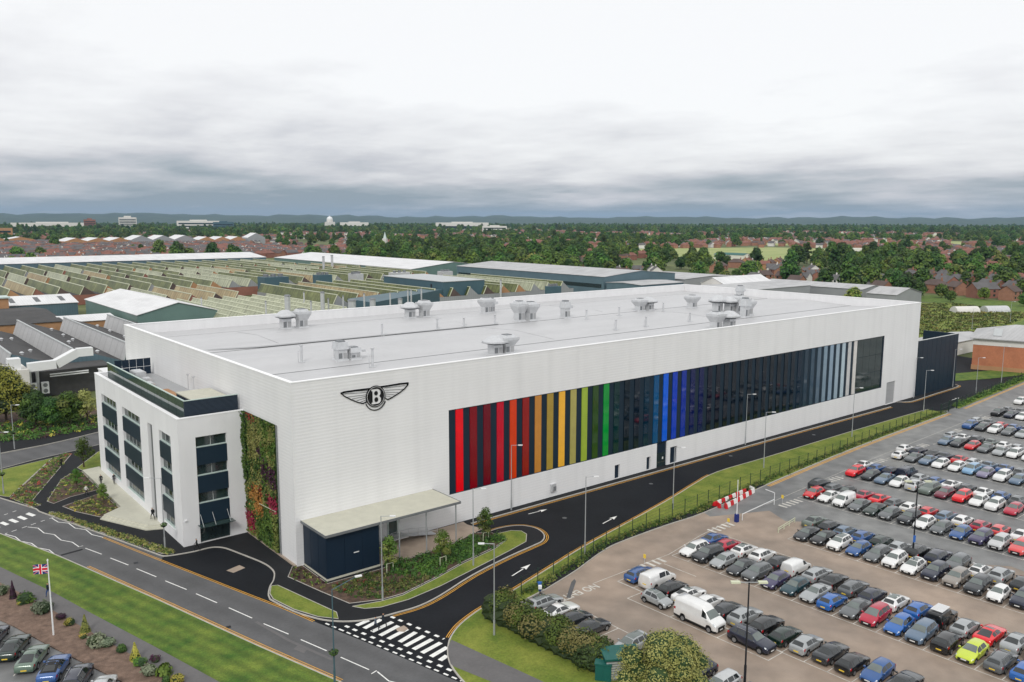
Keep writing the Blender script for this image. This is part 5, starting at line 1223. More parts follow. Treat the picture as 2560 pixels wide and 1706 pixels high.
for k, (x, y, a) in enumerate(((59.3, -19.3, 1.1), (59.9, -20.2, .9))):
    link('road_barrier', br[0], None, ('red plastic road barrier closing the left end, rear one', 'red plastic road barrier closing the left end, front one')[k], 'barrier', 'red and white road barriers', None, (x, y, .01), a)
link('road_barrier', br[1], None, 'white plastic road barrier closing the right end of the lines', 'barrier', 'red and white road barriers', None, (69.9, -17.8, .01), 1.3)
# raised barrier arm, height bar and rails at the car park entrance
t = thing('barrier_gate', 'white raised barrier arm on a blue cabinet at the car park entrance', 'barrier gate')
b = MB(); b.box(56.0, 56.5, -25.0, -24.5, 0, 1.15); b.build('cabinet', 'flag_blue', t)
b = MB(); b.cyl((56.25, -24.75, 1.1), (56.4, -24.6, 6.2), .07, .05, 6); b.build('arm', 'lamp_white', t)
t = thing('guard_rail', 'pale guard rail beside the third parking row', 'rail')
for a, c, z in (((57.2, -31.0), (62.5, -30.2), .7), ((57.2, -31.0), (62.5, -30.2), .4)):
    b = MB(); b.bar((*a, z), (*c, z), .06, .1); b.build('rail', 'pale_trim', t)
for k in range(4):
    b = MB(); x = 57.2+5.3*k/3; b.box(x-.05, x+.05, -31.05+.27*k, -30.95+.27*k, 0, .75); b.build('post', 'pale_trim', t)
t = thing('height_barrier', 'white height bar frame left standing beside the entrance', 'barrier gate')
b = MB(); b.bar((57.4, -24.9, .95), (66.6, -24.1, .95), .08, .1); b.build('rail', 'lamp_white', t)
b = MB(); b.bar((66.6, -24.1, .1), (66.6, -24.1, 2.0), .08, .08); b.bar((66.6, -24.1, 2.0), (66.4, -22.6, 2.2), .08, .08); b.bar((57.4, -24.9, 0), (57.4, -24.9, .95), .08, .08); b.build('frame', 'lamp_white', t)
for k, (x, y, lb) in enumerate(((53.4, -25.4, 'small yellow marker sign by the entrance walkway'), (68.3, -24.4, 'small yellow marker sign by the fourth row'), (34.5, -26.6, 'small yellow marker sign at the blue estate'))):
    t = thing('marker_sign', lb, 'sign', 'yellow marker signs', (x, y, 0))
    b = MB(); b.cyl((0, 0, 0), (0, 0, 1.0), .03, .03, 6); b.build('post', 'galv', t)
    b = MB(); b.box(-.04, .04, -.18, .18, .85, 1.35); b.build('plate', 'plate_yellow', t)
# green street cabinet and bin shelter by the hedge
t = thing('street_cabinet', 'teal green street cabinet beside the corner hedge', 'cabinet')
b = MB(); b.box(-.75, .75, -.45, .45, 0, 1.6); b.build('body', 'teal_cabinet', t)
b = MB(); b.box(-.82, .82, -.5, .5, 1.6, 1.72); b.build('lid', 'teal_cabinet', t)
for s in (-1, 1):
    b = MB(); b.box(-.72 if s < 0 else .02, -.02 if s < 0 else .72, -.48, -.45, .12, 1.5); dd = b.build('door', 'teal_cabinet', t)
t.location = (*[(11.3,-42.23)][0], .1); t.rotation_euler = (0, 0, -.9)
t = thing('cabin', 'low green roofed cabin with louvred sides behind the big tree', 'cabin')
b = MB(); b.box(-1.6, 1.6, -1.1, 1.1, 0, 2.1); b.build('wall', 'galv_dark', t)
b = MB(); b.box(-1.8, 1.8, -1.3, 1.3, 2.1, 2.3); b.build('roof', 'teal_cabinet', t)
for k in range(7):
    b = MB(); b.box(-1.65, 1.65, -1.14, -1.1, .25+k*.25, .4+k*.25); b.build('louvre', 'galv', t)
t.location = (13.2, -42.6, .05); t.rotation_euler = (0, 0, -.55)
# motorcycle under the fence
t = thing('motorcycle', 'blue motorcycle with a white top box by the fence', 'motorcycle', None, (*[(18.79,-24.5)][0], .1), .9)
for x in (-.7, .7):
    b = MB(); b.cyl((x, -.06, .3), (x, .06, .3), .3, .3, 12); b.build('wheel', 'tyre', t)
b = MB(); b.prism([(-.6, -.14), (.45, -.14), (.45, .14), (-.6, .14)], .45, .8); b.bar((.75, 0, .3), (.4, 0, 1.1), .08, .08); b.bar((.4, -.35, 1.1), (.4, .35, 1.1), .05, .05); b.box(.2, .5, -.2, .2, .75, 1.15); b.build('body', 'blue_sign', t)
b = MB(); b.box(-.55, .05, -.13, .13, .8, .88); b.build('seat', 'dark_trim', t)
b = MB(); b.box(-.95, -.55, -.2, .2, .85, 1.2); b.build('top_box', 'lamp_white', t)

# ---------------------------------------------------------------- people
def person(x, y, z, heading, stride, label, coat, legs, hair='1a1410', skin='c89878', bag=None, h=1.75):
    me = bpy.data.meshes.new('person'); s = h/1.75
    V = []; E = []; Rr = []
    def add(p, r, par=None):
        V.append(tuple(c*s for c in p)); Rr.append(r*s)
        if par is not None: E.append((par, len(V)-1))
        return len(V)-1
    pel = add((0, 0, .96), .125); wst = add((0, 0, 1.10), .115, pel); ch = add((.02, 0, 1.32), .135, wst); nk0 = add((.01, 0, 1.46), .075, ch); nk = add((.02, 0, 1.53), .05, nk0)
    hd0 = add((.035, 0, 1.62), .085, nk); hd = add((.03, 0, 1.71), .075, hd0); add((.125, 0, 1.635), .02, hd0)
    for sg in (1, -1):
        add((.03, .085*sg, 1.63), .018, hd0)
        st = stride*sg
        hp = add((0, .09*sg, .90), .095, pel); kn = add((.30*st+.03, .10*sg, .50), .065, hp); an = add((.42*st-.05, .10*sg, .09), .042, kn); add((.42*st+.10, .11*sg, .04), .04, an)
        sh = add((.01, .17*sg, 1.42), .072, ch); el = add((-.16*st-.03, .23*sg, 1.15), .052, sh); wr = add((-.30*st+.08, .22*sg, .92), .035, el)
        pm = add((-.33*st+.10, .22*sg, .85), .036, wr)
        for j, (dy, ln) in enumerate(((-.03, .075), (-.01, .09), (.01, .085), (.03, .065))):
            f1 = add((-.35*st+.115, .22*sg+dy, .80), .011, pm); add((-.35*st+.10, .22*sg+dy, .80-ln), .009, f1)
        t1 = add((-.31*st+.145, .22*sg-.03*sg, .85), .012, pm); add((-.31*st+.165, .22*sg-.03*sg, .80), .010, t1)
    me.from_pydata(V, E, []); me.update()
    o = bpy.data.objects.new('person', me); COL.objects.link(o)
    o['label'] = label; o['category'] = 'person'
    md = o.modifiers.new('skin', 'SKIN')
    for i, sv_ in enumerate(me.skin_vertices[0].data): sv_.radius = (Rr[i], Rr[i]); sv_.use_root = (i == 0)
    su = o.modifiers.new('sub', 'SUBSURF'); su.levels = 1; su.render_levels = 1
    m = bpy.data.materials.new('clothing'); m.use_nodes = True; n = m.node_tree.nodes; l = m.node_tree.links; pb = n['Principled BSDF']; pb.inputs['Roughness'].default_value = .8
    tc = n.new('ShaderNodeTexCoord'); sp = n.new('ShaderNodeSeparateXYZ'); l.new(tc.outputs['Object'], sp.inputs[0])
    dv = n.new('ShaderNodeMath'); dv.operation = 'DIVIDE'; dv.inputs[1].default_value = 2.0*s; l.new(sp.outputs[2], dv.inputs[0])
    r_ = n.new('ShaderNodeValToRGB'); r_.color_ramp.interpolation = 'CONSTANT'; l.new(dv.outputs[0], r_.inputs[0])
    e = r_.color_ramp.elements; e[0].position = 0; e[0].color = (.01, .01, .01, 1); e[1].position = .05; e[1].color = (*s2l(legs), 1)
    for p, c in ((.47, coat), (.755, skin), (.835, hair)):
        q = e.new(p); q.color = (*s2l(c), 1)
    l.new(r_.outputs[0], pb.inputs['Base Color']); me.materials.append(m)
    o.location = (x, y, z); o.rotation_euler = (0, 0, heading)
    if bag:
        b = MB(); b.box(-.30*s, -.13*s, -.16*s, .16*s, 1.02*s, 1.45*s); b.box(-.34*s, -.30*s, -.12*s, .12*s, 1.05*s, 1.28*s)
        b.build('backpack', bag, None, label=label.split(',')[0]+"'s dark backpack" if False else 'dark backpack on the person climbing the terrace steps', cat='backpack', loc=(x, y, z), rz=heading)
    return o
px = lambda a: a[0]
person(*[(-0.63,-20.42)][0], .012, -1.0, .9, 'person in a grey coat over the crossing, left of the one in dark blue', '56606c', '23282e', h=1.68)
person(*[(0.33,-20.35)][0], .012, -1.0, .9, 'person in dark blue walking over the zebra crossing', '16242e', '10161c')
person(*[(-7.87,13.15)][0], .012, 2.6, .8, 'person in black walking past the office entrance', '14181a', '101214')
person(*[(-9.25,27.42)][0], .56, 1.9, .7, 'person in dark clothes and shorts on the terrace edge', '15181c', '2c2c30', bag='black_metal')
person(*[(-10.94,49.06)][0], .56, -1.9, .7, 'person in dark clothes on the terrace, left of the pair', '1b1e22', '14161a')
person(*[(-9.19,48.15)][0], .56, -1.9, .7, 'person in dark clothes on the terrace, right of the pair', '1a1d20', '16181c')
person(*[(-13.8,46.07)][0], .12, .4, .8, 'person in a white top crossing the planted garden path', 'd0cec8', '191b20')
person(*[(-13.51,65.39)][0], .12, 1.2, .7, 'person in black walking up the garden path', '16181b', '121316')
person(*[(-25.77,10.02)][0], .11, 2.0, .7, 'person in a dark top and blue jeans behind the flagpole', '16202c', '24487c')

# ---------------------------------------------------------------- plants
rng = random.Random(21)
def inpoly(x, y, poly):
    c = False; n = len(poly); j = n-1
    for i in range(n):
        if (poly[i][1] > y) != (poly[j][1] > y) and x < (poly[j][0]-poly[i][0])*(y-poly[i][1])/(poly[j][1]-poly[i][1])+poly[i][0]: c = not c
        j = i
    return c
def rand_in(poly, n):
    xs = [p[0] for p in poly]; ys = [p[1] for p in poly]; out = []
    tries = 0
    while len(out) < n and tries < n*40:
        tries += 1
        x = rng.uniform(min(xs), max(xs)); y = rng.uniform(min(ys), max(ys))
        if inpoly(x, y, poly): out.append((x, y))
    return out
def cover(name, poly, n, mats, size=.2, r=(.25, .5), h=(.15, .4), z=.12, leaves=14, label=None, weights=None):
    b = MB()
    for x, y in rand_in(poly, n):
        mi = rng.choices(range(len(mats)), weights)[0]; q = rng.uniform(*r)
        b.leafball((x, y, z), (q, q, rng.uniform(*h)), leaves, size, rng, mi, inner=.4, low=-.05)
    return b.build(name, mats, None, kind='stuff', label=label)
cover('bed_plants', BED1, 260, ['leaf_mid', 'leaf_olive', 'leaf_red', 'leaf_dark'], .22, label='mixed low planting beside the garden path', weights=(5, 5, 1, 3))
cover('bed_plants', BED2, 120, ['leaf_olive', 'leaf_mid', 'leaf_yellow', 'leaf_dark'], .22, label='mixed low planting in the triangular garden bed', weights=(5, 4, 1, 3))
cover('bed_plants', BED3, 130, ['leaf_olive', 'leaf_mid', 'leaf_yellow', 'leaf_dark'], .22, label='mixed low planting beside the terrace', weights=(5, 4, 1, 3))
cover('hedge_strip', HEDGE, 420, ['leaf_olive', 'leaf_dark', 'leaf_purple'], .2, (.25, .42), (.3, .5), label='low hedge strip along the road kerb in front of the office', weights=(6, 4, .5))
GREENBED = [(9.06,-5.84),(10.52,-6.59)]+[(12, -7.2), (15.5, -6.9), (20, -6.5), (24, -5.4), (26, -6.8)]+[(26.02,-9.31)]+[(23.24,-10.46),(16.95,-11.78),(11.89,-13.14),(7.94,-9.54)]
cover('bed_shrubs', GREENBED, 330, ['leaf_dark', 'leaf_mid'], .26, (.4, .7), (.5, .95), leaves=26, label='dense green shrubs in the bed below the canopy', weights=(5, 4))
cover('bed_plants', [(0.74,-7.65),(7.64,-7.45),(7.94,-9.54),(11.8,-13.27),(6.34,-14.61),(3.58,-14.37),(1.3,-12.17),(0.55,-9.38)], 260, ['leaf_olive', 'leaf_mid', 'leaf_dark', 'leaf_red'], .22, (.25, .5), (.25, .6), leaves=16, label='olive and green low planting below the navy enclosure', weights=(6, 4, 2, .3))
cover('bed_plants', [(-0.47,0.15),(0.69,-0.15),(0.69,-6.65),(-0.5,-8.16),(-1.99,-1.92)], 45, ['leaf_olive', 'leaf_purple', 'leaf_mid'], .22, (.2, .4), (.2, .45), label='sparse planting at the corner of the hall')
cover('fence_scrub', [(p[0]-.15, p[1]+1.5) for p in LK[14:]]+[(p[0]-.15, p[1]+.35) for p in LK[14:]][::-1], 900, ['leaf_mid', 'leaf_dark', 'leaf_light', 'leaf_olive'], .24, (.25, .6), (.25, .8), leaves=14, label='rough scrub growing along the foot of the fence', weights=(4, 4, 2, 2))
cover('bank_scrub', [(158, -12.2), (200, -9.2), (213.5, -8.0), (213.5, -6.6), (196, -7.3), (160, -10.6)], 220, ['leaf_mid', 'leaf_dark'], .35, (.4, .8), (.5, 1.1), leaves=16, label='scrub along the far fence')
SHB = 1
cover('shrubbery', [(-1.38,91.26),(-8.68,90.02),(-13.74,89.96),(-19.1,91.63),(-22.7,91.95),(-20.74,107.98),(-10.77,107.37),(1.61,103.99)], 420, ['leaf_dark', 'leaf_mid', 'leaf_yellow', 'leaf_light', 'leaf_purple'], .35, (.5, 1.1), (.5, 1.3), leaves=22, label='mixed shrubbery beyond the side road', weights=(6, 4, .7, 1, 1.2))
# single shrubs of the mulch bed
SHR = {}
def shrub_mesh(kind, lm):
    k = (kind, lm)
    if k not in SHR:
        b = MB(); rr = random.Random(len(SHR)+1)
        if kind == 'round':
            for _ in range(7):
                a = rr.uniform(0, 6.28); d = rr.uniform(0, .5); b.leafball((d*math.cos(a), d*math.sin(a), .35+rr.uniform(0, .35)), (.55, .55, .5), 75, .26, rr, 0, inner=.5, low=-.6)
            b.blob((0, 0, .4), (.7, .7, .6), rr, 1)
        elif kind == 'cone':
            for _ in range(430):
                z = rr.random()**1.4; a = rr.uniform(0, 6.28); q = (1-z)*.55*rr.uniform(.75, 1.1)+.03
                b.leaf((q*math.cos(a), q*math.sin(a), z*2.0), Vector((math.cos(a), math.sin(a), .5)).normalized(), .2, rr, 0)
            b.cyl((0, 0, 0), (0, 0, 1.8), .42, .02, 8, 1)
        else:                # spiky, upright blades
            for _ in range(260):
                a = rr.uniform(0, 6.28); q = rr.uniform(.1, .75); b.leaf((q*math.cos(a), q*math.sin(a), rr.uniform(.15, .95)*(1.1-q*.5)), Vector((math.cos(a), math.sin(a), rr.uniform(.1, .8))).normalized(), .34, rr, 0)
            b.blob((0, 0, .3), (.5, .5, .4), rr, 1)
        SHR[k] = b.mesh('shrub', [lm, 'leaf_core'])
    return SHR[k]
def shrub(kind, lm, p, s, h, label, group='shrubs in the mulch bed', name='shrub'):
    o = link(name, shrub_mesh(kind, lm), None, label, 'shrub', group, None, (p[0], p[1], .08), rng.uniform(0, 6)); o.scale = (s, s, h); return o
for kind, lm, p, s, h, lb in (('round', 'leaf_grey', [(-29.76,14.41)][0], .95, 1.0, 'pale variegated shrub cut by the left edge'), ('cone', 'leaf_purple', [(-28.96,12.32)][0], .75, 1.05, 'dark slim conifer near the left edge'), ('round', 'leaf_mid', [(-28.08,10.19)][0], 1.15, 1.05, 'broad green shrub right of the dark conifer'), ('round', 'leaf_yellow', [(-28.61,9.86)][0], .42, .4, 'small yellow shrub in front of the broad green one'),
                              ('round', 'leaf_grey', [(-27.03,6.28)][0], 1.25, 1.2, 'large grey-green shrub behind the flagpole'), ('round', 'leaf_purple', [(-25.8,3.49)][0], .75, .5, 'low brownish shrub right of the flagpole'), ('round', 'leaf_yellow', [(-25.36,1.23)][0], .72, .75, 'yellow-green shrub right of the flagpole'), ('cone', 'leaf_light', [(-24.47,-1.48)][0], 1.0, .95, 'yellow-green conifer in the middle of the mulch bed'),
                              ('round', 'leaf_yellow', [(-24.96,-2.8)][0], .5, .45, 'low yellow shrub at the foot of the conifer'), ('round', 'leaf_grey', [(-24.31,-5.12)][0], 1.3, .95, 'wide grey-green shrub below the yellow-green conifer'), ('round', 'leaf_grey', [(-23.43,-5.96)][0], 1.0, .8, 'grey-green shrub adjoining the widest one on its right'), ('round', 'leaf_dark', [(-22.61,-8.22)][0], .75, .7, 'dark green shrub between the wide grey-green one and the yellow conifer'),
                              ('cone', 'leaf_yellow', [(-21.99,-10.68)][0], 1.0, .9, 'bright yellow conifer towards the lower right of the bed'), ('round', 'leaf_mid', [(-21.92,-12.05)][0], .75, .7, 'green shrub at the foot of the bright yellow conifer'), ('round', 'leaf_purple', [(-20.58,-12.36)][0], .6, .65, 'dark purple shrub by the footpath'), ('round', 'leaf_grey', [(-21.68,-14.4)][0], .95, .95, 'grey-green shrub below the dark purple one'),
                              ('spiky', 'leaf_mid', [(-20.62,-15.38)][0], 1.1, 1.1, 'spiky green shrub by the footpath near the bottom edge'), ('round', 'leaf_yellow', [(-20.06,-17.42)][0], .8, .8, 'yellow shrub at the bottom edge of the bed'), ('round', 'leaf_dark', [(-20.92,-16.84)][0], .6, .55, 'dark green shrub at the bottom edge left of the yellow one')):
    shrub(kind, lm, p, s, h, lb)
# corner hedge
b = MB()
HC = [(14.24,-26.12),(14.72,-28.17),(15.11,-30.42),(15.24,-32.87),(15.11,-35.32),(14.75,-37.6)]
for k, (p, d) in enumerate(walk([(11.6, -25.6), (11.9, -29), (12.1, -33), (12.4, -37), (12.8, -40.6)], 1.15)):
    for _ in range(3):
        q = (p.x+rng.uniform(-1.5, 1.1), p.y+rng.uniform(-.7, .7), rng.uniform(1.1, 1.9))
        b.leafball(q, (1.35, 1.35, 1.25), 420, .26, rng, rng.choices((0, 1, 2), (5, 2.5, 2.5))[0], inner=.75, low=-.8)
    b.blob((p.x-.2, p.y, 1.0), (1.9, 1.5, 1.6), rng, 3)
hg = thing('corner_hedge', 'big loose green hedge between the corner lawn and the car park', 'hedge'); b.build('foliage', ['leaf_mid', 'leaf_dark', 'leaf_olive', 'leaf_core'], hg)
# trees: tapered trunk with limbs, crown of leaf clumps
def make_tree(name, h, cr, lm, seed, leaves=2600, size=.32, trunk_h=.35, shape=1.0, lobes=16, core=True):
    rr = random.Random(seed); b = MB(); t_ = MB()
    th = h*trunk_h
    t_.cyl((0, 0, 0), (0, 0, th), h*.022+.05, h*.014+.03, 7)
    ch = h-th*.8
    for k in range(lobes):
        a = k*2.4+rr.uniform(-.4, .4); f = (k+.5)/lobes; zz = th*.85+ch*(.12+.78*f); wid = math.sin(math.pi*min(1, .22+.72*f)**shape)
        q = cr*wid*(rr.uniform(.35, .72) if lobes < 40 else rr.uniform(.2, .95)); x, y = q*math.cos(a), q*math.sin(a); rl = cr*rr.uniform(.34, .52)*(1 if lobes < 40 else .68)
        b.leafball((x, y, zz), (rl, rl, rl*.8), leaves//lobes, size, rr, rr.choices((0, 1), (3, 1))[0], inner=.62, low=-.7)
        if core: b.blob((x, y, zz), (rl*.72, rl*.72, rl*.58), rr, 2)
        if k % 2 == 0: t_.cyl((0, 0, th*.8), (x*.8, y*.8, zz-.1*rl), h*.010+.02, .02, 5)
    second = {'leaf_mid': 'leaf_light', 'leaf_dark': 'leaf_mid', 'leaf_light': 'leaf_mid', 'leaf_olive': 'leaf_olive'}.get(lm, lm)
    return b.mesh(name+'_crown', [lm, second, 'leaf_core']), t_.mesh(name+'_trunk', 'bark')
def tree(meshes, p, label, group=None, s=1., z=.0, name='tree', rz=None):
    o = thing(name, label, 'tree', group, (p[0], p[1], z), rng.uniform(0, 6.28) if rz is None else rz); o.scale = (s, s, s)
    link('crown', meshes[0], o); link('trunk', meshes[1], o); return o
bigt = make_tree('broad_tree', 7.4, 5.1, 'leaf_olive', 3, 21000, .21, .28, .9, 46)
tree(bigt, (12.6, -48.9), 'broad olive green tree at the bottom edge in front of the car park', s=.87)
lt = make_tree('garden_tree', 11.6, 6.2, 'leaf_lime', 8, 9000, .40, .22, .9, 24)
dt = make_tree('dark_tree', 7.5, 3.4, 'leaf_dark', 9, 4500, .42, .25, .9, 16)
gt_ = make_tree('mid_tree', 7.5, 3.4, 'leaf_mid', 10, 4500, .42, .25, .9, 16)
tree(lt, [(-15.5,108.64)][0], 'large yellow-green tree at the left edge behind the office')
tree(lt, [(-18.9,110.14)][0], 'yellow-green tree cut by the left edge', s=.9)
tree(dt, [(-11.35,100.44)][0], 'dark green tree right of the yellow-green one beyond the side road')
tree(dt, [(-8.88,97.28)][0], 'second dark green tree beyond the side road', s=.85)
tree(gt_, [(-5.64,97.06)][0], 'mid green tree next to the office beyond the side road', s=.95)
ol = make_tree('slim_tree', 7.5, 2.6, 'leaf_olive', 12, 1500, .35, .3, .9, 12, False)
tree(ol, [(-2.32,96.84)][0], 'thin olive tree half hidden by the office corner')
yt = make_tree('young_tree', 4.6, 1.25, 'leaf_mid', 14, 1300, .22, .32, .8, 12, False)
for p, lb in (([(8.17,-8.51)][0], 'young tree in its stake frame below the navy enclosure'), ([(14.36,-10.99)][0], 'young tree in its stake frame left of the canopy end'), ([(23.54,-7.81)][0], 'young tree in its stake frame beside the paved yard')):
    tree(yt, p, lb, 'young staked trees', 1.0, .1, 'young_tree')
    t = thing('tree_stake', lb.replace('young tree in its', 'timber').replace('stake frame', 'stake frame round the young tree'), 'stake frame', 'tree stakes', (p[0], p[1]-.2, .1))
    for x in (-.45, .45):
        b = MB(); b.cyl((x, 0, 0), (x, 0, 1.25), .045, .045, 6); b.build('post', 'pale_trim', t)
    b = MB(); b.bar((-.45, 0, 1.2), (.45, 0, 1.2), .05, .07); b.build('cross_bar', 'pale_trim', t)
gd = make_tree('garden_tree_small', 5.2, 1.9, 'leaf_mid', 15, 1500, .25, .28, .8, 12, False)
tree(gd, [(-10.44,63.17)][0], 'slender green tree in the office garden beside the small lawn', z=.1)
tree(yt, [(-14.2,50.41)][0], 'small young tree in the triangular garden bed', z=.1, s=.75)
tree(yt, [(-12.67,40.45)][0], 'small young tree in the bed beside the terrace', z=.1, s=.7)


# ---------------------------------------------------------------- works behind the hall
def shed(name, x0, x1, y0, y1, eave, ridge, axis, wm_, rm_, label, cat='shed', skylights=0, over=.4, group=None, bands=False):
    t = thing(name, label, cat, group)
    b = MB()
    if axis == 'x':          # ridge runs along x
        ym = (y0+y1)/2
        for y in (y0, y1): b.face([(x0, y, 0), (x1, y, 0), (x1, y, eave), (x0, y, eave)] if y == y0 else [(x1, y, 0), (x0, y, 0), (x0, y, eave), (x1, y, eave)])
        for x in (x0, x1): b.face([(x, y1, 0), (x, y0, 0), (x, y0, eave), (x, ym, ridge), (x, y1, eave)])
    else:
        xm = (x0+x1)/2
        for x in (x0, x1): b.face([(x, y1, 0), (x, y0, 0), (x, y0, eave), (x, y1, eave)])
        for y in (y0, y1): b.face([(x0, y, 0), (x1, y, 0), (x1, y, eave), (xm, y, ridge), (x0, y, eave)])
    b.build('wall', wm_, t)
    r = MB(); th = .18
    if axis == 'x':
        A, Bm, Cc = (y0-over, eave+.02), ((y0+y1)/2, ridge+.06), (y1+over, eave+.02)
        for p, q in ((A, Bm), (Bm, Cc)):
            r.face([(x0-over, p[0], p[1]+th), (x1+over, p[0], p[1]+th), (x1+over, q[0], q[1]+th), (x0-over, q[0], q[1]+th)])
        r.face([(x0-over, A[0], A[1]), (x1+over, A[0], A[1]), (x1+over, A[0], A[1]+th), (x0-over, A[0], A[1]+th)])
        r.face([(x0-over, A[0], A[1]), (x0-over, A[0], A[1]+th), (x0-over, Bm[0], Bm[1]+th), (x0-over, Cc[0], Cc[1]+th), (x0-over, Cc[0], Cc[1]), (x0-over, Bm[0], Bm[1])])
    else:
        A, Bm, Cc = (x0-over, eave+.02), ((x0+x1)/2, ridge+.06), (x1+over, eave+.02)
        for p, q in ((A, Bm), (Bm, Cc)):
            r.face([(p[0], y1+over, p[1]+th), (p[0], y0-over, p[1]+th), (q[0], y0-over, q[1]+th), (q[0], y1+over, q[1]+th)])
        r.face([(A[0], y1+over, A[1]), (A[0], y0-over, A[1]), (A[0], y0-over, A[1]+th), (A[0], y1+over, A[1]+th)])
        r.face([(A[0], y0-over, A[1]), (Bm[0], y0-over, Bm[1]), (Cc[0], y0-over, Cc[1]), (Cc[0], y0-over, Cc[1]+th), (Bm[0], y0-over, Bm[1]+th), (A[0], y0-over, A[1]+th)])
    ro = r.build('roof', rm_, t)
    for k in range(skylights):
        s = MB()
        if axis == 'x':
            x = x0+(x1-x0)*(k+.5)/skylights; ya, yb = y0+(y1-y0)*.12, y0+(y1-y0)*.38; f = (ridge-eave)/((y1-y0)/2)
            s.face([(x-1, ya, eave+f*(ya-y0)+.3), (x+1, ya, eave+f*(ya-y0)+.3), (x+1, yb, eave+f*(yb-y0)+.3), (x-1, yb, eave+f*(yb-y0)+.3)])
        else:
            y = y0+(y1-y0)*(k+.5)/skylights; xa, xb = x0+(x1-x0)*.12, x0+(x1-x0)*.38; f = (ridge-eave)/((x1-x0)/2)
            s.face([(xa, y+1, eave+f*(xa-x0)+.3), (xa, y-1, eave+f*(xa-x0)+.3), (xb, y-1, eave+f*(xb-x0)+.3), (xb, y+1, eave+f*(xb-x0)+.3)])
        s.build('skylight', 'gutter', ro)
    if bands:
        w2 = MB(); w2.box(x0-.12, x0-.02, y0+2, y1-2, eave*.42, eave*.62); w2.build('window_band', 'window_glass', t)
    return t
def sawtooth(name, label, x0, n, pitch, y0, y1, foot, ridge, run, slope_m, face_m, gable_m, variants=None, wall_m=None, cap='pale_trim', bars=0):
    """north-light roof: steep glazed faces towards -x, long slopes falling towards +x; each bay a part"""
    t = thing(name, label, 'factory')
    b = MB(); b.box(x0, x0+n*pitch, y0, y1, 0, foot-.02, bottom=False); b.build('wall', wall_m or gable_m, t)
    rr = random.Random(int(x0+y0))
    for k in range(n):
        fx = x0+k*pitch; rx = fx+run; ex = fx+(pitch if bars else run+(pitch-run)*.62)
        b = MB()
        b.face([(rx, y1, ridge), (rx, y0, ridge), (ex, y0, foot), (ex, y1, foot)], 0)
        if ex < fx+pitch-.1: b.face([(ex, y0, foot), (fx+pitch, y0, foot), (fx+pitch, y1, foot), (ex, y1, foot)], 0)
        b.face([(fx, y0, foot), (ex, y0, foot), (rx, y0, ridge)], 1); b.face([(ex, y1, foot), (fx, y1, foot), (rx, y1, ridge)], 1)
        o = b.build('roof_bay', [slope_m, gable_m if gable_m != 'brick_red' else rr.choice(('brick_red', 'tile_brown', 'tile_brown', 'shed_grey', 'brick_tan'))], t)
        fm = face_m if not variants else rr.choices(variants[0], variants[1])[0]
        b = MB(); b.face([(fx, y1, foot), (fx, y0, foot), (rx, y0, ridge), (rx, y1, ridge)]); b.build('north_light', fm, o)
        b = MB(); b.bar((rx, y0-.1, ridge+.05), (rx, y1+.1, ridge+.05), .5, .3)
        b.bar((fx, y0-.1, foot), (rx, y0-.1, ridge), .3, .3); b.build('ridge_cap', cap, o)
        if bars:
            b = MB()
            for j in range(1, bars):
                y = y0+(y1-y0)*j/bars; b.bar((fx-.04, y, foot+.05), (rx-.06, y, ridge), .1, .1)
            b.build('glazing_bar', cap, o)
    return t
sawtooth('sawtooth_works', 'dark sawtooth works with pale grey north lights left of the white hall', -38.1, 6, 14.0, 146, 226, 5.0, 9.5, 1.6, 'dark_roof', 'north_light_grey', 'shed_blue', cap='frame_grey', bars=1)
rr = random.Random(4)
vt = thing('roof_ventilator', 'small pale cowl ventilators dotted over the dark sawtooth roof', 'ventilator', 'ventilators on the dark sawtooth roof')
VT = MB(); VT.cyl((0, 0, 0), (0, 0, .6), .35, .35, 8); VT.cyl((0, 0, .6), (0, 0, .9), .6, .25, 8); VT = VT.mesh('ventilator', 'galv')
bpy.data.objects.remove(vt)
for k in range(4):
    for j in range(5):
        x = -38.1+14*(k+1)+1.6+rr.choice((3.2, 7.6)); y = 152+j*15+rr.uniform(-2, 2); z = 9.5-(x-(-38.1+14*(k+1)+1.6))*4.5/12.4-.05
        link('roof_ventilator', VT, None, 'small pale cowl ventilator on the dark sawtooth roof', 'ventilator', 'ventilators on the dark sawtooth roof', None, (x, y, z))
MV = (['mossy_glazing', 'pale_glazing', 'tan_glazing'], (8, 1, 1))
sawtooth('sawtooth_works', 'nearest mossy sawtooth roof block of the works behind the hall', 134, 14, 10.7, 250, 336, 5.0, 9.2, 2.2, 'dark_roof', 'mossy_glazing', 'brick_red', MV, 'shed_grey')
sawtooth('sawtooth_works', 'second mossy sawtooth roof block, reaching left behind the grey shed', 12, 24, 10.9, 372, 452, 5.0, 9.2, 2.2, 'dark_roof', 'mossy_glazing', 'brick_red', MV)
sawtooth('sawtooth_works', 'third sawtooth roof block with patched pale and green glazing', 34, 22, 10.9, 462, 520, 5.0, 9.2, 2.2, 'dark_roof', 'mossy_glazing', 'brick_red', (['mossy_glazing', 'pale_glazing', 'tan_glazing'], (4, 3, 1)))
sawtooth('sawtooth_works', 'farthest mossy sawtooth roof block in front of the long white roof', 34, 20, 11.0, 530, 614, 5.0, 9.2, 2.2, 'dark_roof', 'mossy_glazing', 'brick_red', MV)
sawtooth('sawtooth_works', 'tan sawtooth roof block beside the big grey shed', 62, 5, 11.0, 296, 352, 5.0, 9.0, 2.2, 'dark_roof', 'tan_glazing', 'brick_red', (['tan_glazing', 'pale_glazing'], (3, 1)))
sawtooth('ribbed_works', 'low pale sawtooth roof block just behind the hall', 70, 8, 7.0, 212, 292, 5.5, 7.6, 1.6, 'shed_roof_grey', 'pale_glazing', 'shed_grey', None, 'steel_blue')
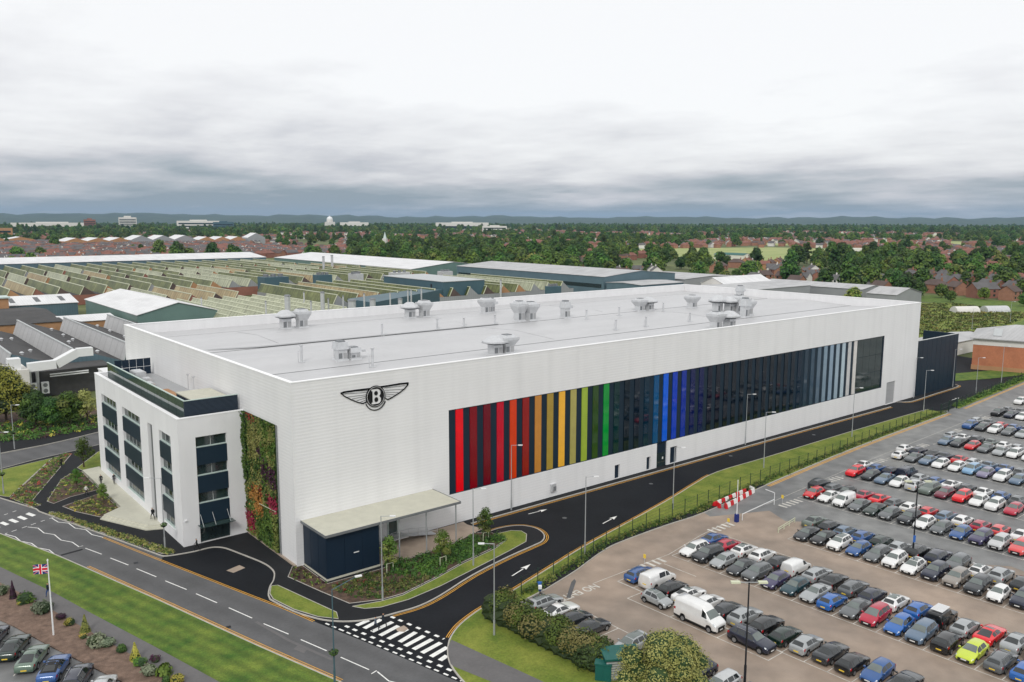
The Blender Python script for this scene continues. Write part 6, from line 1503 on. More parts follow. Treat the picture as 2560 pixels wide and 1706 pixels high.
shed('grey_shed', 43, 72, 224, 302, 8.6, 12.4, 'y', 'shed_green', 'shed_roof_white', 'grey shed with a white pitched roof between the sawtooth blocks')
shed('long_shed', -45, 42, 312, 345, 6.6, 9.2, 'x', 'shed_blue', 'shed_roof_white', 'long low white roof with a row of skylights left of the grey shed', skylights=9)
shed('brown_shed', -60, 22, 240, 302, 6.5, 8.2, 'x', 'brick_tan', 'dark_roof', 'wide dark roofed shed behind the grey sawtooth works')
t = thing('brick_block', 'small tan brick block on the dark roofs at the left', 'building')
b = MB(); b.box(-4, 14, 300, 309, 0, 11); b.build('wall', 'brick_tan', t); b = MB(); b.box(-4.6, 14.6, 299.4, 309.6, 11, 11.5); b.build('roof', 'frame_mint', t)
b = MB(); b.box(-.5, 2.5, 299.9, 300, 8, 10); b.build('window', 'window_glass', t)
shed('tan_shed', 22, 40, 240, 262, 6, 7.2, 'x', 'brick_tan', 'shed_roof_white', 'small tan shed below the grey shed')
shed('white_long_shed', -60, 168, 622, 700, 10, 13, 'x', 'shed_blue', 'shed_roof_white', 'very long white roofed shed closing the works at the back left')
shed('white_mid_shed', 170, 268, 640, 716, 9, 12.5, 'x', 'shed_blue', 'shed_roof_white', 'white roofed shed right of the longest one')
shed('ribbed_shed', 276, 350, 408, 640, 8.5, 12.5, 'y', 'shed_green', 'shed_roof_white', 'white ribbed roof shed behind the green roofs at the centre')
shed('big_grey_shed', 300, 362, 242, 386, 11.0, 13.5, 'y', 'shed_blue', 'shed_roof_grey', 'big grey roofed shed with a dark window strip right of centre', bands=True)
shed('flat_annex', 300, 336, 214, 240, 8.0, 8.6, 'x', 'shed_blue', 'shed_roof_grey', 'low flat roofed annex in front of the big grey shed')
shed('grey_low_shed', 366, 420, 238, 296, 7, 8.2, 'y', 'shed_grey', 'shed_roof_grey', 'low grey shed right of the big grey one')
shed('flat_shed', 232, 300, 168, 206, 7, 8.6, 'x', 'shed_grey', 'shed_roof_grey', 'pale low roof directly behind the hall parapet')
shed('flat_shed', 306, 392, 168, 206, 6.5, 7.8, 'x', 'shed_grey', 'shed_roof_grey', 'wide low grey roof behind the right end of the hall')
shed('white_tent', 352, 398, 198, 214, 7, 10.5, 'x', 'house_white', 'shed_roof_white', 'bright white tent hall behind the right end of the hall', cat='tent')
t = shed('grey_twin_shed', 384, 412, 114, 130, 5, 8, 'y', 'shed_grey', 'shed_roof_grey', 'pale blue-grey gabled shed right of the yellow-green tree')
shed('grey_roof_shed', 398, 425, 140, 206, 5.5, 7.2, 'y', 'shed_grey', 'shed_roof_grey', 'long grey roofed shed behind the pale gabled one')
t = thing('plant_house', 'tall dark blue clad plant house with a ramped wing in the works', 'building')
b = MB(); b.prism([(196, 252), (222, 252), (222, 310), (196, 310)], 0, 12.2); b.build('tower', 'steel_blue', t)
b = MB(); b.prism([(134, 214), (196, 252.2), (196, 266), (134, 236)], 0, 8.6); b.build('wing', 'steel_blue', t)
b = MB(); b.box(195.9, 195.99, 262, 263.4, 6.5, 10.6); b.build('door', 'black_metal', t)
b = MB(); b.box(195.7, 222.2, 251.7, 310.3, 12.2, 12.5); b.build('roof_edge', 'frame_grey', t)
# chimneys, silos and ducts on the works roofs
cyl_spots = [(96, 214, 13.5, 1.1), (104, 210, 11, .35), (108, 208, 14.5, .8), (112, 211, 11.5, .3), (117, 208, 12.5, .3), (122, 210, 10.5, 1.6), (126, 207, 13, .35), (131, 209, 10.5, 1.2), (137, 205, 13, .3), (143, 207, 10, .9), (150, 212, 13, .3), (158, 222, 12, .35), (166, 226, 12, .35), (88, 216, 11.5, .3), (228, 246, 12, .5), (240, 470, 16, .9), (250, 476, 16.5, .9), (120, 250, 11, .3), (75, 250, 11, .3)]
cyl_spots.sort(key=lambda c: -math.atan2(c[1]+93.7, c[0]+42)); nf = {0: 0, 1: 0}
for i, (x, y, h, r) in enumerate(cyl_spots):
    fl = 0 if r < .5 else 1; od = ordinal(nf[fl]); nf[fl] += 1
    t = thing('flue_stack' if r < .5 else 'silo', f'thin grey flue behind the hall, {od} from the left' if r < .5 else f'stout metal silo or stack behind the hall, {od} from the left', 'flue' if r < .5 else 'silo', 'flues behind the hall' if r < .5 else 'silos behind the hall', (x, y, 0))
    b = MB(); b.cyl((0, 0, 0), (0, 0, h), r, r, 10); b.build('shaft', 'galv', t)
    b = MB(); b.cyl((0, 0, h), (0, 0, h+.5), r*1.25, r*.8, 10); b.build('cap', 'galv_dark', t)
for i, (x, y, z, sx, sy, sz, m_, lb) in enumerate(((150, 352, 8, 14, 10, 5, 'steel_blue', 'blue-green plant unit on the works roofs at the left'), (182, 356, 8, 9, 7, 4.5, 'steel_blue', 'blue-green plant unit on the works roofs, right of the larger one'), (205, 358, 8, 5, 10, 4, 'galv', 'grey air handling unit at the middle of the works roofs'), (232, 352, 8, 12, 6, 4, 'galv', 'grey air handling unit towards the right of the works roofs'), (252, 232, 6, 7, 5, 4, 'steel_blue', 'small blue plant unit near the big grey shed'), (265, 350, 8, 8, 6, 3.5, 'galv', 'grey duct box beside the ribbed shed'))):
    t = thing('plant_unit', lb, 'plant unit', 'plant units on the works roofs', (x, y, 0))
    b = MB(); b.box(-sx/2, sx/2, -sy/2, sy/2, 4.5, z+sz*.7); b.build('casing', m_, t)
    b = MB()
    for k in range(3): b.cyl((-sx*.3+k*sx*.3, 0, z+sz*.7), (-sx*.3+k*sx*.3, 0, z+sz), sy*.16, sy*.16, 8)
    b.build('fan_outlet', 'galv_dark', t)
# pale plant house and ducts at the foot of the sawtooth works
t = thing('plant_block', 'pale plant block with two roof cubes and a bent duct beside the sawtooth works', 'building')
b = MB(); b.box(-17, -7.5, 128, 138, 0, 8.0); b.build('wall', 'house_white', t)
for x in (-16, -11.5):
    b = MB(); b.box(x, x+2.6, 129, 132, 8, 10.6); b.build('roof_cube', 'lamp_white', t)
b = MB(); b.bar((-7.5, 130, 8.2), (-1.5, 130, 8.4), 2, 2); b.bar((-1.5, 130, 8.4), (3.4, 131, 10.6), 2, 2); b.bar((3.4, 131, 10.6), (7.0, 131, 10.6), 2, 2); b.build('duct', 'lamp_white', t)
b = MB(); b.box(-7.4, 12, 134, 144, 0, 6.2); b.build('brick_base', 'dark_roof', t)
for x in (-6.6, -5.0):
    b = MB(); b.cyl((x, 133.5, 1.5), (x, 133.5, 8.0), .4, .4, 8); b.build('duct_pipe', 'galv', t)
for x in (-7, -4.4):
    b = MB(); b.box(x, x+1.6, 132.4, 133.3, 1.0, 3.8); u = b.build('condenser', 'lamp_white', t)
    for z in (1.7, 3.1):
        b = MB(); b.cyl((x+.8, 132.4, z), (x+.8, 132.33, z), .5, .5, 12); b.build('fan', 'galv_dark', u)
for z in (5.3, 5.8):
    b = MB(); b.bar((-2.5, 132.2, z-.2), (6, 131.6, z), .25, .25); b.build('pipe', 'lamp_white', t)

# ---------------------------------------------------------------- right-hand side: brick building, allotments
t = thing('brick_hall', 'orange brick hall with a pale hipped roof at the right edge', 'building', None, (215.2, 8.2, 0), rad(-72))
b = MB(); b.box(0, 34, .4, 24, .0, 1.3); b.build('plinth', 'brick_tan', t)
b = MB(); b.box(.12, 33.9, .52, 23.9, 1.3, 7.3); b.build('wall', 'brick_orange', t)
b = MB(); b.box(.05, 33.95, .45, 23.95, 7.3, 9.1); b.build('eaves_band', 'house_white', t)
b = MB(); A = [(-.8, -.4), (34.8, -.4), (34.8, 24.8), (-.8, 24.8)]
R0, R1 = (10, 12.2, 12.6), (25, 12.2, 12.6)
c4 = [(*p, 9.35) for p in A]
b.face([c4[0], c4[1], R1, R0]); b.face([c4[1], c4[2], R1]); b.face([c4[2], c4[3], R0, R1]); b.face([c4[3], c4[0], R0]); b.prism(A, 9.1, 9.34)
ro = b.build('roof', 'shed_roof_grey', t)
for k in range(3):
    b = MB(); x = 6+k*9; b.bar((x, 2, 10.1), (x, 8, 11.6), 2.2, .1); b.build('roof_panel', 'frame_grey', ro)
shed('low_white_block', 226, 262, 22, 34, 4.2, 5.0, 'x', 'house_white', 'shed_roof_grey', 'low pale block behind the navy screen wall', cat='building')
shed('store_shed', 196, 224, 24, 34, 3.8, 4.6, 'x', 'brick', 'shed_roof_grey', 'low brick store between the screen wall and the brick hall', cat='building')
for i, (x, y) in enumerate(((377, 77), (391, 69))):
    t = thing('polytunnel', ('white', 'clear')[i]+' polytunnel on the allotments, '+('left', 'right')[i]+' of the two', 'polytunnel', 'polytunnels', (x, y, 0), rad(-30))
    b = MB(); n = 9
    for k in range(n):
        a0, a1 = math.pi*k/n, math.pi*(k+1)/n
        b.face([(-6, 3*math.cos(a0), 2.8*math.sin(a0)), (6, 3*math.cos(a0), 2.8*math.sin(a0)), (6, 3*math.cos(a1), 2.8*math.sin(a1)), (-6, 3*math.cos(a1), 2.8*math.sin(a1))])
    for x_ in (-6, 6): b.face([(x_, 3*math.cos(math.pi*k/n), 2.8*math.sin(math.pi*k/n)) for k in range(n+1)])
    b.build('cover', 'house_white' if i == 0 else 'galv', t)
sheet('allotment_ground', [(240, 42), (300, 36), (396, 52), (420, 100), (402, 112), (330, 84), (262, 62)], -.05, 'lawn')
cover('allotment_crops', [(250, 44), (300, 38), (392, 53), (418, 98), (402, 108), (335, 84), (262, 60)], 900, ['leaf_mid', 'leaf_olive', 'leaf_dark', 'leaf_light', 'leaf_yellow'], .8, (.8, 2.4), (.3, 1.0), 0, 12, 'patchwork of allotment crops and scrub', (3, 4, 1.5, 5, .4))
sheet('rough_grass', [(225, 34), (300, 20), (440, 30), (460, 130), (420, 130), (396, 54), (300, 38), (240, 42)], -.06, 'grass')
sheet('estate_road', [(232, -3), (300, 2), (420, 22), (560, 60), (560, 52), (420, 12), (300, -6), (232, -9)], -.04, 'old_asphalt')
sheet('playing_field', [(735, 640), (700, 480), (800, 400), (900, 390), (1180, 500), (1150, 700), (900, 800)], -.05, 'field')
t = shed('pavilion', 742, 756, 462, 502, 5, 7, 'y', 'house_white', 'teal_cabinet', 'long pavilion with a turquoise roof beside the playing field', cat='pavilion')


# ---------------------------------------------------------------- town, woods and hills
trng = random.Random(77)
CXY = (-42.0, -93.7)
def pol(az, d):
    """bearing in degrees left of the view axis, distance"""
    a = YAW+rad(az); return CXY[0]+d*math.cos(a), CXY[1]+d*math.sin(a)
def inv(x, y):
    return math.degrees(math.atan2(y-CXY[1], x-CXY[0]))-math.degrees(YAW), math.hypot(x-CXY[0], y-CXY[1])
FIELD = [(735, 640), (700, 480), (800, 400), (900, 390), (1180, 500), (1150, 700), (900, 800)]
WORKS = [(-120, 60), (190, 60), (190, 20), (230, -20), (430, 20), (430, 310), (372, 400), (372, 660), (285, 730), (-120, 730)]
# houses -------------------------------------------------------------
HV = []
def house_meshes(w, d, e, r, wm_, rm_, hip=False, ch=True):
    b = MB(); b.box(-w/2, w/2, -d/2, d/2, 0, e, bottom=False)
    if not hip:
        for x in (-w/2, w/2): b.face([(x, d/2, e), (x, -d/2, e), (x, 0, r)] if x < 0 else [(x, -d/2, e), (x, d/2, e), (x, 0, r)])
    wall = b.mesh('house_wall', wm_)
    b = MB(); o = .45
    if hip:
        k = w/2-d/2*.8; c = [(-w/2-o, -d/2-o, e), (w/2+o, -d/2-o, e), (w/2+o, d/2+o, e), (-w/2-o, d/2+o, e)]; p, q = (-k, 0, r), (k, 0, r)
        b.face([c[0], c[1], q, p]); b.face([c[1], c[2], q]); b.face([c[2], c[3], p, q]); b.face([c[3], c[0], p])
    else:
        for s in (-1, 1):
            f = [(-w/2-o, s*(d/2+o), e-.2), (w/2+o, s*(d/2+o), e-.2), (w/2+o, 0, r+.15), (-w/2-o, 0, r+.15)]; b.face(f if s < 0 else f[::-1])
    roof = b.mesh('house_roof', rm_)
    c = MB(); c.box(w*.28, w*.28+.8, -.4, .4, r-1.0, r+1.1); c.cyl((w*.28+.4, 0, r+1.1), (w*.28+.4, 0, r+1.5), .15, .15, 6)
    g = MB(); g.box(-.65, .65, -.06, 0, 0, 1.25)
    return wall, roof, c.mesh('chimney', wm_), g.mesh('window', 'window_glass'), (w, d, e, r, wm_, rm_, hip)
for w_, d_, e_, r_, wm_, rm_, hp in ((9, 8, 5.2, 8.0, 'brick', 'tile_brown', False), (13, 8.5, 5.2, 8.4, 'brick', 'tile_brown', True), (10, 8, 5.2, 8.2, 'house_white', 'tile_grey', False), (12, 8, 5.2, 8.3, 'brick_red', 'tile_red', True), (8, 8, 5.2, 7.8, 'brick_tan', 'tile_red', False), (11, 7.5, 2.8, 5.4, 'brick', 'tile_grey', False), (14, 9, 5.4, 8.6, 'brick_red', 'tile_grey', False)):
    HV.append(house_meshes(w_, d_, e_, r_, wm_, rm_, hp))
houses = []
taken = []
def try_house(x, y, rz, v, region):
    az, d = inv(x, y)
    if inpoly(x, y, WORKS) or inpoly(x, y, FIELD): return
    if any(abs(x-a)+abs(y-c) < 11 for a, c in taken): return
    if region == 'right' and trng.random() < .33: return
    taken.append((x, y)); houses.append((d, x, y, rz, v, region))
def street(x, y, ang, n, gap0, setback, vs, region, both=True, wob=0.):
    a = ang; gap = gap0*1.08
    for k in range(n):
        for s in ((1, -1) if both else (1,)):
            nx, ny = -math.sin(a)*setback*s, math.cos(a)*setback*s
            try_house(x+nx+trng.uniform(-1, 1), y+ny+trng.uniform(-1, 1), a+trng.uniform(-.25, .25)+(math.pi/2 if trng.random() < .25 else 0)+(math.pi if s > 0 else 0), trng.choice(vs), region)
        x += math.cos(a)*gap; y += math.sin(a)*gap; a += wob
# right-hand estate
for x, y, ang, n, gap, vs, wob in ((470, 70, 1.25, 7, 15, (0, 1, 6), .0), (505, 62, 1.1, 9, 15, (0, 2, 6), .0), (545, 60, 1.15, 10, 15, (3, 1, 4), .02), (585, 62, 1.0, 11, 15, (3, 4, 3), .0), (640, 80, 1.1, 10, 16, (3, 1, 3), .0), (700, 90, 1.2, 11, 16, (3, 4, 1), 0.), (760, 110, 1.0, 9, 17, (3, 3, 1), .0), (820, 120, 1.1, 10, 17, (3, 4), 0.),
                               (455, 150, 1.5, 8, 14, (5, 0, 2), .0), (480, 190, .9, 8, 14, (5, 6, 0), .0), (500, 235, .7, 8, 14, (5, 0, 2), 0.), (520, 280, .6, 9, 14, (0, 6, 2), .0), (540, 330, .4, 9, 15, (1, 0, 4), .0), (430, 330, .95, 8, 15, (5, 0, 2), 0.), (450, 420, .5, 9, 15, (0, 1), 0.), (470, 510, .25, 12, 15, (1, 4, 3), .0), (450, 560, .1, 13, 15, (0, 1, 4), 0.)):
    street(x, y, ang, n, gap, 14, vs, 'right', wob=wob)
# terraces beyond the works at the left
for k in range(13):
    x0 = 20+k*9; y0 = 800+k*62
    street(x0-40+trng.uniform(-10, 10), y0, .12+trng.uniform(-.03, .03), 34, 12.5, 11, (0, 4, 6, 3, 2), 'left')
# scattered among the trees further out
for _ in range(950):
    az = trng.uniform(-34, 34); d = 1000*(1+2.4*trng.random()**1.2); x, y = pol(az, d)
    street(x, y, trng.uniform(0, 3.1), trng.randint(2, 5), 16, 12, (3, 3, 0, 4, 2), 'far')
houses.sort()
LABR = {0: 'brown gabled brick house', 1: 'brown hipped brick house', 2: 'white walled house', 3: 'red hipped brick house', 4: 'tan brick house', 5: 'brick bungalow', 6: 'grey roofed brick house'}
def place(x, y):
    az, d = inv(x, y)
    near = 'nearest' if d < 640 else ('middle' if d < 860 else 'farther')
    if az < -29.5: p = 'at the right edge'
    elif az < -26: p = 'above the polytunnels'
    elif az < -22: p = 'above the hall end'
    elif az < -18: p = 'right of the playing field'
    elif az < -13: p = 'below the playing field'
    elif az < -7: p = 'left of the playing field'
    elif az < 0: p = 'behind the big grey shed'
    elif az < 9: p = 'below the church spire'
    elif az < 18: p = 'right of the gabled works'
    elif az < 27: p = 'below the gabled works'
    else: p = 'at the left edge of the town'
    return near, p
LOCR = {'right': 'in the estate right of the works', 'left': 'in the terraces beyond the works', 'far': 'among the distant trees'}
def vis(d, x, y):
    az, _ = inv(x, y); return -33.5 < az < 33.5
houses = [h for h in houses if vis(h[0], h[1], h[2])]
for i, (d, x, y, rz, v, reg) in enumerate(houses[:300]):
    wall, roof, chim, win, dm = HV[v]
    nr, pl = place(x, y); t = thing('house', f'{LABR[v]} in the {nr} rows {pl}', 'house', 'houses '+pl, (x, y, -.1), rz)
    link('wall', wall, t); ro = link('roof', roof, t); link('chimney', chim, ro)
    if i < 110:
        w_, dp, e_ = dm[0], dm[1], dm[2]
        facing = [s for s in (-1, 1)]
        for s in facing:
            ca, sa = math.cos(rz), math.sin(rz); nx, ny = -sa*s, ca*s
            if nx*(CXY[0]-x)+ny*(CXY[1]-y) < 0: continue
            for fx in (-.27, .27):
                for z in ((1.0, 3.4) if e_ > 4 else (1.0,)):
                    o = link('window', win, t, loc=(fx*w_, s*(dp/2+.03), z), rz=0 if s < 0 else math.pi)
b = MB(); FM = ['brick', 'house_white', 'tile_brown', 'tile_red', 'tile_grey']
for d, x, y, rz, v, reg in houses[300:]:
    w_, dp, e_, r_, wm_, rm_, hp = HV[v][4]; c, s = math.cos(rz), math.sin(rz)
    T = lambda p: (x+p[0]*c-p[1]*s, y+p[0]*s+p[1]*c, p[2]-.1)
    wi = 1 if wm_ == 'house_white' else 0; ri = FM.index(rm_)
    A = [(-w_/2, -dp/2), (w_/2, -dp/2), (w_/2, dp/2), (-w_/2, dp/2)]
    for k in range(4):
        p, q = A[k], A[(k+1) % 4]; b.face([T((*p, 0)), T((*q, 0)), T((*q, e_)), T((*p, e_))], wi)
    o = .4; Cn = [(-w_/2-o, -dp/2-o, e_), (w_/2+o, -dp/2-o, e_), (w_/2+o, dp/2+o, e_), (-w_/2-o, dp/2+o, e_)]; k = w_/2-dp/2*.8 if hp else w_/2+o
    p, q = (-k, 0, r_), (k, 0, r_)
    for f in ((Cn[0], Cn[1], q, p), (Cn[1], Cn[2], q), (Cn[2], Cn[3], p, q), (Cn[3], Cn[0], p)): b.face([T(z) for z in f], ri if hp or len(f) == 4 else wi)
b.build('distant_houses', FM, None, kind='stuff', label='mass of small brick houses spreading through the distant town')
# far landmarks --------------------------------------------------------
def block(az, d, w_, dp, h, m_, label, name='office_block', rows=5, cat='building', z0=0.):
    x, y = pol(az, d); t = thing(name, label, cat, None, (x, y, z0), YAW+rad(az)+math.pi/2)
    b = MB(); b.box(-w_/2, w_/2, -dp/2, dp/2, 0, h); b.build('wall', m_, t)
    b = MB(); b.box(-w_*.2, w_*.2, -dp*.3, dp*.3, h, h+h*.1); b.build('roof_house', m_, t)
    for k in range(rows):
        z = h*(.15+.78*k/rows)
        b = MB(); b.box(-w_/2+w_*.04, w_/2-w_*.04, dp/2, dp/2+.4, z, z+h*.38/rows); b.build('window_band', 'window_glass', t)
    return t
block(24.5, 3300, 58, 30, 50, 'house_white', 'pale office tower standing above the town on the left', rows=7)
block(26.6, 3200, 36, 26, 42, 'brick_red', 'dark red tower block left of the pale office tower', rows=6)
block(20.4, 3350, 150, 40, 38, 'house_white', 'long pale slab building right of the office tower', rows=3)
block(18.9, 3200, 70, 30, 34, 'steel_blue', 'dark glass block in front of the long pale slab', rows=3)
block(28.6, 3500, 260, 60, 30, 'house_white', 'long white warehouse on the skyline at the left', rows=1)
block(31.8, 2300, 90, 40, 22, 'brick_tan', 'pale low block at the left edge of the town', rows=2)
block(3.4, 3700, 230, 60, 32, 'house_white', 'long white warehouse on the skyline near the middle', rows=1)
block(10.6, 3700, 120, 60, 32, 'house_white', 'white warehouse on the skyline left of the dome', rows=1)
block(1.2, 2600, 75, 20, 25, 'house_white', 'white flats among the trees near the middle', rows=3)
block(-23.0, 1180, 40, 18, 8, 'house_white', 'low white hall among the trees at the right', rows=1)
x, y = pol(12.2, 3700); t = thing('domed_church', 'pale domed church on the skyline left of centre', 'church', None, (x, y, 0))
b = MB(); b.box(-16, 16, -16, 16, 0, 34); b.build('base', 'house_white', t)
b = MB(); b.cyl((0, 0, 34), (0, 0, 44), 13, 13, 16); b.build('drum', 'house_white', t)
b = MB()
for k in range(5): a0, a1 = k*math.pi/10, (k+1)*math.pi/10; b.cyl((0, 0, 44+13*math.sin(a0)), (0, 0, 44+13*math.sin(a1)), 13*math.cos(a0), max(.3, 13*math.cos(a1)), 16)
b.cyl((0, 0, 57), (0, 0, 63), 1.4, .3, 8); b.build('dome', 'lamp_white', t)
x, y = pol(8.6, 1300); t = thing('church', 'small church with a pale spire in the wood', 'church', None, (x, y, 0), .6)
b = MB(); b.box(-3, 3, -3, 3, 0, 15); b.build('tower', 'house_white', t)
b = MB(); b.cyl((0, 0, 15), (0, 0, 25), 2.8, .15, 8); b.build('spire', 'frame_mint', t)
b = MB(); b.box(3, 22, -5, 5, 0, 7); b.face([(3, -5.5, 7), (22, -5.5, 7), (22, 0, 13), (3, 0, 13)]); b.face([(22, 5.5, 7), (3, 5.5, 7), (3, 0, 13), (22, 0, 13)]); b.build('nave', 'brick_red', t)
def gabled_row(az, d, n, w_, dp, e_, r_, wm_, rm_, label, rot=0.):
    x, y = pol(az, d); t = thing('gabled_works', label, 'works', None, (x, y, 0), YAW+rad(az)-math.pi/2+rot)
    for k in range(n):
        x0 = (k-n/2)*w_; b = MB()
        b.face([(x0, 0, 0), (x0+w_, 0, 0), (x0+w_, 0, e_), (x0+w_/2, 0, r_), (x0, 0, e_)]); b.build('gable', wm_, t)
        b = MB(); b.face([(x0, 0, e_), (x0+w_/2, 0, r_), (x0+w_/2, dp, r_), (x0, dp, e_)]); b.face([(x0+w_/2, 0, r_), (x0+w_, 0, e_), (x0+w_, dp, e_), (x0+w_/2, dp, r_)]); b.build('roof', rm_, t)
    b = MB(); b.box(-n*w_/2, n*w_/2, .2, dp, 0, e_-.05); b.build('side_wall', wm_, t)
gabled_row(22.5, 1500, 3, 34, 60, 10, 17, 'shed_grey', 'shed_roof_white', 'grey gabled works standing in the terraces', .25)
gabled_row(26.2, 1480, 3, 32, 60, 9, 14, 'brick_tan', 'shed_roof_white', 'tan brick gabled works left of the grey one', .25)
gabled_row(19.0, 1520, 3, 26, 60, 9, 14, 'brick_tan', 'shed_roof_white', 'tan brick gabled works right of the grey one', .25)
gabled_row(16.9, 1530, 1, 30, 40, 12, 20, 'shed_grey', 'shed_roof_white', 'single pale gabled hall behind the tan works', .25)
gabled_row(31.0, 1650, 2, 40, 60, 9, 13, 'brick_tan', 'shed_roof_white', 'pale roofed works at the far left', .1)
# trees ---------------------------------------------------------------
TM = [make_tree('broadleaf', 13, 6.6, 'leaf_dark', 31, 900, 1.5, .16, .85, 15), make_tree('broadleaf', 11, 6.4, 'leaf_mid', 32, 850, 1.45, .16, .85, 14), make_tree('broadleaf', 15, 6.2, 'leaf_dark', 33, 900, 1.5, .15, .8, 16),
      make_tree('poplar', 18, 3.9, 'leaf_dark', 34, 800, 1.2, .1, .7, 15), make_tree('broadleaf', 10, 6.2, 'leaf_light', 35, 850, 1.4, .16, .9, 14), make_tree('broadleaf', 12, 6.8, 'leaf_mid', 36, 900, 1.5, .16, .9, 15)]
MEADOW = [(-18, 1700, 130, 150), (-3, 1450, 90, 110), (5.5, 2000, 160, 170), (-27, 1900, 150, 150), (-9, 2500, 220, 240), (13, 2300, 150, 200), (-31, 1350, 80, 90), (-23, 2800, 260, 260), (1, 3200, 300, 300)]
for az_, d_, lw, ld in MEADOW:
    x_, y_ = pol(az_, d_); ux, uy = math.cos(YAW+rad(az_)), math.sin(YAW+rad(az_))
    sheet('meadow', [(x_-uy*lw*math.cos(a_)+ux*ld*math.sin(a_), y_+ux*lw*math.cos(a_)+uy*ld*math.sin(a_)) for a_ in [k_*math.pi/8 for k_ in range(16)]], -.06, 'field')
cand = []
# chosen trees on the right, in front of and between the houses
for p, k, s in (([(371.7,130.41)][0], 4, .85), ([(439.5,137.49)][0], 0, .9), ((450, 140), 0, 1.0), ((462, 152), 2, .9), ((470, 160), 0, 1.0), ((445, 118), 1, .7), ((436, 126), 0, .7), ((424, 104), 1, .55), ((452, 98), 1, .6), ((470, 108), 0, .6), ((498, 214), 0, 1.1), ((520, 225), 5, .8), ((806, 394), 2, 1.4), ((795, 385), 0, 1.3), ((722, 372), 3, 1.3), ((730, 380), 3, 1.2),
                ((655, 264), 0, 1.2), ((665, 258), 2, 1.2), ((648, 250), 5, 1.1), ((640, 240), 0, 1.2), ((655, 235), 2, 1.1), ((670, 248), 0, 1.3), ((630, 225), 5, 1.0), ((816, 250), 0, 1.3), ((826, 246), 2, 1.3), ((938, 265), 0, 1.4), ((950, 258), 2, 1.2), ((430, 70), 1, .6), ((440, 60), 4, .5), ((455, 74), 1, .6), ((480, 66), 1, .5), ((405, 118), 5, .5), ((396, 120), 4, .45)):
    cand.append((inv(*p)[1]*.2, p[0], p[1], k, s, 'r'))
def meadow(az, d):
    for a_, d_, lw, ld in MEADOW:
        if abs(rad(az-a_))*d < lw*.95 and d_*.80 < d < d_+ld: return True
    return False
hset = {}
for d, x, y, *_ in houses: hset.setdefault((int(x//14), int(y//14)), 1)
def near_house(x, y):
    i, j = int(x//14), int(y//14); return (i, j) in hset
for _ in range(34000):
    az = trng.uniform(-34.5, 34.5); u = trng.random(); d = 430*((6200/430)**(u**.78)); x, y = pol(az, d)
    if inpoly(x, y, WORKS) or inpoly(x, y, FIELD): continue
    if near_house(x, y): continue
    ux, uy = (x-CXY[0])/d, (y-CXY[1])/d
    if d < 2600 and any(near_house(x+ux*q, y+uy*q) for q in (14, 28, 44)) and trng.random() < .6: continue
    if meadow(az, d) and trng.random() < .93: continue
    if az > 6 and d < 760: continue
    # how wooded the place is
    wood = .5+.5*math.sin(x*.0051+1.3*math.sin(y*.0037))*math.cos(y*.0043+.7)
    if az > 11 and d < 1750: keep = .05
    elif az > 11 and d < 2600: keep = .25+.5*wood
    elif -11 < az <= 11 and d < 900: keep = .30
    elif -11 < az <= 11 and d < 2500: keep = .55+.4*wood
    elif az <= -11 and d < 620: keep = .16
    elif az <= -11 and d < 900: keep = .22
    elif az <= -11 and d < 1500: keep = .18+.45*wood
    else: keep = .2+.7*wood
    if -21 < az < -7 and 620 < d < 960: keep = .05
    if d < 900 and y < 130 and x < 480: continue
    if trng.random() > keep: continue
    k = trng.choices(range(6), (3, 3, 2.5, .8, 1.8, 3))[0]; s = trng.uniform(.7, 1.45)*(1 if d < 2500 else 1.3)
    cand.append((d, x, y, k, s, 'w'))
cand.sort()
for d, x, y, k, s, g in cand[:300]:
    nm = ['dark broadleaf tree', 'mid green broadleaf tree', 'tall dark broadleaf tree', 'slim dark poplar', 'yellow-green tree', 'spreading mid green tree'][k]
    az, _ = inv(x, y)
    loc = 'by the estate right of the works' if az < -9 else ('in the wood behind the works' if az < 11 else 'among the terraces at the left')
    nr, pl = place(x, y); tree(TM[k], (x, y), f'{nm} {pl}' if nr != 'farther' else f'farther {nm} {pl}', 'trees '+pl, s, -.1)
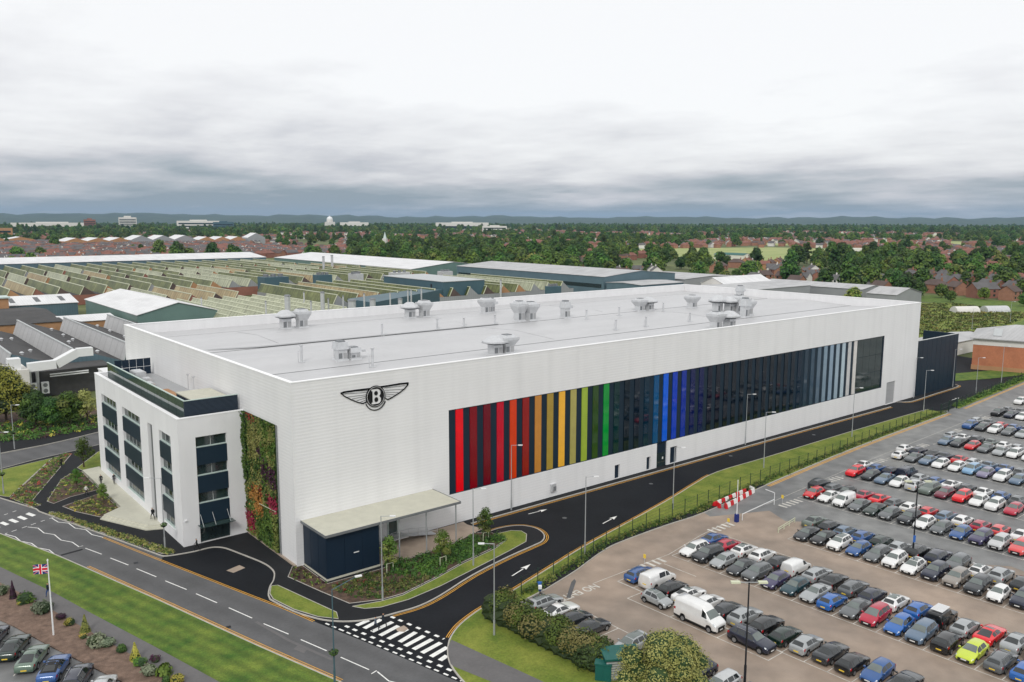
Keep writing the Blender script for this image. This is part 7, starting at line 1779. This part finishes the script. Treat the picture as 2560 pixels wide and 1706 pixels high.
def scatter(name, pts, sources, label):
    me = bpy.data.meshes.new(name); me.from_pydata([p[:3] for p in pts], [], [])
    for an, tp, idx in (('scl', 'FLOAT', 3), ('rot', 'FLOAT', 4), ('pick', 'INT', 5)):
        at = me.attributes.new(an, tp, 'POINT'); at.data.foreach_set('value', [p[idx] for p in pts])
    o = link(name, me, None, kind='stuff', label=label)
    ng = bpy.data.node_groups.new(name, 'GeometryNodeTree')
    ng.interface.new_socket('Geometry', in_out='INPUT', socket_type='NodeSocketGeometry'); ng.interface.new_socket('Geometry', in_out='OUTPUT', socket_type='NodeSocketGeometry')
    n = ng.nodes; l = ng.links; gi = n.new('NodeGroupInput'); go = n.new('NodeGroupOutput')
    mp = n.new('GeometryNodeMeshToPoints'); l.new(gi.outputs[0], mp.inputs[0])
    io = n.new('GeometryNodeInstanceOnPoints'); l.new(mp.outputs[0], io.inputs['Points']); io.inputs['Pick Instance'].default_value = True
    jn = n.new('GeometryNodeJoinGeometry')
    for s in reversed(sources):
        oi = n.new('GeometryNodeObjectInfo'); oi.inputs['Object'].default_value = s; oi.transform_space = 'ORIGINAL'; oi.inputs['As Instance'].default_value = True
        l.new(oi.outputs['Geometry'], jn.inputs[0])
    l.new(jn.outputs[0], io.inputs['Instance'])
    def na(nm, tp):
        a = n.new('GeometryNodeInputNamedAttribute'); a.data_type = tp; a.inputs['Name'].default_value = nm; return a.outputs[0]
    l.new(na('scl', 'FLOAT'), io.inputs['Scale']); l.new(na('pick', 'INT'), io.inputs['Instance Index'])
    cx = n.new('ShaderNodeCombineXYZ'); l.new(na('rot', 'FLOAT'), cx.inputs[2])
    er = n.new('FunctionNodeEulerToRotation'); l.new(cx.outputs[0], er.inputs[0]); l.new(er.outputs[0], io.inputs['Rotation'])
    l.new(io.outputs[0], go.inputs[0])
    md = o.modifiers.new('scatter', 'NODES'); md.node_group = ng
    return o
src = {}
for o in COL.objects:
    if o.name.startswith('crown') and o.data in [t_[0] for t_ in TM] and o.data.name not in src: src[o.data.name] = o
SRC = [src.get(t_[0].name) for t_ in TM]
SRC = [s or next(q for q in SRC if q) for s in SRC]
rest = [(x, y, -.1, s, trng.uniform(0, 6.28), k) for d, x, y, k, s, g in cand[300:]]
print('houses', len(houses), 'trees', len(cand))
scatter('distant_woodland', rest, SRC, 'endless mixed woodland and street trees reaching to the hills')
# hills ---------------------------------------------------------------
b = MB(); rows_ = ((8200, 0.), (9300, .35), (10400, .72), (11800, 1.), (13500, .85), (15000, 0.)); na_ = 130
for d, f in rows_:
    for k in range(na_+1):
        az = -42+84*k/na_
        prof_ = 88+28*(.5+.5*math.tanh((az-14)/9))+8*math.sin(az*.55+1.0)+5*math.sin(az*1.37+.4)+3*math.sin(az*2.9)+3*math.sin(az*5.3+d)
        if -3 < az < 4: prof_ += 4
        h = f*(prof_)+(f*8*math.sin(az*3.1+d*.002))
        x, y = pol(az, d); b.v.append((x, y, h-.5))
for j in range(len(rows_)-1):
    for k in range(na_):
        i = j*(na_+1)+k; b.f.append((i+1, i, i+na_+1, i+na_+2)); b.m.append(0)
b.build('hills', 'hill', None, True, kind='structure')
# haze ----------------------------------------------------------------
m = bpy.data.materials.new('haze'); m.use_nodes = True; n_ = m.node_tree.nodes; n_.remove(n_['Principled BSDF'])
pv = n_.new('ShaderNodeVolumePrincipled'); pv.inputs['Color'].default_value = (.42, .66, .98, 1); pv.inputs['Density'].default_value = .000031
m.node_tree.links.new(pv.outputs[0], n_['Material Output'].inputs['Volume']); MATS['haze'] = m
b = MB(); b.box(-17000, 17000, -17000, 17000, -2, 240); hz = b.build('haze', 'haze', None, kind='stuff', label='thin blue air over the whole landscape')

# look-alikes that share a label are told apart by their order across the view
same = {}
for o in COL.objects:
    if o.parent is None and o.get('category') in ('house', 'tree', 'ventilator') and 'label' in o: same.setdefault(o['label'], []).append(o)
for lb, lst in same.items():
    if 1 < len(lst) <= 20 and len(lb.split()) <= 12:
        lst.sort(key=lambda o: -inv(o.location.x, o.location.y)[0])
        for i, o in enumerate(lst): o['label'] = f'{lb}, {ordinal(i)} from the left'
